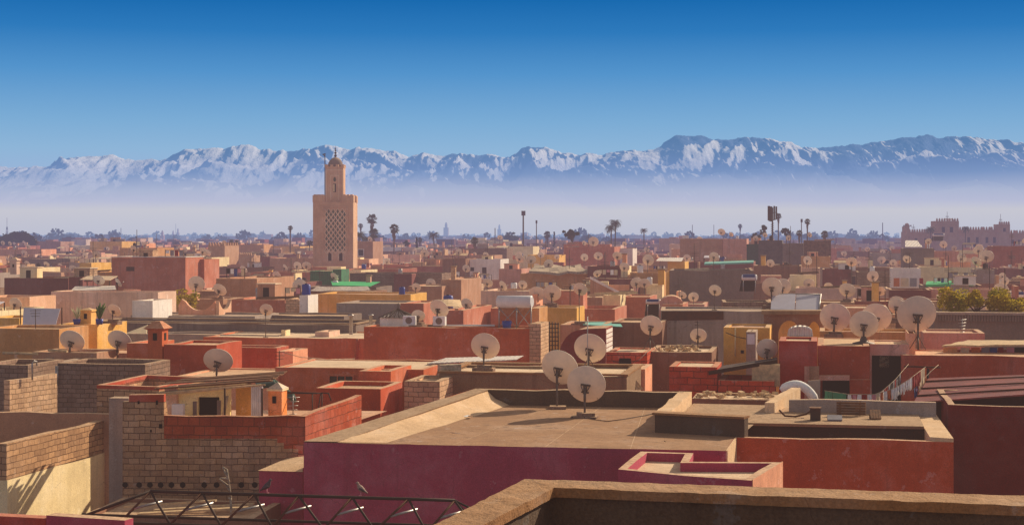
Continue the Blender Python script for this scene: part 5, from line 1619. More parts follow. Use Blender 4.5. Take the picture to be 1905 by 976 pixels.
dish('dish with rusty mount above the rain-streaked brown wall', 1211, 607, 41, 16, 30, None, 'tripod', roll=14)
dish('tilted dish right of the rubble roof', 1299, 625, 30, 14, 34, None, 'foot', roll=26)
mb = MB(); rr = random.Random(3)
for k in range(70):
    c = P(rr.uniform(1225, 1300), 656, 69 + rr.uniform(-.5, 1.2)); s = rr.uniform(.06, .22)
    u = Vector((rr.uniform(-1, 1), rr.uniform(-1, 1), rr.uniform(-.3, .3))).normalized()*s; v = u.cross(Vector((rr.uniform(-.4, .4), rr.uniform(-.4, .4), 1))).normalized()*s*.6
    mb.obox((c[0], c[1], RUB.zr + rr.uniform(.02, .2)), tuple(u), tuple(v), (0, 0, s*.4))
tag(mb.build('rubble_heap', 'wood_pale'), 'heap of pale straw and rubble on the rain-streaked brown house', 'rubble', None)
house('salmon stub house with a pointed coping left of the rain-streaked wall', 1163, 1200, 686, 62.5, 2.6, 'salmon', .04, roofm='salmon_pale')
mb = MB(); prv = None
for i in range(9):
    f = i / 8; a = P(1160 + 10*f, 688 + 2*f, 61 - .05*(i % 2)); b = P(1172 + 26*f, 724, 60.4 + .1*(i % 2))
    if prv: mb.face([prv[1], b, a, prv[0]], True)
    prv = (a, b)
tag(mb.build('tarpaulin', 'cloth_cream'), 'dirty white tarpaulin hanging beside the weathered flat roof', 'tarpaulin')
mb = MB(); prv = None
for i in range(5):
    f = i / 4; a = P(1157 + 5*f, 692, 60.9); b = P(1160 + 13*f, 726, 60.3)
    if prv: mb.face([prv[1], b, a, prv[0]], True)
    prv = (a, b)
tag(mb.build('tarpaulin', 'tarp_dark_green'), 'dark green striped tarpaulin left of the dirty white one', 'tarpaulin')
h = house('bright red painted brick house before the rain-streaked wall', 1245, 1334, 682, 59, 2.6, 'redbrick_paint', .05, roofm='roof_pale')
h2 = house('low red painted brick wall house under the slanting wooden roof', 1336, 1440, 708, 58.4, 2.6, 'redbrick_paint', .25, roofm='dark_brown')
sheet('slanting dark plank roof right of the red painted brick house', 'lean_to', [(1318, 690, 58.8), (1446, 668, 59), (1446, 664, 62.4), (1335, 681, 62.4)], 'wood_dark', 'plank roof', .14)
mb = MB(); q = P(1425, 700, 59.2); mb.box((q[0], q[1], h2.zr), 1.0, .6, .8, -11); tag(mb.build('crate', 'wood_pale'), 'pale wooden crate stored under the slanting plank roof', 'crate')
h = house('low rubble-topped wall house between the purple house and the red painted bricks', 1288, 1442, 742, 55.5, 2.0, 'dark_brown', .05, roofm='roof_pale')
mb = MB()
for k in range(60):
    c = P(rr.uniform(1295, 1440), 740, 56.2 + rr.uniform(-.4, .9)); s = rr.uniform(.08, .26)
    u = Vector((rr.uniform(-1, 1), rr.uniform(-1, 1), rr.uniform(-.2, .2))).normalized()*s; v = u.cross(Vector((rr.uniform(-.3, .3), rr.uniform(-.3, .3), 1))).normalized()*s*.5
    mb.obox((c[0], c[1], h.zr + rr.uniform(.02, .14)), tuple(u), tuple(v), (0, 0, s*.4))
tag(mb.build('rubble_heap', 'wood_pale'), 'scattered pale rubble along the low wall right of the purple house', 'rubble')

# ================================================================ right side, near rows
house('tall crimson brick wall house left of the porch on the right', 1449, 1520, 634, 60, 2.6, 'red_paint', .08, roofm='roof_pale')
RH = house('red house with sandy flat roof carrying the dish cluster on the right', 1521, 1618, 643, 60.4, 5.0, 'terracotta_dark', .03, roofm='concrete_pale')
pl = Plane(1618, 60.2, -11)
mb = MB(); pl.slab(mb, [(1505, 704), (1580, 704), (1580, 695), (1505, 695)], .2, .75); mb.build('porch_slab', 'rose', RH.root)
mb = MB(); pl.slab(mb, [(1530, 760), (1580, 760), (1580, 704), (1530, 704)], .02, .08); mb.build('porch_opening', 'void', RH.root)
mb = MB(); pl.slab(mb, [(1497, 760), (1506, 760), (1506, 678), (1497, 678)], .3, .9); mb.build('pier', 'rose', RH.root)
mb = MB(); pl.slab(mb, [(1506.2, 760), (1524, 760), (1524, 678), (1506.2, 678)], .14, .8); mb.build('pier', 'brown', RH.root)
mb = MB(); pl.slab(mb, [(1581, 760), (1618, 760), (1618, 704), (1581, 704)], .2, .4); mb.build('pier', 'terracotta_dark', RH.root)
DW = house('rose lintel wall over the big dark doorway on the right', 1618.5, 1692, 640, 61.4, 2.6, 'rose', .05, roofm='concrete_pale')
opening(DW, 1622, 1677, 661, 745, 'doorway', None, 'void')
opening(DW, 1636, 1654, 662, 682, 'hanging_cloth', None, 'cloth_cream')
house('long brick red wall house at the right edge above the tin roof', 1677, 2010, 662, 60.2, 3.4, 'terracotta_dark', .06, roofm='salmon')
house('lit salmon pier house under the largest dish on the right', 1690, 1703, 620, 61.6, 2.4, 'salmon', .02, roofm='salmon')
house('rough pinkish stone wall house right of the largest dish', 1718, 1832, 619, 68, 3, 'rose', .08, roofm='roof_rose')
DKW = house('long dark grey wall house with tiled trim along its top at the right edge', 1738, 2000, 582, 80, 4, 'grey_dark', .1, roofm='roof_grey')
mb = MB()
for k in range(46):
    px = 1740 + 5.2*k; p = on_front(DKW, px, 582, .0); mb.obox((p[0], p[1] - .18, DKW.z - .42), (.10, -.02, 0), (.03, .16, 0), (0, 0, .30))
mb.build('tile_trim', 'grey_dark', DKW.root)
mb = MB(); a, b = on_front(DKW, 1738, 582, .25), on_front(DKW, 1990, 582, .25)
mb.slab([(a[0], a[1], DKW.z - .1), (b[0], b[1], DKW.z - .1), (b[0], b[1], DKW.z + .03), (a[0], a[1], DKW.z + .03)], (0, 0, 0), (.06, .5, 0)); mb.build('coping', 'grey', DKW.root)
bp = P(1820, 575, 83); bush('yellow green bush behind the dark grey wall at the right edge', (bp[0], 83.5, DKW.zr - .02), 4.2, 2.2, 1.25, 'leaf_gold', 5200, .075, seed=4)
bp = P(1893, 575, 83.5); bush('lower yellow green bush at the right edge behind the dark grey wall', (bp[0], 83.2, DKW.zr - .02), 2.4, 1.8, .85, 'leaf_gold', 2600, .07, seed=8)
# awning of planks with washing under it
sheet('pale plank awning over hanging washing at the right edge', 'awning', [(1752, 642, 62.6), (1960, 640, 62), (1960, 632, 66), (1800, 633, 66)], 'wood_pale', 'awning', .06, wav=.02)
for k, (px, w, mt, lb) in enumerate(((1768, 26, 'ochre_dark', 'brown blanket'), (1795, 16, 'cloth_cream', 'cream cloth'), (1815, 16, 'cloth_orange', 'pinkish orange cloth'), (1833, 14, 'cloth_grey', 'grey lilac cloth'), (1848, 14, 'cloth_blue', 'bluish cloth'), (1862, 10, 'cloth_red', 'red cloth'), (1880, 14, 'cloth_pink', 'pink cloth'), (1897, 20, 'cloth_dark', 'black cloth'))):
    a, b = P(px - w/2, 646, 63), P(px + w/2, 646, 62.9); mb = MB(); zl = P(px, 663, 63)[2]
    mb.slab([(a[0], a[1], zl), (b[0], b[1], zl), b, a], (0, 0, 0), (0, .02, 0)); tag(mb.build('hanging_cloth', mt), f'{lb} hanging under the plank awning at the right edge', 'washing', 'washing under the plank awning')
# dish cluster
house('brown parapet house behind the dish cluster on the right', 1525, 1700, 617, 71, 3.0, 'ochre_dark', .12, roofm='roof_rose')
house('orange brick hut behind the dish cluster on the right', 1532, 1652, 572, 93, 4, 'salmon', .1, roofm='roof_pale')
dish('largest dish of the right cluster, on a tall rusty post', 1706, 587, 70, 6, 26, 61.4, 'tripod', 650, roll=4)
dish('left dish of the right cluster', 1553, 592, 55, 18, 26, 71.5, 'block', 628, roll=10)
dish('front dish of the right cluster on a round dark foot', 1607, 605, 52, 14, 26, 62.2, 'round', 640, roll=8)
dish('dish half hidden behind the front dish of the right cluster', 1630, 592, 54, 20, 28, 71.9, 'block', 629, roll=12)
dish('smaller dish left of the largest dish in the right cluster', 1668, 571, 32, 30, 28, 93.5, 'block', 600, roll=10)
dish('bright dish in front of the crimson brick wall', 1427, 650, 39, 10, 26, 61.8, 'foot', 676, roll=14)
h = house('ochre house with pale pipe and small vent right of the stained grey wall', 1346, 1432, 609, 72, 3.4, 'ochre', .08, roofm='roof_rose')
opening(h, 1378, 1384, 651, 657, 'vent', None, 'void')
mb = MB(); mb.path([on_front(h, 1368, 610, .06), on_front(h, 1368, 662, .06)], .035, 6); mb.build('pipe', 'cream', h.root)
h = house('narrow grey block shaft with a white shutter beside the ochre house', 1388, 1406, 617, 69.5, 2, 'grey', .06, roofm='roof_pale')
opening(h, 1390, 1404, 621, 640, 'shutter', None, 'white_metal')
# porch with arches and solar panels
pl = Plane(1528, 75, -11)
po = thing('arched_porch', 'brown porch with two arches under pale solar panels on the right', 'porch', (*pl.p(1475, 640)[:2], 0))
def arch(x0, x1, yb, yt, n=9): return [(x1 - (x1-x0)*(.5 - .5*cos(pi*k/n)), yb - (yb-yt)*sin(pi*k/n)) for k in range(n + 1)]
mb = MB(); pl.slab(mb, [(1421, 700), (1421, 584), (1530, 584), (1530, 700), (1526, 700)] + arch(1503, 1526, 622, 598) + [(1503, 700), (1488, 700)] + arch(1448, 1488, 622, 596) + [(1448, 700)], .3); mb.build('arch_wall', 'dark_brown', po)
mb = MB(); pl.slab(mb, [(1417, 584), (1528, 584), (1528, 577), (1417, 577)], 1.6, .3); mb.build('roof_slab', 'concrete', po)
mb = MB(); pl.slab(mb, [(1421, 800), (1528, 800), (1528, 590), (1421, 590)], .2, -2.4); mb.build('inner_wall', 'ochre', po)
REG.append(([pl.p(1417, 577)[:2], pl.p(1528, 577)[:2], (pl.p(1528, 577)[0] + .5, 77.5), (pl.p(1417, 577)[0] + .5, 78.5)], pl.p(1480, 577)[2], 0, po))
sp = thing('solar_collector', 'pair of pale framed solar panels seen from behind above the arched porch', 'solar panel', P(1480, 578, 76.5))
for x0, x1 in ((1434, 1478), (1480, 1523)):
    a, b, c, d = P(x0, 576, 76.0), P(x1, 577, 75.7), P(x1 + 2, 548, 77.2), P(x0 + 2, 547, 77.5); mb = MB(); mb.slab([a, b, c, d], (0, 0, 0), (0, .06, .03)); mb.build('panel', 'panel', sp)
mb = MB()
mb.path([P(1434, 576, 75.9), P(1523, 577.5, 75.6)], .03, 5); mb.path([P(1436, 546, 77.5), P(1525, 547, 77.2)], .03, 5)
for px in (1436, 1525): mb.tube(P(px, 577, 78), P(px, 547, 77.4), .03, 5)
mb.path([P(1523, 577, 75.7), P(1527, 547, 77.2)], .04, 5); mb.build('frame', 'steel_pale', sp)
mb = MB(); c = P(1488, 625, 70.5)
u_, v_ = axes(-11); ppts = []
for k in range(9):
    f = k / 8; a_ = pi * f; ppts.append((c[0] - .55*cos(a_)*1.0*u_[0], c[1] - .55*cos(a_)*u_[1], c[2] + .42*sin(a_)**.6))
mb.slab(ppts, (0, 0, 0), (v_[0]*1.2, v_[1]*1.2, 0)); tag(mb.build('canopy', 'tin_bright'), 'small rounded pale canopy in front of the arched porch', 'canopy')
house('small salmon wall house before the arched porch', 1468, 1512, 626, 70.2, 2, 'salmon', .05, roofm='roof_rose')

# ---------------- washing lines
def garment(label, a, b, drop, mat, seed, group):
    """cloth hung between two points of a line"""
    rr = random.Random(seed); mb = MB(); n = 5; rows = []
    for j in range(4):
        g = j / 3; row = []
        for i in range(n + 1):
            f = i / n; p = Vector(a)*(1-f) + Vector(b)*f
            w = (1 - .12*g*sin(pi*f))
            row.append((p.x + rr.uniform(-.012, .012), p.y + .03*sin(i*2.1 + seed)*g, p.z - drop*g*w))
        rows.append(row)
    for j in range(3):
        for i in range(n): mb.face([rows[j+1][i], rows[j+1][i+1], rows[j][i+1], rows[j][i]], True)
    return tag(mb.build('laundry', mat), label, 'washing', group)

def washing_line(label, pts, items, group, seed):
    P3 = [Vector(P(*p)) for p in pts]; mb = MB(); mb.path([tuple(p) for p in P3], .01, 4); tag(mb.build('washing_line', 'rag'), label, 'washing line')
    tot = sum((P3[i+1] - P3[i]).length for i in range(len(P3) - 1))
    def at(s):
        for i in range(len(P3) - 1):
            L = (P3[i+1] - P3[i]).length
            if s <= L or i == len(P3) - 2: return P3[i] + (P3[i+1] - P3[i]) * min(1, s / L)
            s -= L
    for k, (f0, f1, drop, mat, lb) in enumerate(items):
        garment(lb, at(f0*tot), at(f1*tot), drop, mat, seed + k, group)
g1 = 'small washing on the front line'
it = [(.0, .055, .5, 'cloth_green', 'green towel at the left end of the front washing line'), (.06, .16, .62, 'cloth_green', 'wide green cloth beside the green towel on the front washing line')]
cols = ['cloth_white', 'cloth_pink', 'cloth_white', 'cloth_red', 'cloth_white', 'cloth_pink', 'cloth_cream', 'cloth_orange', 'cloth_white', 'cloth_orange', 'cloth_white', 'cloth_white', 'cloth_white', 'cloth_white', 'cloth_white', 'cloth_white', 'cloth_white', 'cloth_white']
names = {'cloth_white': 'small white cloth', 'cloth_pink': 'small pink cloth', 'cloth_red': 'small red cloth', 'cloth_cream': 'small cream cloth', 'cloth_orange': 'small orange cloth', 'cloth_grey': 'grey sock-like cloth', 'cloth_dark': 'dark sock-like cloth'}
for k, c in enumerate(cols):
    f = .17 + k * .034; it.append((f, f + .028, .34 + .1*((k*7) % 3)/2, c, f'{names[c]} on the long front washing line'))
it += [(.80, .85, .62, 'cloth_red', 'red shirt near the right end of the front washing line'), (.865, .91, .55, 'cloth_red', 'second red shirt next to the pale green towel'), (.92, .985, .95, 'cloth_cream', 'long pale green towel at the right end of the front line')]
washing_line('long sagging front washing line on the right', [(1534, 726, 54.5), (1580, 733, 54), (1628, 733, 54), (1664, 722, 54.4), (1690, 706, 55), (1722, 682, 56)], it, g1, 20)
it2 = []
for k, c in enumerate(['cloth_orange', 'cloth_cream', 'cloth_white', 'cloth_white', 'cloth_red', 'cloth_red', 'cloth_grey', 'cloth_dark', 'cloth_grey', 'cloth_red', 'cloth_grey', 'cloth_dark', 'cloth_grey']):
    f = .06 + k*.052; it2.append((f, f + .044, .42, c, f'{names[c]} on the upper washing line before the doorway'))
washing_line('upper washing line before the big dark doorway', [(1616, 738, 55.5), (1640, 728, 56), (1665, 706, 57), (1690, 677, 58.5)], it2, 'small washing on the upper line', 60)
washing_line('right washing line ending above the tin roof', [(1695, 728, 55), (1715, 708, 56), (1732, 690, 57), (1746, 678, 58)], [(.1, .2, .4, 'cloth_blue', 'blue cloth on the right washing line'), (.24, .3, .35, 'cloth_white', 'white cloth next to the blue one on the right washing line')], 'washing on the right line', 80)
a, b = P(1718, 685, 56.8), P(1723, 684, 56.8); garment('orange towel hanging high on the washing line above the tin roof', a, b, .65, 'cloth_orange', 3, 'washing on the right line')
a, b = P(1724, 684, 56.9), P(1729, 686, 57); garment('black trousers hanging beside the high orange towel', a, b, .62, 'cloth_dark', 5, 'washing on the right line')
mb = MB(); mb.path([P(1682, 681, 58.6), P(1750, 683, 58)], .03, 5); tag(mb.build('wall_bracket', 'rusty'), 'rusty rail holding the washing lines on the brick red wall', 'rail')
# rolled white mattress arching over a wall
mb = MB(); pts = []
for k in range(13):
    f = k / 12; pts.append(P(1453 + 64*f + 3*sin(pi*f), 738 - 26*sin(pi*(.12 + .88*f))**.8 * (1 if f < .5 else 1) + 8*f, 54.6))
mb.path(pts, [.10] + [.16]*11 + [.12], 10); tag(mb.build('rolled_mattress', 'cloth_white'), 'white rolled mattress arching over the wall end on the right', 'mattress')
for k, (px, py, mt) in enumerate(((1512, 714, 'grey'),)):
    mb = MB(); a = P(1503, 708, 56); b = P(1526, 706, 56); zl = P(1515, 748, 56)[2]; mb.slab([(a[0], a[1], zl), (b[0], b[1], zl), b, a], (0, 0, 0), (0, .06, 0)); tag(mb.build('door_panel', 'grey'), 'grey board leaning in front of the porch opening', 'board')
# ================================================================ middle distance, left to right
house('long dark grey flat house behind the wide orange red wall', 176, 662, 602, 93, 4, 'grey_dark', .12, roofm='roof_grey', coping='concrete')
house('grey flat house with straight coping behind the long dark grey house', 243, 474, 587, 101, 4.5, 'grey', .1, roofm='roof_grey')
house('dark flat house left of the two flue pipes', 470, 640, 587, 103, 4, 'grey_dark', .1, roofm='roof')
house('low grey parapet house right behind the red chimney tower', 236, 520, 622, 89.5, 2.5, 'grey', .1, roofm='roof_pale')
mb = MB(); q = P(250, 616, 91); mb.slab([P(226, 622, 91), P(272, 622, 91), P(274, 604, 92)], (0, 0, 0), (0, .1, 0)); tag(mb.build('sheet', 'cloth_cream'), 'pale triangle painted as a sunlit roof patch above the grey parapet near the red chimney', 'sheet')  # sunlit patch of roof put in as a pale triangle
house('pinkish long wall house behind the white sheet at left', 95, 294, 543, 106, 3, 'pinkish', .3, roofm='roof_rose')
house('pale salmon wall house at the left edge behind the white sheet', -40, 55, 552, 101, 3.5, 'salmon_pale', .2, roofm='roof_rose')
house('yellow ochre parapet house at the left edge', -30, 36, 591, 84, 3, 'ochre', .12, roofm='roof')
TR = house('ochre terrace house with potted plants and small yellow chimney at left', 106, 181, 603, 79, 3.4, 'ochre', .1, roofm='roof_rose')
mb = MB(); a, b, c, d = P(42, 605, 78), P(103, 606, 77.7), P(112, 574, 78.5), P(44, 572, 78.8); mb.slab([a, b, c, d], (0, 0, 0), (0, .03, 0))
ws = thing('sun_screen', 'slanted pale lilac sheet stretched between posts at the left edge', 'sun screen', P(75, 608, 78)); mb.build('sheet', 'panel', ws)
mb = MB()
for px, t_ in ((38, 570), (115, 572)): mb.tube(P(px, 612, 78.6), P(px, t_, 78.6), .03, 5)
mb.build('post', 'wood_dark', ws)
def box_chimney(label, px, top, base, Y, w, mat, capmat=None):
    c = P(px, base, Y); zt = P(px, top, Y)[2]; r = thing('chimney', label, 'chimney', c)
    W = w * Y / FX; mb = MB(); mb.box(c, W, W, (zt - c[2])*.78, -11); mb.build('shaft', mat, r)
    mb = MB(); mb.box((c[0], c[1], c[2] + (zt-c[2])*.782), W*1.2, W*1.2, (zt - c[2])*.1, -11)
    z0 = c[2] + (zt-c[2])*.884; s = [(c[0] + sx*W*.5*U_[0] + sy*W*.5*V_[0], c[1] + sx*W*.5*U_[1] + sy*W*.5*V_[1], z0) for sx, sy in ((-1,-1),(1,-1),(1,1),(-1,1))]
    for i in range(4): mb.face([s[i], s[(i+1) % 4], (c[0], c[1], zt)])
    mb.build('cap', capmat or mat, r)
    mb = MB(); o = (c[0] - V_[0]*W*.505, c[1] - V_[1]*W*.505); zc = c[2] + (zt-c[2])*.5; q = W*.14
    mb.slab([(o[0] - U_[0]*q, o[1] - U_[1]*q, zc - q*1.6), (o[0] + U_[0]*q, o[1] + U_[1]*q, zc - q*1.6), (o[0] + U_[0]*q, o[1] + U_[1]*q, zc + q*1.6), (o[0] - U_[0]*q, o[1] - U_[1]*q, zc + q*1.6)], (0, 0, 0), (-V_[0]*.012, -V_[1]*.012, 0)); mb.build('vent_hole', 'void', r)
    return r
box_chimney('small yellow chimney box between two blue plant pots', 164, 572, 603, 79.6, 22, 'ochre')
def potted(label, px, top, base, Y, mat, kind):
    c = P(px, base, Y); r = thing('potted_plant', label, 'potted plant', c); H = P(px, top, Y)[2] - c[2]
    mb = MB(); mb.lathe([(0, 0), (.15, 0), (.2, .26), (.17, .26), (0, .22)], 12, c); mb.build('pot', 'blue_plastic', r)
    mb = MB(); rr = random.Random(px)
    for k in range(16):
        a = rr.uniform(0, 6.28); sp = rr.uniform(.05, .32); h = rr.uniform(.5, 1.0)*H
        p0 = (c[0], c[1], c[2] + .24); p1 = (c[0] + cos(a)*sp*.5, c[1] + sin(a)*sp*.5, c[2] + .25 + (h-.25)*.6); p2 = (c[0] + cos(a)*sp, c[1] + sin(a)*sp, c[2] + h)
        if kind == 'cactus': mb.path([p0, p1, p2], [.035, .06, .02], 6)
        else:
            w = .06; mb.face([p0, (p1[0] - sin(a)*w, p1[1] + cos(a)*w, p1[2]), p2, (p1[0] + sin(a)*w, p1[1] - cos(a)*w, p1[2])])
    mb.build('leaves', mat, r)
potted('white flowering plant in a blue pot left of the small yellow chimney', 143, 567, 603, 79, 'flower_white', 'leaf')
potted('tall green cactus in a blue pot right of the small yellow chimney', 185, 562, 603, 78.9, 'succulent', 'cactus')
bp = P(160, 572, 82); 
house('small white roof hut right of the pinkish long wall', 246, 284, 559, 99, 3, 'white', .1, roofm='roof_pale')
# scalloped parapet
pl = Plane(400, 104, -11); sc = thing('scalloped_parapet', 'salmon parapet with two deep scalloped curves and sunlit right end', 'parapet', (*pl.p(366, 586)[:2], 7))
def scal(x0, x1, yt, yb, n=9): return [(x0 + (x1-x0)*k/n, yb - (yb-yt)*(abs(2*k/n - 1))**2.2) for k in range(n + 1)]
mb = MB(); pts = [(332, 640)] + [(400, 640), (400, 559), (397, 559)] + scal(345, 397, 559, 576)[::-1][0:] + [(332, 560)]
pts = [(332, 640), (400, 640)] + [(400 - 0, 560)] + [(399 - 55*k/10, 577 - 17*abs(2*k/10 - 1)**2.4) for k in range(11)] + [(338, 556), (332, 568)]
pl.slab(mb, pts, .25); mb.build('front_wall', 'salmon', sc)
q = pl.p(400, 600)
ps = Plane(401, 104, 79)
mb = MB(); q0 = pl.p(400.5, 640); zt_ = pl.p(400, 559)[2]; zb_ = zt_ - .62; pts3 = []
for k in range(11):
    f = k / 10; d = 2.2*f; zz = zb_ + (zt_ - zb_) * abs(2*f - 1)**2.4; pts3.append((q0[0] + V_[0]*d, q0[1] + V_[1]*d, zz))
mb.slab([(q0[0], q0[1], 7)] + [(q0[0] + V_[0]*2.2, q0[1] + V_[1]*2.2, 7)] + pts3[::-1], (.02, 0, 0), (.25, -.04, 0)); mb.build('side_wall', 'salmon_pale', sc)  # right end in a paler salmon, painted as sunlit
bp = P(310, 556, 112); bush('bright yellow green shrub growing behind the pinkish long wall', (bp[0], 112, 9.0), 2.2, 1.4, 1.2, 'leaf_gold', 700, .09, seed=3)
bp = P(348, 563, 110); bush('yellow green shrub right behind the scalloped parapet', (bp[0], 110, 9.0), 1.6, 1.2, 1.4, 'leaf_gold', 600, .09, seed=5)
house('tan low house with shrubs behind the pinkish long wall', 262, 415, 556, 113, 4, 'brown', .1, roofm='roof_rose')
box_chimney('small salmon chimney right of the yellow shrubs', 363, 543, 558, 111, 12, 'salmon')
house('red wall house right of the scalloped parapet', 426, 530, 557, 112, 6, 'terracotta_mid', .1, roofm='roof_rose')
house('sunlit block wall house right of the red wall', 531, 556, 556, 110.5, 4, 'block_pale', .1, roofm='roof')
house('small white box hut left of the yellow ochre wall', 557, 573, 549, 109, 2.2, 'white', .06, roofm='roof_pale')
house('brown house with broad sunlit end wall left of the green tarpaulin', 402, 478, 518, 119, 8.4, 'brown', .12, roofm='roof_rose')
house('tan house behind the plants left of the brown house with a sunlit end', 362, 402, 541, 122, 5, 'brown', .1, roofm='roof')
M1 = house('large red windowed block house with pale coping left of the minaret', 208, 345, 479, 155, 4.6, 'terracotta_mid', .25, roofm='roof', coping='white')
opening(M1, 235, 250, 496, 504, 'window', None, 'wood_dark')
house('lower red wing house right of the large red windowed block', 347, 380, 482, 158, 4.0, 'terracotta_mid', .2, roofm='roof')
house('maroon low house at left before the large red block', 8, 127, 517, 142, 6, 'maroon_mid', .2, roofm='roof_rose')
house('maroon hut with sunlit cream end at left', 128, 154, 515, 138, 3.4, 'maroon_mid', .15, roofm='roof_rose')
house('ochre house left of the large red block', 167, 208, 506, 158, 5, 'ochre_dark', .1, roofm='roof_rose')
house('ochre hut with dark band at left behind the maroon houses', 148, 170, 489, 176, 5, 'ochre', .1, roofm='roof')
box_chimney('tall tan square chimney at the left edge', 28, 478, 510, 148, 13, 'pinkish')
sheet('white tin roof strip before the large red block', 'tin_sheet', [(132, 540, 124), (216, 538, 123), (214, 531, 128), (140, 532, 128)], 'tin_bright', 'tin roof')
house('low terracotta house beneath the white tin roof strip', 100, 222, 541, 126, 4, 'terracotta_mid_dark', .15, roofm='roof')
# crenellated tower
CT = house('small crenellated sandy tower house left of the minaret', 387, 418, 457, 262, 6.5, 'palace', .3, roofm='roof')
def merlons(h, n, w, hgt, mat, side=False, m=0, t=.5):
    mb = MB()
    for k in range(n):
        f = (k + .5) / n; p = (h.A[0] + (h.B[0]-h.A[0])*f, h.A[1] + (h.B[1]-h.A[1])*f)
        mb.box((p[0] + h.V[0]*t*.5, p[1] + h.V[1]*t*.5, h.z - .05), w, t, hgt*.7, -11); mb.box((p[0] + h.V[0]*t*.5, p[1] + h.V[1]*t*.5, h.z - .05 + hgt*.702), w*.5, t, hgt*.3, -11)
    C = h.poly[2]
    for k in range(m):
        f = (k + .5) / m; p = (h.B[0] + (C[0]-h.B[0])*f, h.B[1] + (C[1]-h.B[1])*f)
        mb.box((p[0] - h.U[0]*t*.5, p[1] - h.U[1]*t*.5, h.z - .05), t, w, hgt*.7, -11); mb.box((p[0] - h.U[0]*t*.5, p[1] - h.U[1]*t*.5, h.z - .05 + hgt*.702), t, w*.5, hgt*.3, -11)
    return mb.build('battlement', mat, h.root)
merlons(CT, 6, .32, .6, 'palace', m=6, t=.3)
CT2 = house('low crenellated wall house right of the small sandy tower', 444, 468, 475, 262, 4, 'palace', .3, roofm='roof'); merlons(CT2, 6, .25, .5, 'palace', t=.3)
# ochre row and centre
house('long yellow ochre wall house before the minaret', 588, 764, 547, 123, 5, 'ochre', .12, roofm='roof_rose')
house('dark grey house with sagging roof before the yellow ochre wall', 626, 744, 564, 108, 5, 'grey', .1, roofm='roof_grey')
house('red house right of the dark grey one behind the skylight', 745, 788, 564, 107, 5, 'terracotta_mid', .1, roofm='roof_rose')
house('red house with broad salmon sunlit side left of the silver water tank', 827, 862, 577, 100, 8.6, 'terracotta_mid', .1, roofm='roof_rose')
sheet('cream vaulted sheet roof behind the two dishes left of the silver tank', 'vault_sheet', [(806, 572, 112), (862, 572, 112), (856, 557, 116), (812, 557, 116)], 'cream', 'sheet roof', sag=-.25)
house('tan house under the cream vaulted sheet', 795, 870, 573, 114, 5, 'brown', .1, roofm='roof_pale')
G1 = house('dark green corrugated shed in front of the minaret', 577, 618, 504, 182, 5, 'tin_green', .05, roofm='roof', jit=.0)
house('taller dark green corrugated hut right of the long green shed', 619, 635, 501, 180, 3, 'tin_green', .05, roofm='roof', jit=.0)
sheet('bright green tarpaulin awning in front of the minaret', 'tarpaulin', [(618, 530, 158), (690, 532, 158), (708, 524, 166), (616, 523, 166)], 'tarp_green', 'tarpaulin', .12)
house('dark house under the bright green tarpaulin', 560, 700, 534, 162, 6, 'grey_dark', .2, roofm='roof_grey')
sheet('pale torn sheets on the roof below the green tarpaulin', 'tarp_cover', [(578, 541, 140), (690, 540, 139), (685, 533, 146), (590, 533, 146)], 'tin', 'tin roof', wav=.06)
house('brown house under the pale torn sheets', 570, 692, 542, 142, 5, 'dark_brown', .1, roofm='roof')
house('long block wall house with a dark red panel right of the green tarpaulin', 651, 822, 508, 186, 6, 'block_dark', .15, roofm='roof_rose')
H = house('dark red panel house front in the long block wall', 733, 766, 509, 183.5, 2, 'maroon_mid', .1, roofm='roof_rose')
WH = house('white house with brown doorway right of the minaret', 866, 931, 482, 226, 6, 'white', .2, roofm='roof_pale')
opening(WH, 897, 905, 497, 515, 'doorway', None, 'wood_dark'); opening(WH, 875, 882, 497, 504, 'window', None, 'void')
house('dark brown house left of the white house', 823, 866, 481, 224, 7, 'dark_brown', .2, roofm='roof')
house('brown house with salmon sunlit side below the white house', 820, 858, 520, 150, 9, 'brown', .1, roofm='roof_rose')
house('block house with sheet debris on its roof below the white house', 760, 822, 532, 148, 6, 'brown', .1, roofm='roof_pale')
house('rose house under the white house on its right', 928, 970, 500, 205, 7, 'rose', .15, roofm='roof_rose')
house('red orange cube house under the two small dishes right of centre', 1050, 1143, 459, 256, 8, 'terracotta_mid', .2, roofm='roof')
house('white low hut right of the red orange cube house', 1146, 1177, 462, 262, 6, 'white', .2, roofm='roof_pale')
house('yellow low house left of the red orange cube house', 982, 1040, 474, 240, 6, 'ochre', .2, roofm='roof_rose')
house('large grey brown cube house right of centre with one dish on top', 1265, 1344, 444, 252, 9, 'brown', .2, roofm='roof')
house('pink front painted as sunlit side of the grey brown cube', 1345, 1389, 444, 250, 7, 'rose', .2, roofm='roof_rose')  # sunlit side of the cube put in as a separate rose box
h = house('ochre brown house under a lumpy tarpaulin roof right of centre', 968, 1092, 509, 171, 7, 'ochre_dark', .12, roofm='roof')
sheet('lumpy weathered tarpaulin roof right of centre', 'tarpaulin', [(984, 506, 170), (1094, 504, 169), (1080, 493, 178), (994, 494, 178)], 'rag', 'tarpaulin', .25, wav=.22)
house('maroon house right of the lumpy tarpaulin roof', 1093, 1155, 495, 168, 6, 'maroon_mid', .2, roofm='roof_rose')
house('small cream hut beside the maroon house', 1155, 1168, 495, 165, 3, 'cream', .1, roofm='roof_pale')
house('cluttered ochre house right of the small cream hut', 1172, 1232, 507, 164, 5, 'ochre_dark', .15, roofm='roof')
house('dull red house below the maroon one right of centre', 1088, 1178, 518, 158, 6, 'maroon_mid', .12, roofm='roof')
house('ochre hut with lit side under a white tin roof right of centre', 1242, 1274, 487, 172, 5, 'ochre', .1, roofm='roof')
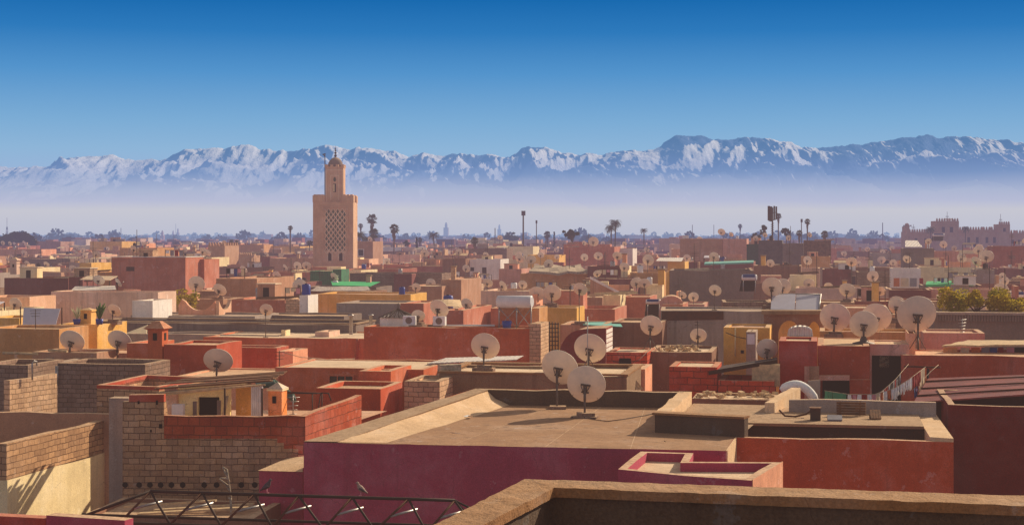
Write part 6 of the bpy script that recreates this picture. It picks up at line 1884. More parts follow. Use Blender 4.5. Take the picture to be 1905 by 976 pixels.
sheet('white corrugated roof over the ochre hut right of centre', 'tin_sheet', [(1220, 485, 171), (1268, 486, 171), (1272, 479, 177), (1226, 479, 177)], 'tin_bright', 'tin roof')
house('big dark grey wall house right of centre', 1246, 1402, 503, 142, 8, 'grey_dark', .15, roofm='roof_grey', th=-7)
sheet('thin turquoise sheet roof above the big dark grey wall', 'tarp_cover', [(1310, 490, 156), (1402, 487, 156), (1402, 484, 162), (1312, 487, 162)], 'turquoise', 'sheet roof', .15)
house('narrow ochre lit wall house at the left end of the big dark grey wall', 1239, 1245, 505, 143, 4, 'ochre', .1, roofm='roof')  # lit edge of the grey wall put in as an ochre strip
house('cream wall house with thin post right of the silver water tank', 1122, 1154, 549, 112, 3, 'cream', .1, roofm='roof_pale')
house('red house right of the cream wall house', 1155, 1209, 552, 115, 5, 'terracotta_mid', .1, roofm='roof_rose')
house('long brown wall house right of the dish above the silver tank', 1036, 1121, 553, 118, 6, 'brown', .1, roofm='roof')
a, b = P(1098, 519, 128), P(1152, 547, 126)
wall('sloping stair wall with white coping right of centre', a[:2], b[:2], .5, 7, (a[2], b[2]), 'brown', 'stair_wall', jit=0)
mb = MB(); mb.slab([(a[0], a[1] - .1, a[2] + .01), (b[0], b[1] - .1, b[2] + .01), (b[0], b[1] + .55, b[2] + .01), (a[0], a[1] + .55, a[2] + .01)], (0, 0, 0), (0, 0, .22)); tag(mb.build('coping', 'white'), 'white sloping coping on the stair wall right of centre', 'coping')
STW = house('stained grey wall house with brown band behind the tilted dish', 1229, 1436, 578, 88, 5, 'grey', .1, roofm='roof_grey', th=-6)
p0, p1 = on_front(STW, 1231, 596, .0), on_front(STW, 1346, 594, .0); mb = MB(); mb.slab([p0, p1, (p1[0], p1[1], STW.z - .03), (p0[0], p0[1], STW.z - .03)], (-V_[0]*.004, -V_[1]*.004, 0), (-V_[0]*.05, -V_[1]*.05, 0)); mb.build('rusty_band', 'rusty', STW.root)
house('dull brown house below the turquoise awning', 1138, 1232, 599, 86, 4, 'dark_brown', .1, roofm='roof')
house('brown wall house before the ochre one right of the silver tank', 1042, 1122, 604, 84.5, 4, 'brown', .1, roofm='roof')
def solar_tank(label, x0, x1, py, d, Y, blue=True):
    a, b = Vector(P(x0, py, Y)), Vector(P(x1, py, Y - .3)); r = thing('solar_water_heater', label, 'water heater', ((a.x+b.x)/2, Y, a.z - 1.2)); ra = d*Y/FX/2
    mb = MB(); mb.path([a, a + (b-a)*.03, a + (b-a)*.97, b], [ra*.8, ra, ra, ra*.8], 16); mb.build('tank', 'white_metal', r)
    mb = MB(); mb.path([a + (b-a)*.1 + Vector((0, 0, ra*.12)), a + (b-a)*.9 + Vector((0, 0, ra*.12))], ra*1.005, 16, False); mb.build('band', 'dish_panel_blue', r)
    mb = MB(); mb.slab([(a.x, a.y + 1.4, a.z - 1.1), (b.x, b.y + 1.4, b.z - 1.1), (b.x, b.y + .2, b.z - ra), (a.x, a.y + .2, a.z - ra)], (0, 0, 0), (0, .05, .04)); mb.build('collector_panel', 'glass_dark', r)
    mb = MB(); zb = (roof_under((a.x + b.x)/2, Y) or a.z - 1.2)
    if a.z - zb > 3 or zb > a.z - .3: zb = a.z - 1.2
    r.location.z = zb; ROOT[r.name] = ((a.x+b.x)/2, Y, zb)
    for o in r.children: o.location.z += (a.z - 1.2) - zb
    for p in (a + (b-a)*.1, a + (b-a)*.9): mb.tube((p.x, p.y, zb), (p.x, p.y, p.z - ra*.6), .035, 5)
    mb.build('frame', 'steel_pale', r)
solar_tank('small blue and white solar heater tank right of centre', 1202, 1229, 561, 9, 102)
solar_tank('blue banded solar heater tank left of the twin dishes', 1380, 1408, 516, 11, 124)
solar_tank('solar heater tank on tall stand before the crenellated palace', 1735, 1757, 437, 5, 300)
solar_tank('blue topped solar heater at the right edge', 1880, 1912, 548, 10, 106)
house('terracotta domed hut roof house right of the small solar heater', 1232, 1270, 566, 98, 4, 'terracotta_mid', .1, roofm='roof_rose')
mb = MB(); c = P(1249, 566, 99); mb.slab([(c[0] - .72*cos(pi*k/10), c[1], c[2] + .52*sin(pi*k/10)) for k in range(11)], (0, 0, 0), (.2, 2.2, 0)); tag(mb.build('barrel_vault', 'rose'), 'small pale barrel vault right of the small solar heater', 'vault')
# right, far rows
house('long beige wall house behind the twin dishes on the right', 1480, 1654, 536, 132, 5, 'pinkish', .12, roofm='roof_rose')
house('maroon parapet house right of the long beige wall', 1655, 1732, 539, 129, 5, 'maroon_mid', .12, roofm='roof_rose')
house('rose house behind the yellow green bush on the right', 1733, 1862, 538, 131, 5, 'rose', .12, roofm='roof_rose')
house('rust coloured low house before the long beige wall', 1588, 1760, 560, 112, 5, 'terracotta_mid_dark', .12, roofm='salmon')
house('brown low house under the solar panels at right', 1425, 1590, 562, 108, 5, 'brown', .12, roofm='roof')
house('grey block house left of the solar panels', 1345, 1436, 562, 100, 4, 'block_dark', .12, roofm='roof_grey', th=-6)
house('maroon house in the right distance', 1530, 1585, 501, 171, 6, 'maroon_mid', .15, roofm='roof')
house('dark block house right of the maroon house in the right distance', 1594, 1667, 506, 169, 6, 'block_dark', .15, roofm='roof_grey')
WL = house('lilac white house with washing on the right', 1658, 1713, 499, 160, 4, 'white', .15, roofm='roof_pale')
for k, (px, w, mt, lb) in enumerate(((1668, 11, 'cloth_orange', 'orange pink blanket'), (1683, 15, 'cloth_cream', 'cream blanket'), (1699, 13, 'cloth_grey', 'patterned grey blanket'), (1714, 7, 'cloth_red', 'dark red cloth'))):
    a, b = P(px - w/2, 517, 157.5), P(px + w/2, 517, 157.3); zl = P(px, 533, 157)[2]; mb = MB(); mb.slab([(a[0], a[1], zl), (b[0], b[1], zl), b, a], (0, 0, 0), (0, .03, 0)); tag(mb.build('blanket', mt), f'{lb} hung before the lilac white house', 'blanket')
sheet('bright green striped awning on the right', 'awning', [(1722, 529, 150), (1812, 527, 149), (1811, 521, 154), (1724, 523, 154)], 'tarp_green', 'awning', .2)
house('dark house under the bright green striped awning', 1715, 1815, 531, 150, 5, 'grey_dark', .15, roofm='roof')
house('grey house right of the green awning', 1816, 1850, 502, 158, 6, 'grey', .15, roofm='roof_grey')
DS = house('dark weathered wooden hut house below the black antenna mast', 1411, 1455, 447, 235, 7, 'tin_dark', .1, roofm='roof', jit=.05)
house('dark hut house right of the mast hut', 1456, 1494, 453, 234, 7, 'grey_dark', .1, roofm='roof', jit=.08)
house('dark green hung hut house right of the black mast', 1495, 1546, 447, 231, 7, 'tarp_brown', .1, roofm='roof', jit=.08)
house('beige house below the dark green hung hut', 1490, 1545, 477, 224, 4, 'ochre_dark', .1, roofm='roof')
house('dark green panel house right of the pink front', 1389, 1411, 454, 238, 6, 'tarp_dark_green', .1, roofm='roof', jit=0)
house('plain brown house below the dark huts on the right', 1402, 1490, 494, 178, 6, 'dark_brown', .15, roofm='roof')
h = house('dark red house with slatted terrace at the right edge', 1847, 1990, 458, 226, 8, 'terracotta_mid_dark', .15, roofm='roof')
house('maroon lower house at the right edge in the distance', 1855, 1990, 500, 196, 6, 'maroon_mid', .15, roofm='roof')
house('dark grey house below the crenellated palace', 1680, 1738, 462, 216, 7, 'grey_dark', .15, roofm='roof')
house('rose brown house right of the dark grey one below the palace', 1738, 1784, 467, 219, 7, 'rose', .15, roofm='roof')
sheet('pale slanted sheet roof below the palace', 'tarp_cover', [(1684, 459, 230), (1716, 459, 230), (1706, 447, 238), (1684, 447, 238)], 'tin_bright', 'sheet roof')
# crenellated palace
pal = []
for lab, x0, x1, py, Y, D, n in (('tall crenellated palace tower on the right skyline', 1741, 1784, 411, 420, 7, 9), ('long crenellated palace wing left of its tall tower', 1686, 1741, 431, 423, 8, 12), ('long crenellated palace wing right of its tall tower', 1784, 1858, 427, 423, 8, 15),
        ('second crenellated palace tower at the right', 1858, 1879, 417, 420, 6, 5), ('crenellated palace wing at the right edge', 1879, 1960, 433, 423, 8, 15), ('small left corner turret of the crenellated palace', 1683, 1692, 421, 420, 4, 2)):
    h = house(lab, x0, x1, py, Y, D, 'palace', .4, name='palace', cat='palace', th=-4, roofm='roof', show=40); merlons(h, n, .45, .8, 'palace', t=.5); pal.append(h)
for px in (1755, 1770): opening(pal[0], px - 3, px + 3, 422, 432, 'window', None, 'wood_dark')
for px in (1802, 1818, 1836, 1850): opening(pal[2], px - 2.5, px + 2.5, 441, 452, 'window', None, 'wood_dark')
opening(pal[3], 1866, 1871, 424, 431, 'window', None, 'wood_dark')
for px in (1884, 1896): opening(pal[4], px - 2.5, px + 2.5, 446, 453, 'window', None, 'wood_dark')
for px in (1704, 1722): opening(pal[1], px - 2.5, px + 2.5, 443, 452, 'window', None, 'wood_dark')

# ================================================================ minaret
YM = 230.0; K = YM / FX; thm = -0.5
Um, Vm = axes(thm)
mc = P(620, 500, YM); W = 75 * K; mx_, my_ = mc[0], YM + W/2
mn = thing('minaret', 'tall square tan minaret with diamond lattice panel, lantern and dome left of centre', 'minaret', (mx_, my_, 0))
zz = lambda py: ZC - (py - HY) * K
def fp(px, py, out=0.0):     # front face
    u = (px - 620) * K
    return (mx_ + Um[0]*u - Vm[0]*(W/2 + out), my_ + Um[1]*u - Vm[1]*(W/2 + out), zz(py))
mb = MB(); mb.box((mx_, my_, 0), W, W, zz(376), thm); mb.build('shaft', 'minaret_stone', mn)
for sx in (-1, 1):
    for sy in (-1, 1):
        c = (mx_ + Um[0]*sx*(W/2 - .76) + Vm[0]*sy*(W/2 - .76), my_ + Um[1]*sx*(W/2 - .76) + Vm[1]*sy*(W/2 - .76))
        mb = MB(); mb.box((c[0], c[1], zz(376) + .003), 1.62, 1.62, zz(363.5) - zz(376), thm)
        for s2 in (-1, 0, 1): mb.box((c[0] + s2*.5, c[1], zz(363.5) + .004), .34, 1.5, .14, thm)
        mb.build('merlon', 'minaret_stone', mn)
# stepped slopes between merlons and the lantern
mb = MB()
for sgn in (-1, 1):
    for k in range(3): mb.box((mx_ + Um[0]*sgn*(1.2 - .0) + Um[0]*sgn*(.55 - .18*k), my_, zz(376) + .003 + .26*k), .3, 1.6, .26, thm)
mb.build('step', 'minaret_stone', mn)
def frame_rect(x0, x1, y0, y1, w, out, name, mat):
    mb = MB(); o = (-Vm[0]*out, -Vm[1]*out, 0)
    for a, b, c, d in ((x0, x0 + w, y0, y1), (x1 - w, x1, y0, y1), (x0 + w, x1 - w, y0, y0 + w), (x0 + w, x1 - w, y1 - w, y1)):
        mb.slab([fp(a, d, .003), fp(b, d, .003), fp(b, c, .003), fp(a, c, .003)], (0, 0, 0), o)
    return mb.build(name, mat, mn)
frame_rect(583, 657, 379, 499, 3, .06, 'border', 'minaret_stone')
frame_rect(601, 648, 384, 491, 2.2, .16, 'panel_frame', 'minaret_stone')
mb = MB(); mb.slab([fp(603.5, 488, .004), fp(645.5, 488, .004), fp(645.5, 387, .004), fp(603.5, 387, .004)], (0, 0, 0), (-Vm[0]*.02, -Vm[1]*.02, 0)); mb.build('panel_ground', 'minaret_stone', mn)
# sebka lattice: crossing ribs, a green tile cross in every lozenge
lat = MB(); inl = MB(); x0, x1, y0, y1 = 603.5, 645.5, 387.5, 471.5
cw_, chh = 42/5, 84/7.5
rows = 15
for r in range(rows):
    ya = y0 + chh/2*r; yb = ya + chh/2
    for c in range(10):
        xa = x0 + cw_/2*c; pts = [(xa, ya), (xa + cw_/2, yb)] if (r + c) % 2 == 0 else [(xa, yb), (xa + cw_/2, ya)]
        lat.path([fp(*pts[0], .07), fp(*pts[1], .07)], .062, 4, False, False)
for r in range(0, 15):
    yc = y0 + chh/2*r
    for c in range(0, 11):
        if (r + c) % 2 == 0 or c in (0, 10) or r == 0: continue
        xc = x0 + cw_/2*c
        for w_, h_, dy in ((1.15, 3.4, 0), (2.35, 1.3, .4)):
            inl.face([fp(xc - w_, yc + dy + h_, .03 + .004*(w_ > 2)), fp(xc + w_, yc + dy + h_, .03 + .004*(w_ > 2)), fp(xc + w_*.7, yc + dy - h_, .03 + .004*(w_ > 2)), fp(xc - w_*.7, yc + dy - h_, .03 + .004*(w_ > 2))])
lat.build('lattice', 'minaret_pale', mn); inl.build('tile_inlay', 'zellige', mn)
mb = MB(); pts = [(603.5, 488), (645.5, 488), (645.5, 470)] + [(645.5 - 42*k/20, 468 - 3.0*abs(sin(pi*k/5))) for k in range(1, 20)] + [(603.5, 470)]
mb.slab([fp(a, b, .03) for a, b in pts], (0, 0, 0), (-Vm[0]*.05, -Vm[1]*.05, 0)); mb.build('lower_panel', 'minaret_stone', mn)
for cx_ in (614, 634.5):
    mb = MB(); pts = [(cx_ - 3, 485), (cx_ + 3, 485)] + [(cx_ + 3*cos(pi*k/8), 474 - 4.5*sin(pi*k/8)**.8) for k in range(9)]
    mb.slab([fp(a, b, .082) for a, b in pts], (0, 0, 0), (-Vm[0]*.02, -Vm[1]*.02, 0)); wn = mb.build('arched_window', 'void', mn)
    mb = MB(); prv = None
    for k in range(15):
        a = pi * k / 14; p = fp(cx_ + 4.6*cos(a), 474 - 6.4*sin(a)**.85, .12)
        if prv: mb.path([prv, p], .07, 5)
        prv = p
    mb.path([fp(cx_ - 4.6, 474, .12), fp(cx_ - 4.6, 487, .12)], .07, 5); mb.path([fp(cx_ + 4.6, 474, .12), fp(cx_ + 4.6, 487, .12)], .07, 5)
    mb.build('window_surround', 'minaret_pale', mn)
# lantern
LW = 33.5 * K; lz0, lz1 = zz(376) + .004, zz(311)
mb = MB(); mb.box((mx_, my_, lz0), LW, LW, lz1 - lz0, thm); ln = mb.build('lantern', 'minaret_stone', mn)
def lp(px, py, out=0.0):
    u = (px - 620) * K
    return (mx_ + Um[0]*u - Vm[0]*(LW/2 + out), my_ + Um[1]*u - Vm[1]*(LW/2 + out), zz(py))
mb = MB(); mb.box((mx_, my_, lz1 + .003), LW*1.05, LW*1.05, .14, thm)
for k in range(4):
    for j in range(4):
        if 0 < k < 3 and 0 < j < 3: continue
        u, v = (k - 1.5)*LW*.30, (j - 1.5)*LW*.30; mb.box((mx_ + Um[0]*u + Vm[0]*v, my_ + Um[1]*u + Vm[1]*v, lz1 + .144), .38, .38, .32, thm)
mb.build('battlement', 'minaret_stone', mn)
mb = MB(); o = (-Vm[0]*.03, -Vm[1]*.03, 0)
mb.slab([lp(617.5, 357, .003), lp(623, 357, .003), lp(623, 341, .003), lp(617.5, 341, .003)], (0, 0, 0), o); mb.build('tall_opening', 'void', mn)
mb = MB(); mb.slab([lp(618, 356, .036), lp(620.3, 356, .036), lp(620.3, 342, .036), lp(618, 342, .036)], (0, 0, 0), (-Vm[0]*.02, -Vm[1]*.02, 0)); mb.build('painted_lit_reveal', 'cream', mn)  # cream strip painted over the dark opening as a sunlit reveal
for (px, py, r) in ((620.5, 333, 2.0),):
    mb = MB(); mb.slab([lp(px + r*1.3*cos(2*pi*k/8), py + r*2.2*sin(2*pi*k/8), .003) for k in range(8)], (0, 0, 0), o); mb.build('tracery', 'zellige', mn)
def lframe(x0, x1, y0, y1, w, nm):
    mb = MB(); o = (-Vm[0]*.08, -Vm[1]*.08, 0)
    for a, b, c, d in ((x0, x0 + w, y0, y1), (x1 - w, x1, y0, y1), (x0 + w, x1 - w, y0, y0 + w)): mb.slab([lp(a, d, .004), lp(b, d, .004), lp(b, c, .004), lp(a, c, .004)], (0, 0, 0), o)
    mb.build(nm, 'minaret_pale', mn)
lframe(612.5, 629, 325, 372, 1.4, 'lantern_frame'); lframe(604.5, 636, 315, 374, 1.2, 'lantern_frame')
mb = MB(); zt = lz1 + .15
mb.lathe([(LW*.42, 0), (LW*.42, .25), (LW*.40, .6), (LW*.31, 1.0), (LW*.17, 1.3), (0.05, 1.42)], 20, (mx_, my_, zt)); mb.build('dome', 'grey_dark', mn)
mb = MB(); prof = [(.05, 1.38)]
for zc, r in ((1.62, .20), (2.02, .17), (2.36, .13), (2.62, .09)):
    prof += [(.03, zc - r)] + [(r*sin(pi*k/6), zc - r*cos(pi*k/6)) for k in range(1, 6)] + [(.03, zc + r)]
prof += [(.0, 3.15)]
mb.lathe(prof, 12, (mx_, my_, zt)); mb.build('finial', 'void', mn)
fpo = (mx_ + Um[0]*(601 - 620)*K, my_ - W*.1)
mb = MB(); mb.tube((fpo[0], fpo[1], zz(374)), (fpo[0], fpo[1], zz(284)), .07, 6); mb.path([(fpo[0] - .35, fpo[1], zz(286)), (fpo[0] + .1, fpo[1], zz(284.5))], .07, 5); mb.path([(fpo[0], fpo[1], zz(290)), (fpo[0] - .25, fpo[1], zz(286))], .05, 5); mb.build('flag_pole', 'void', mn)
PROT.append((580, 662, 280, 500, YM))
REG.append(([(mx_ - W/2, my_ - W/2), (mx_ + W/2, my_ - W/2), (mx_ + W/2, my_ + W/2), (mx_ - W/2, my_ + W/2)], 20, 24, mn))
# far minarets
def far_minaret(label, px, top, w, Y, mat='minaret_stone'):
    k = Y / FX; Wd = w*k; x = (px - CX)*k; H = ZC + (HY - top)*k; r = thing('minaret', label, 'minaret', (x, Y, 0))
    mb = MB(); mb.box((x, Y, 0), Wd, Wd, H*.80, -8); mb.build('shaft', mat, r)
    mb = MB(); mb.box((x, Y, H*.80 + .003), Wd*.5, Wd*.5, H*.13, -8); mb.lathe([(Wd*.22, 0), (Wd*.2, H*.03), (0, H*.068)], 10, (x, Y, H*.934)); mb.build('lantern', mat, r)
far_minaret('hazy blue minaret on the horizon right of the palms', 830, 413, 8.5, 1750)
far_minaret('pale hazy minaret on the horizon left of the two poles', 929, 417, 6.5, 1900, 'minaret_pale')
far_minaret('small pink minaret on the left horizon', 302, 428, 7, 1150, 'rose')
far_minaret('thin hazy minaret right of the pink one on the left horizon', 322, 428, 4.5, 1500, 'rose')
far_minaret('second thin hazy minaret on the left horizon, beside a mast', 331, 424, 4.5, 1600, 'rose')
far_minaret('small dark hazy minaret midway between the left edge and the big minaret', 450, 426, 4.5, 1500, 'rose')
far_minaret('tiny hazy minaret left of the lone slim palm', 490, 428, 4, 1700, 'rose')

# ================================================================ palms, trees, masts
palm('lone slim palm standing left of the minaret', 540, 419, 9, 458, 330)
palm('tallest palm right of the minaret', 692, 397, 19, 440, 360)
palm('shorter palm directly below the tallest palm', 695, 424, 19, 462, 345)
palm('full palm standing alone between the minaret and the hazy blue minaret', 733, 416, 18, 458, 340)
palm('broad drooping palm touching the right side of the minaret', 668, 426, 26, 465, 300, 'date')
palm('small palm top rising above the broad drooping palm', 671, 415, 9, 450, 420)
palm('drooping palm right of the minaret against the haze', 683, 436, 18, 462, 330, 'date')
palm('palm with spreading fronds left of the hazy blue minaret', 807, 428, 22, 462, 380, 'date')
palm('right taller palm of the pair right of centre', 1145, 403, 23, 455, 330, 'date', lean=1.0)
palm('left lower palm of the pair right of centre', 1137, 414, 24, 458, 325, 'date')
palm('single palm right of the palm pair', 1198, 422, 15, 457, 380, 'date')
palm('thin distant palm above the pink front', 1377, 416, 8, 440, 520)
palm('slim palm right beside the black antenna mast', 1448, 396, 11, 440, 330)
palm('slim palm above the dark huts on the right', 1502, 406, 11, 445, 300)
palm('short palm behind the dark huts', 1487, 427, 12, 448, 310)
palm('short palm right of the dark huts', 1534, 428, 14, 448, 320)
palm('palm in front of the left palace wing', 1731, 418, 20, 440, 410, 'date')
palm('palm just right of the tall palace tower', 1796, 418, 17, 440, 410, 'date')
palm('small palm right of the tall pole in the centre', 1018, 429, 13, 455, 420)
palm('small dark palm left of the white house', 883, 440, 14, 462, 300)
palm('small palm among the trees right of the two palms', 781, 441, 9, 462, 420)
tree('big dark leafy tree at the left edge', 38, 427, 80, 468, 430, 'leaf_dark', 5200)
tree('round bushy green tree in haze left of the two tall poles', 951, 429, 32, 458, 520, 'leaf', 2200)
tree('dark gnarly tree with sparse clumps right of the tall poles', 1065, 416, 44, 462, 300, 'leaf_dark', 3200, sparse=1.0)
tree('dark narrow cypress right of the small palm', 1031, 430, 8, 458, 420, 'leaf_dark', 900, shape='cone')
tree('dark narrow conifer right of the full palm', 775, 441, 9, 463, 360, 'leaf_dark', 900, shape='cone')
tree('dark bushy tree beside the conifer', 757, 445, 15, 463, 365, 'leaf_dark', 1000)
tree('hazy tree group at the left behind the crenellated tower', 352, 447, 30, 465, 470, 'leaf', 1600)
tree('bluish hazy tree on the left skyline', 253, 439, 32, 462, 900, 'leaf_dark', 1500)
tree('green tree behind the crenellated tower', 436, 441, 22, 468, 380, 'leaf', 1300)
tree('dark tree just left of the minaret', 576, 442, 14, 465, 330, 'leaf_dark', 800)
tree('bushy tree at the foot of the antenna mast', 1423, 413, 20, 448, 290, 'leaf_dark', 1500)
tree('bushy tree right of the antenna mast', 1463, 417, 22, 450, 295, 'leaf_dark', 1500)
tree('leafy tree hiding behind the dark huts', 1405, 432, 22, 450, 300, 'leaf_dark', 1000)
def mast(label, px, top, base, Y, r=.12, heads=None, name='pole', cat='pole'):
    a, b = P(px, base, Y), P(px, top, Y); root = thing(name, label, cat, (a[0], a[1], 0))
    mb = MB(); mb.tube((a[0], a[1], 0), b, r, 8, r*.7); mb.build('shaft', 'iron', root)
    if heads:
        mb = MB()
        for dx, dz, h in heads: mb.box((b[0] + dx, b[1] - .2, b[2] + dz), .36, .25, h, 10)
        mb.build('antenna_panel', 'iron', root)
mast('tall thin telecom pole in the centre', 973.5, 393, 460, 340, .22, [(-.2, -.9, 1.0), (.25, -.9, 1.0)], 'telecom_pole')
mast('shorter thin lamp pole right of the telecom pole', 998, 413, 458, 360, .14, [(0, -.3, .7)], 'lamp_pole')
mast('slim pole at the left of the pale hazy minaret', 921, 424, 458, 420, .16)
mast('thin hazy pole above the large grey brown cube house', 1288, 418, 446, 560, .14)
mast('thin hazy pole right of the dish on the cube house', 1328, 418, 446, 620, .14)
mast('thin pole left of the slim palm above the dark huts', 1491, 409, 447, 330, .12, [(0, -.5, .7)])
mast('thin dark pole between the dark huts and the palace', 1642, 414, 445, 620, .22)
mast('hazy pole on the left horizon', 225, 424, 445, 900, .25)
mast('thin hazy mast by the left horizon minarets', 327, 416, 445, 1500, .22)
root = thing('antenna_mast', 'black antenna mast with clustered tall panels above the dark huts', 'antenna mast', P(1437, 447, 238))
for dx, t_, b_, w in ((-6.5, 383, 410, .28), (-2.2, 384, 412, .22), (3.4, 383, 409, .12), (7.2, 384, 408, .12)):
    a = P(1437 + dx, b_, 238); mb = MB(); mb.box(a, w, .3, P(0, t_, 238)[2] - a[2], 20); mb.build('antenna_panel', 'iron', root)
mb = MB(); mb.tube(P(1437, 449, 238), P(1437, 386, 238), .12, 6); mb.tube(P(1430, 411, 238), P(1444, 408, 238), .06, 5); mb.tube(P(1431, 397, 238), P(1443, 395, 238), .05, 5)
for k in range(8): mb.tube(P(1434, 446 - 4*k, 238), P(1440, 443 - 4*k, 238), .04, 4)
mb.build('mast', 'iron', root)
root = thing('lattice_mast', 'hazy lattice radio mast on the left skyline above the dark tree', 'radio mast', P(13, 440, 900)); mb = MB()
a = P(13, 405, 900); b = P(13, 455, 900)
for s in (-1, 1): mb.tube((b[0] + s*1.6, b[1], 0), (a[0] + s*.25, a[1], a[2] - 5), .16, 4)
for k in range(9):
    f, f2 = k / 9, (k + 1) / 9; w1, w2 = 1.6*(1-f) + .25*f, 1.6*(1-f2) + .25*f2; z1, z2 = (a[2] - 5)*f, (a[2] - 5)*f2
    mb.tube((b[0] - w1, b[1], z1), (b[0] + w2, b[1], z2), .1, 4); mb.tube((b[0] + w1, b[1], z1), (b[0] - w2, b[1], z2), .1, 4)
mb.tube((a[0], a[1], a[2] - 5), a, .1, 4); mb.build('lattice', 'rusty', root)
# ================================================================ dishes of the middle distance (surveyed positions)
FAR_DISHES = [
 (90,527,16,'small dish on the maroon house at the left edge'),(219,526,18,'dish in front of the large red block, turned right'),(309,520,16,'dish below the right end of the large red block'),(408,540,26,'dish tilted up above the scalloped parapet'),
 (203,484,11,'small dish left of the large red block corner'),(80,566,26,'dish half hidden behind the slanted lilac sheet'),(212,578,26,'dish right of the green cactus pot'),(28,566,24,'pale dish at the left edge behind the lilac sheet'),(313,629,17,'dish peeking out behind the red chimney tower'),
 (5,452,8,'tiny dish at the left edge under the dark tree'),(18,453,8,'tiny dish second from the left edge under the dark tree'),(52,459,9,'tiny dish below the dark tree at left'),(86,492,12,'small dish above the maroon house at left'),(135,500,14,'small dish above the maroon hut at left'),(158,476,11,'small dish near the green cloth at left'),
 (530,498,13,'small narrow dish left of the dark green shed'),(553,495,16,'left one of the touching pale dishes beside the minaret base'),(570,495,17,'right one of the touching pale dishes beside the minaret base'),(514,513,17,'dish half behind the sunlit end wall left of the minaret'),
 (774,535,17,'left one of two dishes above the yellow ochre wall'),(801,527,18,'right one of two dishes above the yellow ochre wall'),(907,527,19,'dish by the salmon sunlit side below the white house'),(867,500,15,'small dish at the left corner of the white house'),
 (816,575,36,'big dish above the air conditioner right of the skylight'),(778,588,25,'dish directly right of the glass skylight'),(804,561,20,'dish peeking out behind the big dish right of the skylight'),(868,566,22,'dish before the cream vaulted sheet'),(767,486,10,'tiny dish in the clutter right of the minaret'),(720,487,11,'tiny dish among the houses at the foot of the minaret'),(495,577,24,'pale dish on the red wall house right of the scalloped parapet'),
 (935,532,19,'narrow turned dish left of the pole above the silver tank'),(972,530,17,'small dish with dark mount above the silver tank'),(1027,546,33,'big dish on dark mount right of the silver tank'),(1079,539,26,'dish in front of the long brown wall right of the silver tank'),(1184,527,22,'left one of the overlapping pair right of the stair wall'),(1199,528,21,'right one of the overlapping pair right of the stair wall'),
 (988,484,18,'dish left of the red orange cube house'),(1006,475,12,'smaller dish up left of the red orange cube house'),(1036,478,10,'tiny dish at the left foot of the red orange cube house'),(1087,479,14,'left dish before the red orange cube house'),(1113,477,17,'right dish before the red orange cube house'),(1104,450,19,'dish on top of the red orange cube house'),
 (1342,432,14,'dish on top of the large grey brown cube house'),(1278,480,14,'dish at the left foot of the large grey brown cube house'),(1328,478,18,'dish before the pink front'),(1187,471,9,'tiny dish beside the white low hut right of centre'),
 (1290,553,19,'dish on the left above the stained grey wall'),(1330,541,23,'larger one of two dishes before the big dark grey wall'),(1350,543,17,'smaller one of two dishes before the big dark grey wall'),(1337,570,17,'dish behind the plants on the stained grey wall'),
 (1436,535,37,'left one of the twin dishes above the solar panels'),(1455,535,33,'right one of the twin dishes above the solar panels'),(1433,490,15,'small dish below the black antenna mast'),(1505,528,21,'dish right of the twin dishes'),(1576,541,30,'dish on the rust coloured low house right of the solar panels'),(1584,488,20,'dish above the maroon house in the right distance'),(1597,491,11,'tiny dish beside the one above the maroon house'),(1640,484,15,'small dish above the dark block house at right'),
 (1816,487,20,'white narrow dish before the maroon house at right'),(1835,478,27,'largest far dish at right below the palace'),(1820,466,18,'dish behind the largest far dish below the palace'),(1541,533,16,'half hidden dish left of the rust coloured low house'),(1755,455,14,'dish below the tall palace tower'),(1775,462,10,'tiny dish right below the palace tower'),(1570,472,11,'tiny dish left of the dark grey house below the palace'),
]
for cx, cy, d, lb in FAR_DISHES: PROT.append((cx - d/2, cx + d/2, cy - d/2, cy + d/2, FX*1.1/d))

# ================================================================ infill houses
MARKS = [(10, 'the left edge'), (150, 'the ochre terrace'), (275, 'the large red block'), (400, 'the crenellated sandy tower'), (510, 'the lone slim palm'), (620, 'the minaret'), (735, 'the full palm'), (895, 'the white house'), (1000, 'the telecom pole'), (1097, 'the red orange cube'), (1200, 'the single palm'), (1310, 'the grey brown cube'), (1437, 'the antenna mast'), (1540, 'the dark huts'), (1640, 'the thin dark pole'), (1760, 'the palace tower'), (1870, 'the right edge')]
MATN = [('terracotta_mid', 'terracotta'), ('terracotta_mid_dark', 'dark terracotta'), ('brown', 'brown'), ('rose', 'rose'), ('salmon', 'salmon'), ('pinkish', 'pinkish'), ('maroon_mid', 'maroon'), ('ochre_dark', 'ochre brown'), ('grey', 'grey'), ('dark_brown', 'dark brown'), ('block_dark', 'unplastered block'), ('block_pale', 'pale block'), ('cream', 'cream'), ('white', 'whitish'), ('salmon_pale', 'pale salmon'), ('ochre', 'yellow ochre')]
WT = [6, 5, 11, 8, 6, 9, 4, 5, 7, 8, 6, 6, 5, 4, 6, 3]
ROOFS = ['roof', 'roof_pale', 'roof_rose', 'roof_grey', 'roof_pale']
fr = random.Random(21)
INF = []
Y = 92.0
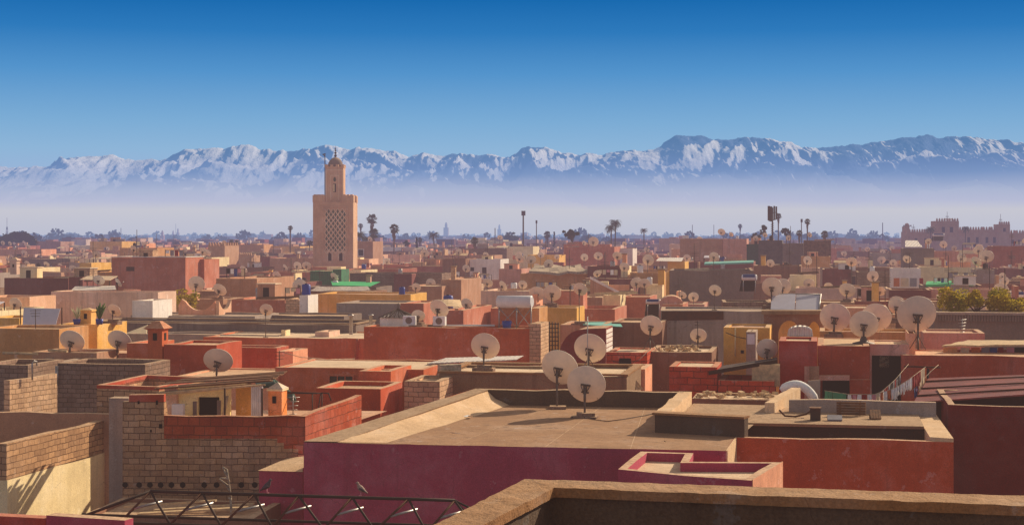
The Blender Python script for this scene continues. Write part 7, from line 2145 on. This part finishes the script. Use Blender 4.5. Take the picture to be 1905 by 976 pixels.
while Y < 560:
    cell = 6.6 + Y * .009
    X = -.335 * Y - 6
    while X < .335 * Y + 4:
        w, d = fr.uniform(.62, 1.0)*cell*1.15, fr.uniform(.65, .95)*cell
        x, y = X + fr.uniform(0, 2), Y + fr.uniform(0, 3.0); X += w + fr.uniform(.1, 1.2)
        th = -11 + fr.choice([0, 0, 0, fr.uniform(-5, 7)]); U, V = axes(th)
        poly = [(x, y), (x + U[0]*w, y + U[1]*w), (x + U[0]*w + V[0]*d, y + U[1]*w + V[1]*d), (x + V[0]*d, y + V[1]*d)]
        if overlaps(poly): continue
        z = fr.choice([7.6, 8.2, 8.8, 9.3, 9.8, 10.3]) + fr.uniform(-.3, .3)
        if Y > 260: z += fr.uniform(-.5, 1.8)
        if fr.random() < .07 and Y > 150: z += 1.4
        pxa = CX + FX*poly[0][0]/poly[0][1] - 2; pxb = max(CX + FX*poly[2][0]/poly[2][1], CX + FX*poly[1][0]/poly[1][1]) + 2
        yn = poly[1][1]; lim = z
        for (a, b, ya, yb, Yp) in PROT + HPROT:
            if Yp > yn - 1 and b > pxa and a < pxb: lim = min(lim, ZC - (yb - HY)/FX*yn)
        z = min(z, lim)
        if z < 5.6: continue
        INF.append([poly, z, w, d, th])
    Y += cell * .80
# keep what can be seen: coarse painter's test
GW, GH = 381, 200
buf = [[-1]*GW for _ in range(GH)]; allb = []
for i, (poly, z, w, d, th) in enumerate(INF): allb.append((min(p[1] for p in poly), poly, z, i))
for q, zr, zt, r in REG: allb.append((min(p[1] for p in q), q, max(zr, zt), -2))
for yn, poly, z, i in sorted(allb, key=lambda t: -t[0]):
    pp = [(CX + FX*p[0]/p[1], HY + FX*(ZC - z)/p[1]) for p in poly if p[1] > 5]
    if len(pp) < 3: continue
    x0, x1 = min(p[0] for p in pp), max(p[0] for p in pp); y0 = min(p[1] for p in pp)
    for gy in range(max(0, int((y0 - 400)/2.9)), GH):
        row = buf[gy]
        for gx in range(max(0, int(x0/5)), min(GW, int(x1/5) + 1)): row[gx] = i
cnt = {}
for row in buf:
    for v in row:
        if v >= 0: cnt[v] = cnt.get(v, 0) + 1
vis = sorted([i for i in cnt if cnt[i] >= 2], key=lambda i: -cnt[i])[:215]
vis.sort(key=lambda i: min(p[1] for p in INF[i][0]))
used = {}
ORD = ['nearest', 'second', 'third', 'fourth', 'fifth', 'sixth', 'seventh', 'eighth', 'ninth', 'tenth', 'eleventh', 'twelfth', 'thirteenth', 'fourteenth']
INFH = []
for i in vis:
    poly, z, w, d, th = INF[i]
    mt, mn_ = fr.choices(MATN, WT)[0]
    pc = CX + FX*(poly[0][0] + poly[1][0])/2/((poly[0][1] + poly[1][1])/2)
    dist = min(MARKS, key=lambda m: abs(m[0] - pc)); yd = min(p[1] for p in poly)
    size = 'wide' if w > 11 else ('narrow' if w < 8 else 'plain')
    band = 'far' if yd > 330 else ('middle' if yd > 170 else 'near')
    rel = 'below' if yd < 300 else 'around the foot of'
    key = (mn_, dist[1]); k = used.get(key, 0); used[key] = k + 1
    nth = '' if k == 0 else f'{ORD[min(k, 13)]} '
    sd_ = 'left of' if pc < dist[0] - 14 else ('right of' if pc > dist[0] + 14 else 'in line with')
    lb = f'{nth}{mn_} flat-roofed house at {band} distance {sd_} {dist[1]}'
    if k == 0: lb = f'nearest {mn_} flat-roofed house at {band} distance {sd_} {dist[1]}'
    par = fr.choice([.15, .3, .5, .7])
    h = make_house('house', lb, poly, z, z - par, mt, fr.choice(ROOFS), .25, 0, 'house', 'flat-roofed houses filling the medina', .05, seg=2.5)
    h.U, h.V = axes(th); h.A, h.B, h.z = poly[0], poly[1], z
    INFH.append((h, w, d, yd, lb))
    if fr.random() < .45:
        f0_ = fr.uniform(.05, .6); roof_room(h, f0_, f0_ + fr.uniform(.2, .35), fr.uniform(.3, .5), fr.uniform(.6, .95), fr.uniform(.9, 1.9) if z < 9.6 else .7, fr.choice([mt, mt, 'rose', 'block_pale', 'cream', 'brown']))
    for _q in range(fr.choice([0, 1, 1, 2])):
        if yd > 430: break
        px = CX + FX*(h.A[0]*.5 + h.B[0]*.5)/((h.A[1] + h.B[1])/2); py = HY + FX*(ZC - z + fr.uniform(1.0, 1.5))/h.A[1]
        ww = FX*.45/h.A[1]; px += fr.uniform(-.3, .3)*FX*w/h.A[1]
        opening(h, px - ww, px + ww, py, py + ww*2.4, 'window', fr.choice([None, 'white', 'salmon_pale']), fr.choice(['void', 'glass_dark', 'wood_dark']), .1)
print('INFILL', len(INF), 'visible', len(vis))

# surveyed far dishes now find their roofs
nd = 0
EXPL = {816: 81.9, 778: 82.3}
for cx, cy, d, lb in FAR_DISHES:
    az = fr.uniform(2, 26)
    if 'narrow' in lb or 'turned' in lb: az = 52
    if dish(lb, cx, cy, d, az, fr.uniform(24, 40), EXPL.get(cx), roll=fr.uniform(0, 26)) is not None: nd += 1
print('far dishes', nd)

# ================================================================ clutter on the middle-distance roofs
def lab_near(lb): return lb.split(' distance ')[0].replace(' at near', '').replace(' at middle', '').replace(' at far', '')
cl = random.Random(77); usedc = {}
def put_label(s):
    if s in usedc: return None
    usedc.add(s); return s
def on_roof(h, f, g):
    A, B, C, D = h.inn
    a = (A[0] + (B[0]-A[0])*f, A[1] + (B[1]-A[1])*f); b = (D[0] + (C[0]-D[0])*f, D[1] + (C[1]-D[1])*f)
    return (a[0] + (b[0]-a[0])*g, a[1] + (b[1]-a[1])*g)
CLUT = []
for t_ in INFH:
    if t_[3] < 400: CLUT += [t_] * (4 if t_[3] < 240 else 3)
for h in HANDH:
    yd = min(p[1] for p in h.poly)
    if yd > 108 and len(h.label.split()) < 13: CLUT += [(h, math.dist(h.A, h.B), math.dist(h.poly[1], h.poly[2]), yd, h.label)] * (4 if math.dist(h.A, h.B) > 4 else 1)
seen_kind = set()
PROT += [(920, 994, 545, 605, 82), (700, 770, 572, 606, 82), (1430, 1527, 545, 578, 76), (1658, 1722, 498, 536, 160), (1738, 1905, 530, 572, 83), (580, 660, 400, 500, 230), (330, 402, 556, 588, 104), (145, 195, 560, 604, 79), (38, 116, 570, 608, 78), (1534, 1760, 670, 750, 56), (645, 700, 582, 615, 88), (277, 318, 596, 640, 66)]
def hides(x, y, z0, z1, wd):
    px, hw = CX + FX*x/y, FX*wd/2/y; ya, yb = HY + FX*(ZC - z1)/y, HY + FX*(ZC - z0)/y
    return any(Yp > y - 1.5 and a < px + hw and b > px - hw and c < yb - 2 and d > ya for (a, b, c, d, Yp) in PROT)
for h, w, d, yd, lb in CLUT:
    if ' distance ' in lb: where = lb.split(' house at ')[0].replace(' flat-roofed', '') + ' house ' + lb.split(' distance ')[1]
    else: where = 'the ' + lb
    r = cl.random(); kind_ = 0 if r < .22 else 1 if r < .40 else 2 if r < .56 else 3 if r < .70 else 4 if r < .78 else 5 if r >= .84 else 6
    if (kind_, where) in seen_kind: continue
    seen_kind.add((kind_, where))
    for _t in range(6):
        x, y = on_roof(h, cl.uniform(.1, .9), cl.uniform(.12, .6)); zr = roof_under(x, y) or h.zr
        if not hides(x, y, zr + .5, zr + (1.9 if r < .22 else 1.2), .3 if r < .22 else .6 if r < .7 else 1.6): break
    else: continue
    if zr > 12.5 and yd < 200: continue
    if r < .22:
        mb = MB(); mb.tube((x, y, zr), (x, y, zr + cl.uniform(1.6, 3.2)), .02 + yd*.00007, 5); 
        zt = zr + 1.7
        for k in range(3): mb.tube((x - .4, y, zt - .15*k), (x + .4, y - .1, zt - .15*k), .012 + yd*.00004, 4)
        tag(mb.build('aerial', 'iron'), f'thin aerial on {where}', 'aerial')
    elif r < .40:
        mb = MB(); a = cl.uniform(-.4, .4); L = cl.uniform(1.5, 3.2)
        for k in range(5): mb.obox((x - L/2, y + k*.16, zr + .05 + .03*k), (L, a, .1), (0, .12, 0), (0, 0, .05))
        mb.box((x - L*.3, y + .3, zr), .2, .9, .05, 0); mb.box((x + L*.3, y + .3, zr), .2, .9, .05, 0)
        tag(mb.build('plank_stack', cl.choice(['wood', 'wood_pale', 'rag', 'brown'])), f'stacked planks on {where}', 'planks')
    elif r < .56:
        c = (x, y, zr); s = cl.uniform(.55, .9); t_ = thing('water_barrel', f'water barrel on {where}', 'barrel', c)
        mb = MB(); mb.lathe([(0, 0), (.38*s, 0), (.40*s, .1), (.38*s, .5*s), (.40*s, .95*s), (.3*s, 1.05*s), (0, 1.06*s)], 12, c); mb.build('body', cl.choice(['white_metal', 'white_metal', 'void', 'steel_pale', 'blue_plastic']), t_)
        mb = MB(); mb.lathe([(.13*s, 1.05*s), (.13*s, 1.14*s), (0, 1.15*s)], 8, c); mb.build('lid', 'iron', t_)
    elif r < .70:
        c = (x, y, zr); t_ = thing('chimney', f'small chimney on {where}', 'chimney', c); s = cl.uniform(.4, .6); hh = cl.uniform(.9, 1.5); mt = cl.choice(['rose', 'salmon', 'block_pale', 'ochre'])
        mb = MB(); mb.box(c, s, s, hh, -11); mb.build('shaft', mt, t_); mb = MB(); mb.box((x, y, zr + hh + .002), s*1.3, s*1.3, .1, -11); mb.build('cap', 'concrete', t_)
    elif r >= .84:
        mb = MB(); L = cl.uniform(1.0, 2.0); n_ = cl.randint(3, 6); hh = cl.uniform(.75, 1.05); c0 = (x - L/2, y, zr); c1 = (x + L/2, y - cl.uniform(.1, .6), zr)
        t_ = thing('clothes_rack', f'washing rack on {where}', 'washing', (x, y, zr))
        mb.tube(c0, (c0[0], c0[1], zr + hh), .03, 4); mb.tube(c1, (c1[0], c1[1], zr + hh), .03, 4); mb.tube((c0[0], c0[1], zr + hh - .04), (c1[0], c1[1], zr + hh - .04), .014, 4); mb.build('frame', 'wood_dark', t_)
        for q in range(n_):
            f0_, f1_ = (q + .08)/n_, (q + .9)/n_; dr_ = cl.uniform(.3, .65); e = lambda f: (c0[0] + (c1[0]-c0[0])*f, c0[1] + (c1[1]-c0[1])*f)
            a_, b_ = e(f0_), e(f1_); mb = MB(); mb.slab([(*a_, zr + hh - dr_), (*b_, zr + hh - dr_), (*b_, zr + hh - .06), (*a_, zr + hh - .06)], (0, 0, 0), (0, .02, 0)); mb.build('cloth', cl.choice(['cloth_white', 'cloth_white', 'cloth_cream', 'cloth_red', 'cloth_cream', 'cloth_pink', 'cloth_grey', 'cloth_dark', 'cloth_grey', 'cloth_blue']), t_)
    elif r < .78:
        mb = MB(); L = cl.uniform(1.1, 2.6); D_ = cl.uniform(.8, 1.6); hh = cl.uniform(.45, 1.0); t_ = thing('shade_roof', f'shade roof on {where}', 'shade roof', (x, y, zr))
        a = [(x - L/2, y, zr + hh), (x + L/2, y - .3, zr + hh + cl.uniform(-.1, .1)), (x + L/2 + .3, y + D_, zr + hh + .25), (x - L/2 + .3, y + D_, zr + hh + .25)]
        mb.slab(a, (0, 0, 0), (0, 0, .05)); mb.build('sheet', cl.choice(['wood_pale', 'panel', 'tarp_brown', 'wood', 'tarp_brown', 'cloth_cream', 'rag', 'roof_pale']), t_)
        for p in a: mb = MB(); mb.tube((p[0], p[1], zr), (p[0], p[1], p[2]), .04, 4); mb.build('post', 'wood_dark', t_)
    elif r < .84:
        c = (x, y, zr); t_ = thing('roof_hut', f'small hut on {where}', 'hut', c); a_, b_, hh = cl.uniform(.9, 1.9), cl.uniform(.9, 1.6), cl.uniform(.5, 1.1)
        mb = MB(); mb.box(c, a_, b_, hh, -11); mb.build('wall', cl.choice(['rose', 'salmon', 'block_pale', 'cream', 'pinkish', 'brown', 'white']), t_)
        mb = MB(); mb.box((x, y, zr + hh + .003), a_*1.08, b_*1.08, .08, -11); mb.build('roof', cl.choice(['roof_pale', 'roof', 'concrete']), t_)
        mb = MB(); o = (x - V0[0]*b_*.5, y - V0[1]*b_*.5); q = .22
        mb.slab([(o[0] - U0[0]*q, o[1] - U0[1]*q, zr + .06), (o[0] + U0[0]*q, o[1] + U0[1]*q, zr + .06), (o[0] + U0[0]*q, o[1] + U0[1]*q, zr + hh*.8), (o[0] - U0[0]*q, o[1] - U0[1]*q, zr + hh*.8)], (-V0[0]*.003, -V0[1]*.003, 0), (-V0[0]*.02, -V0[1]*.02, 0)); mb.build('door', 'void', t_)
# low partition walls and stair heads break up the infill roofs
for h, w, d, yd, lb in INFH:
    for _q in range(fr.choice([1, 2, 3])):
        f0_, g0_ = fr.uniform(.02, .75), fr.uniform(.05, .7)
        if fr.random() < .5: f1_, g1_ = f0_ + fr.uniform(.15, .4), g0_ + .05
        else: f1_, g1_ = f0_ + .035, g0_ + fr.uniform(.2, .5)
        f1_, g1_ = min(f1_, .98), min(g1_, .97)
        q_ = [on_roof(h, f0_, g0_), on_roof(h, f1_, g0_), on_roof(h, f1_, g1_), on_roof(h, f0_, g1_)]
        hh = fr.uniform(.4, 1.1) + (h.z - h.zr)*.6; mx = sum(p[0] for p in q_)/4; my = sum(p[1] for p in q_)/4
        if (roof_under(mx, my) or 0) > h.zr + .1 or hides(mx, my, h.zr + .5, h.zr + hh, 1.5): continue
        mb = MB(); mb.prism(q_, h.zr - .04, h.zr + hh); mb.build('partition_wall', fr.choice(['rose', 'salmon', 'terracotta_mid', 'block_pale', 'brown', 'pinkish', 'cream', 'grey']), h.root)
# a second sprinkling of small dishes on infill roofs
k = 0
DH = INFH + [(h, math.dist(h.A, h.B), 3.0, min(p[1] for p in h.poly), h.label) for h in HANDH if min(p[1] for p in h.poly) > 100 and len(h.label.split()) < 13]
for h, w, d, yd, lb in DH:
    if 100 < yd < 430 and cl.random() < .8 and k < 170:
        where = (lb.split(' house at ')[0].replace(' flat-roofed', '') + ' house ' + lb.split(' distance ')[1]) if ' distance ' in lb else 'the ' + lb
        x, y = on_roof(h, cl.uniform(.15, .9), cl.uniform(.2, .6)); zr = roof_under(x, y) or h.zr; s = cl.uniform(.65, 1.2)
        if hides(x, y, zr + .4, zr + 1.6, 1.0): continue
        build_dish(f'small dish on {where}', (x, y, zr + cl.uniform(.75, 1.1)*s + .1), s, cl.uniform(-6, 42), cl.uniform(20, 44), zr, 'foot', None, True, roll=cl.uniform(0, 25)); k += 1
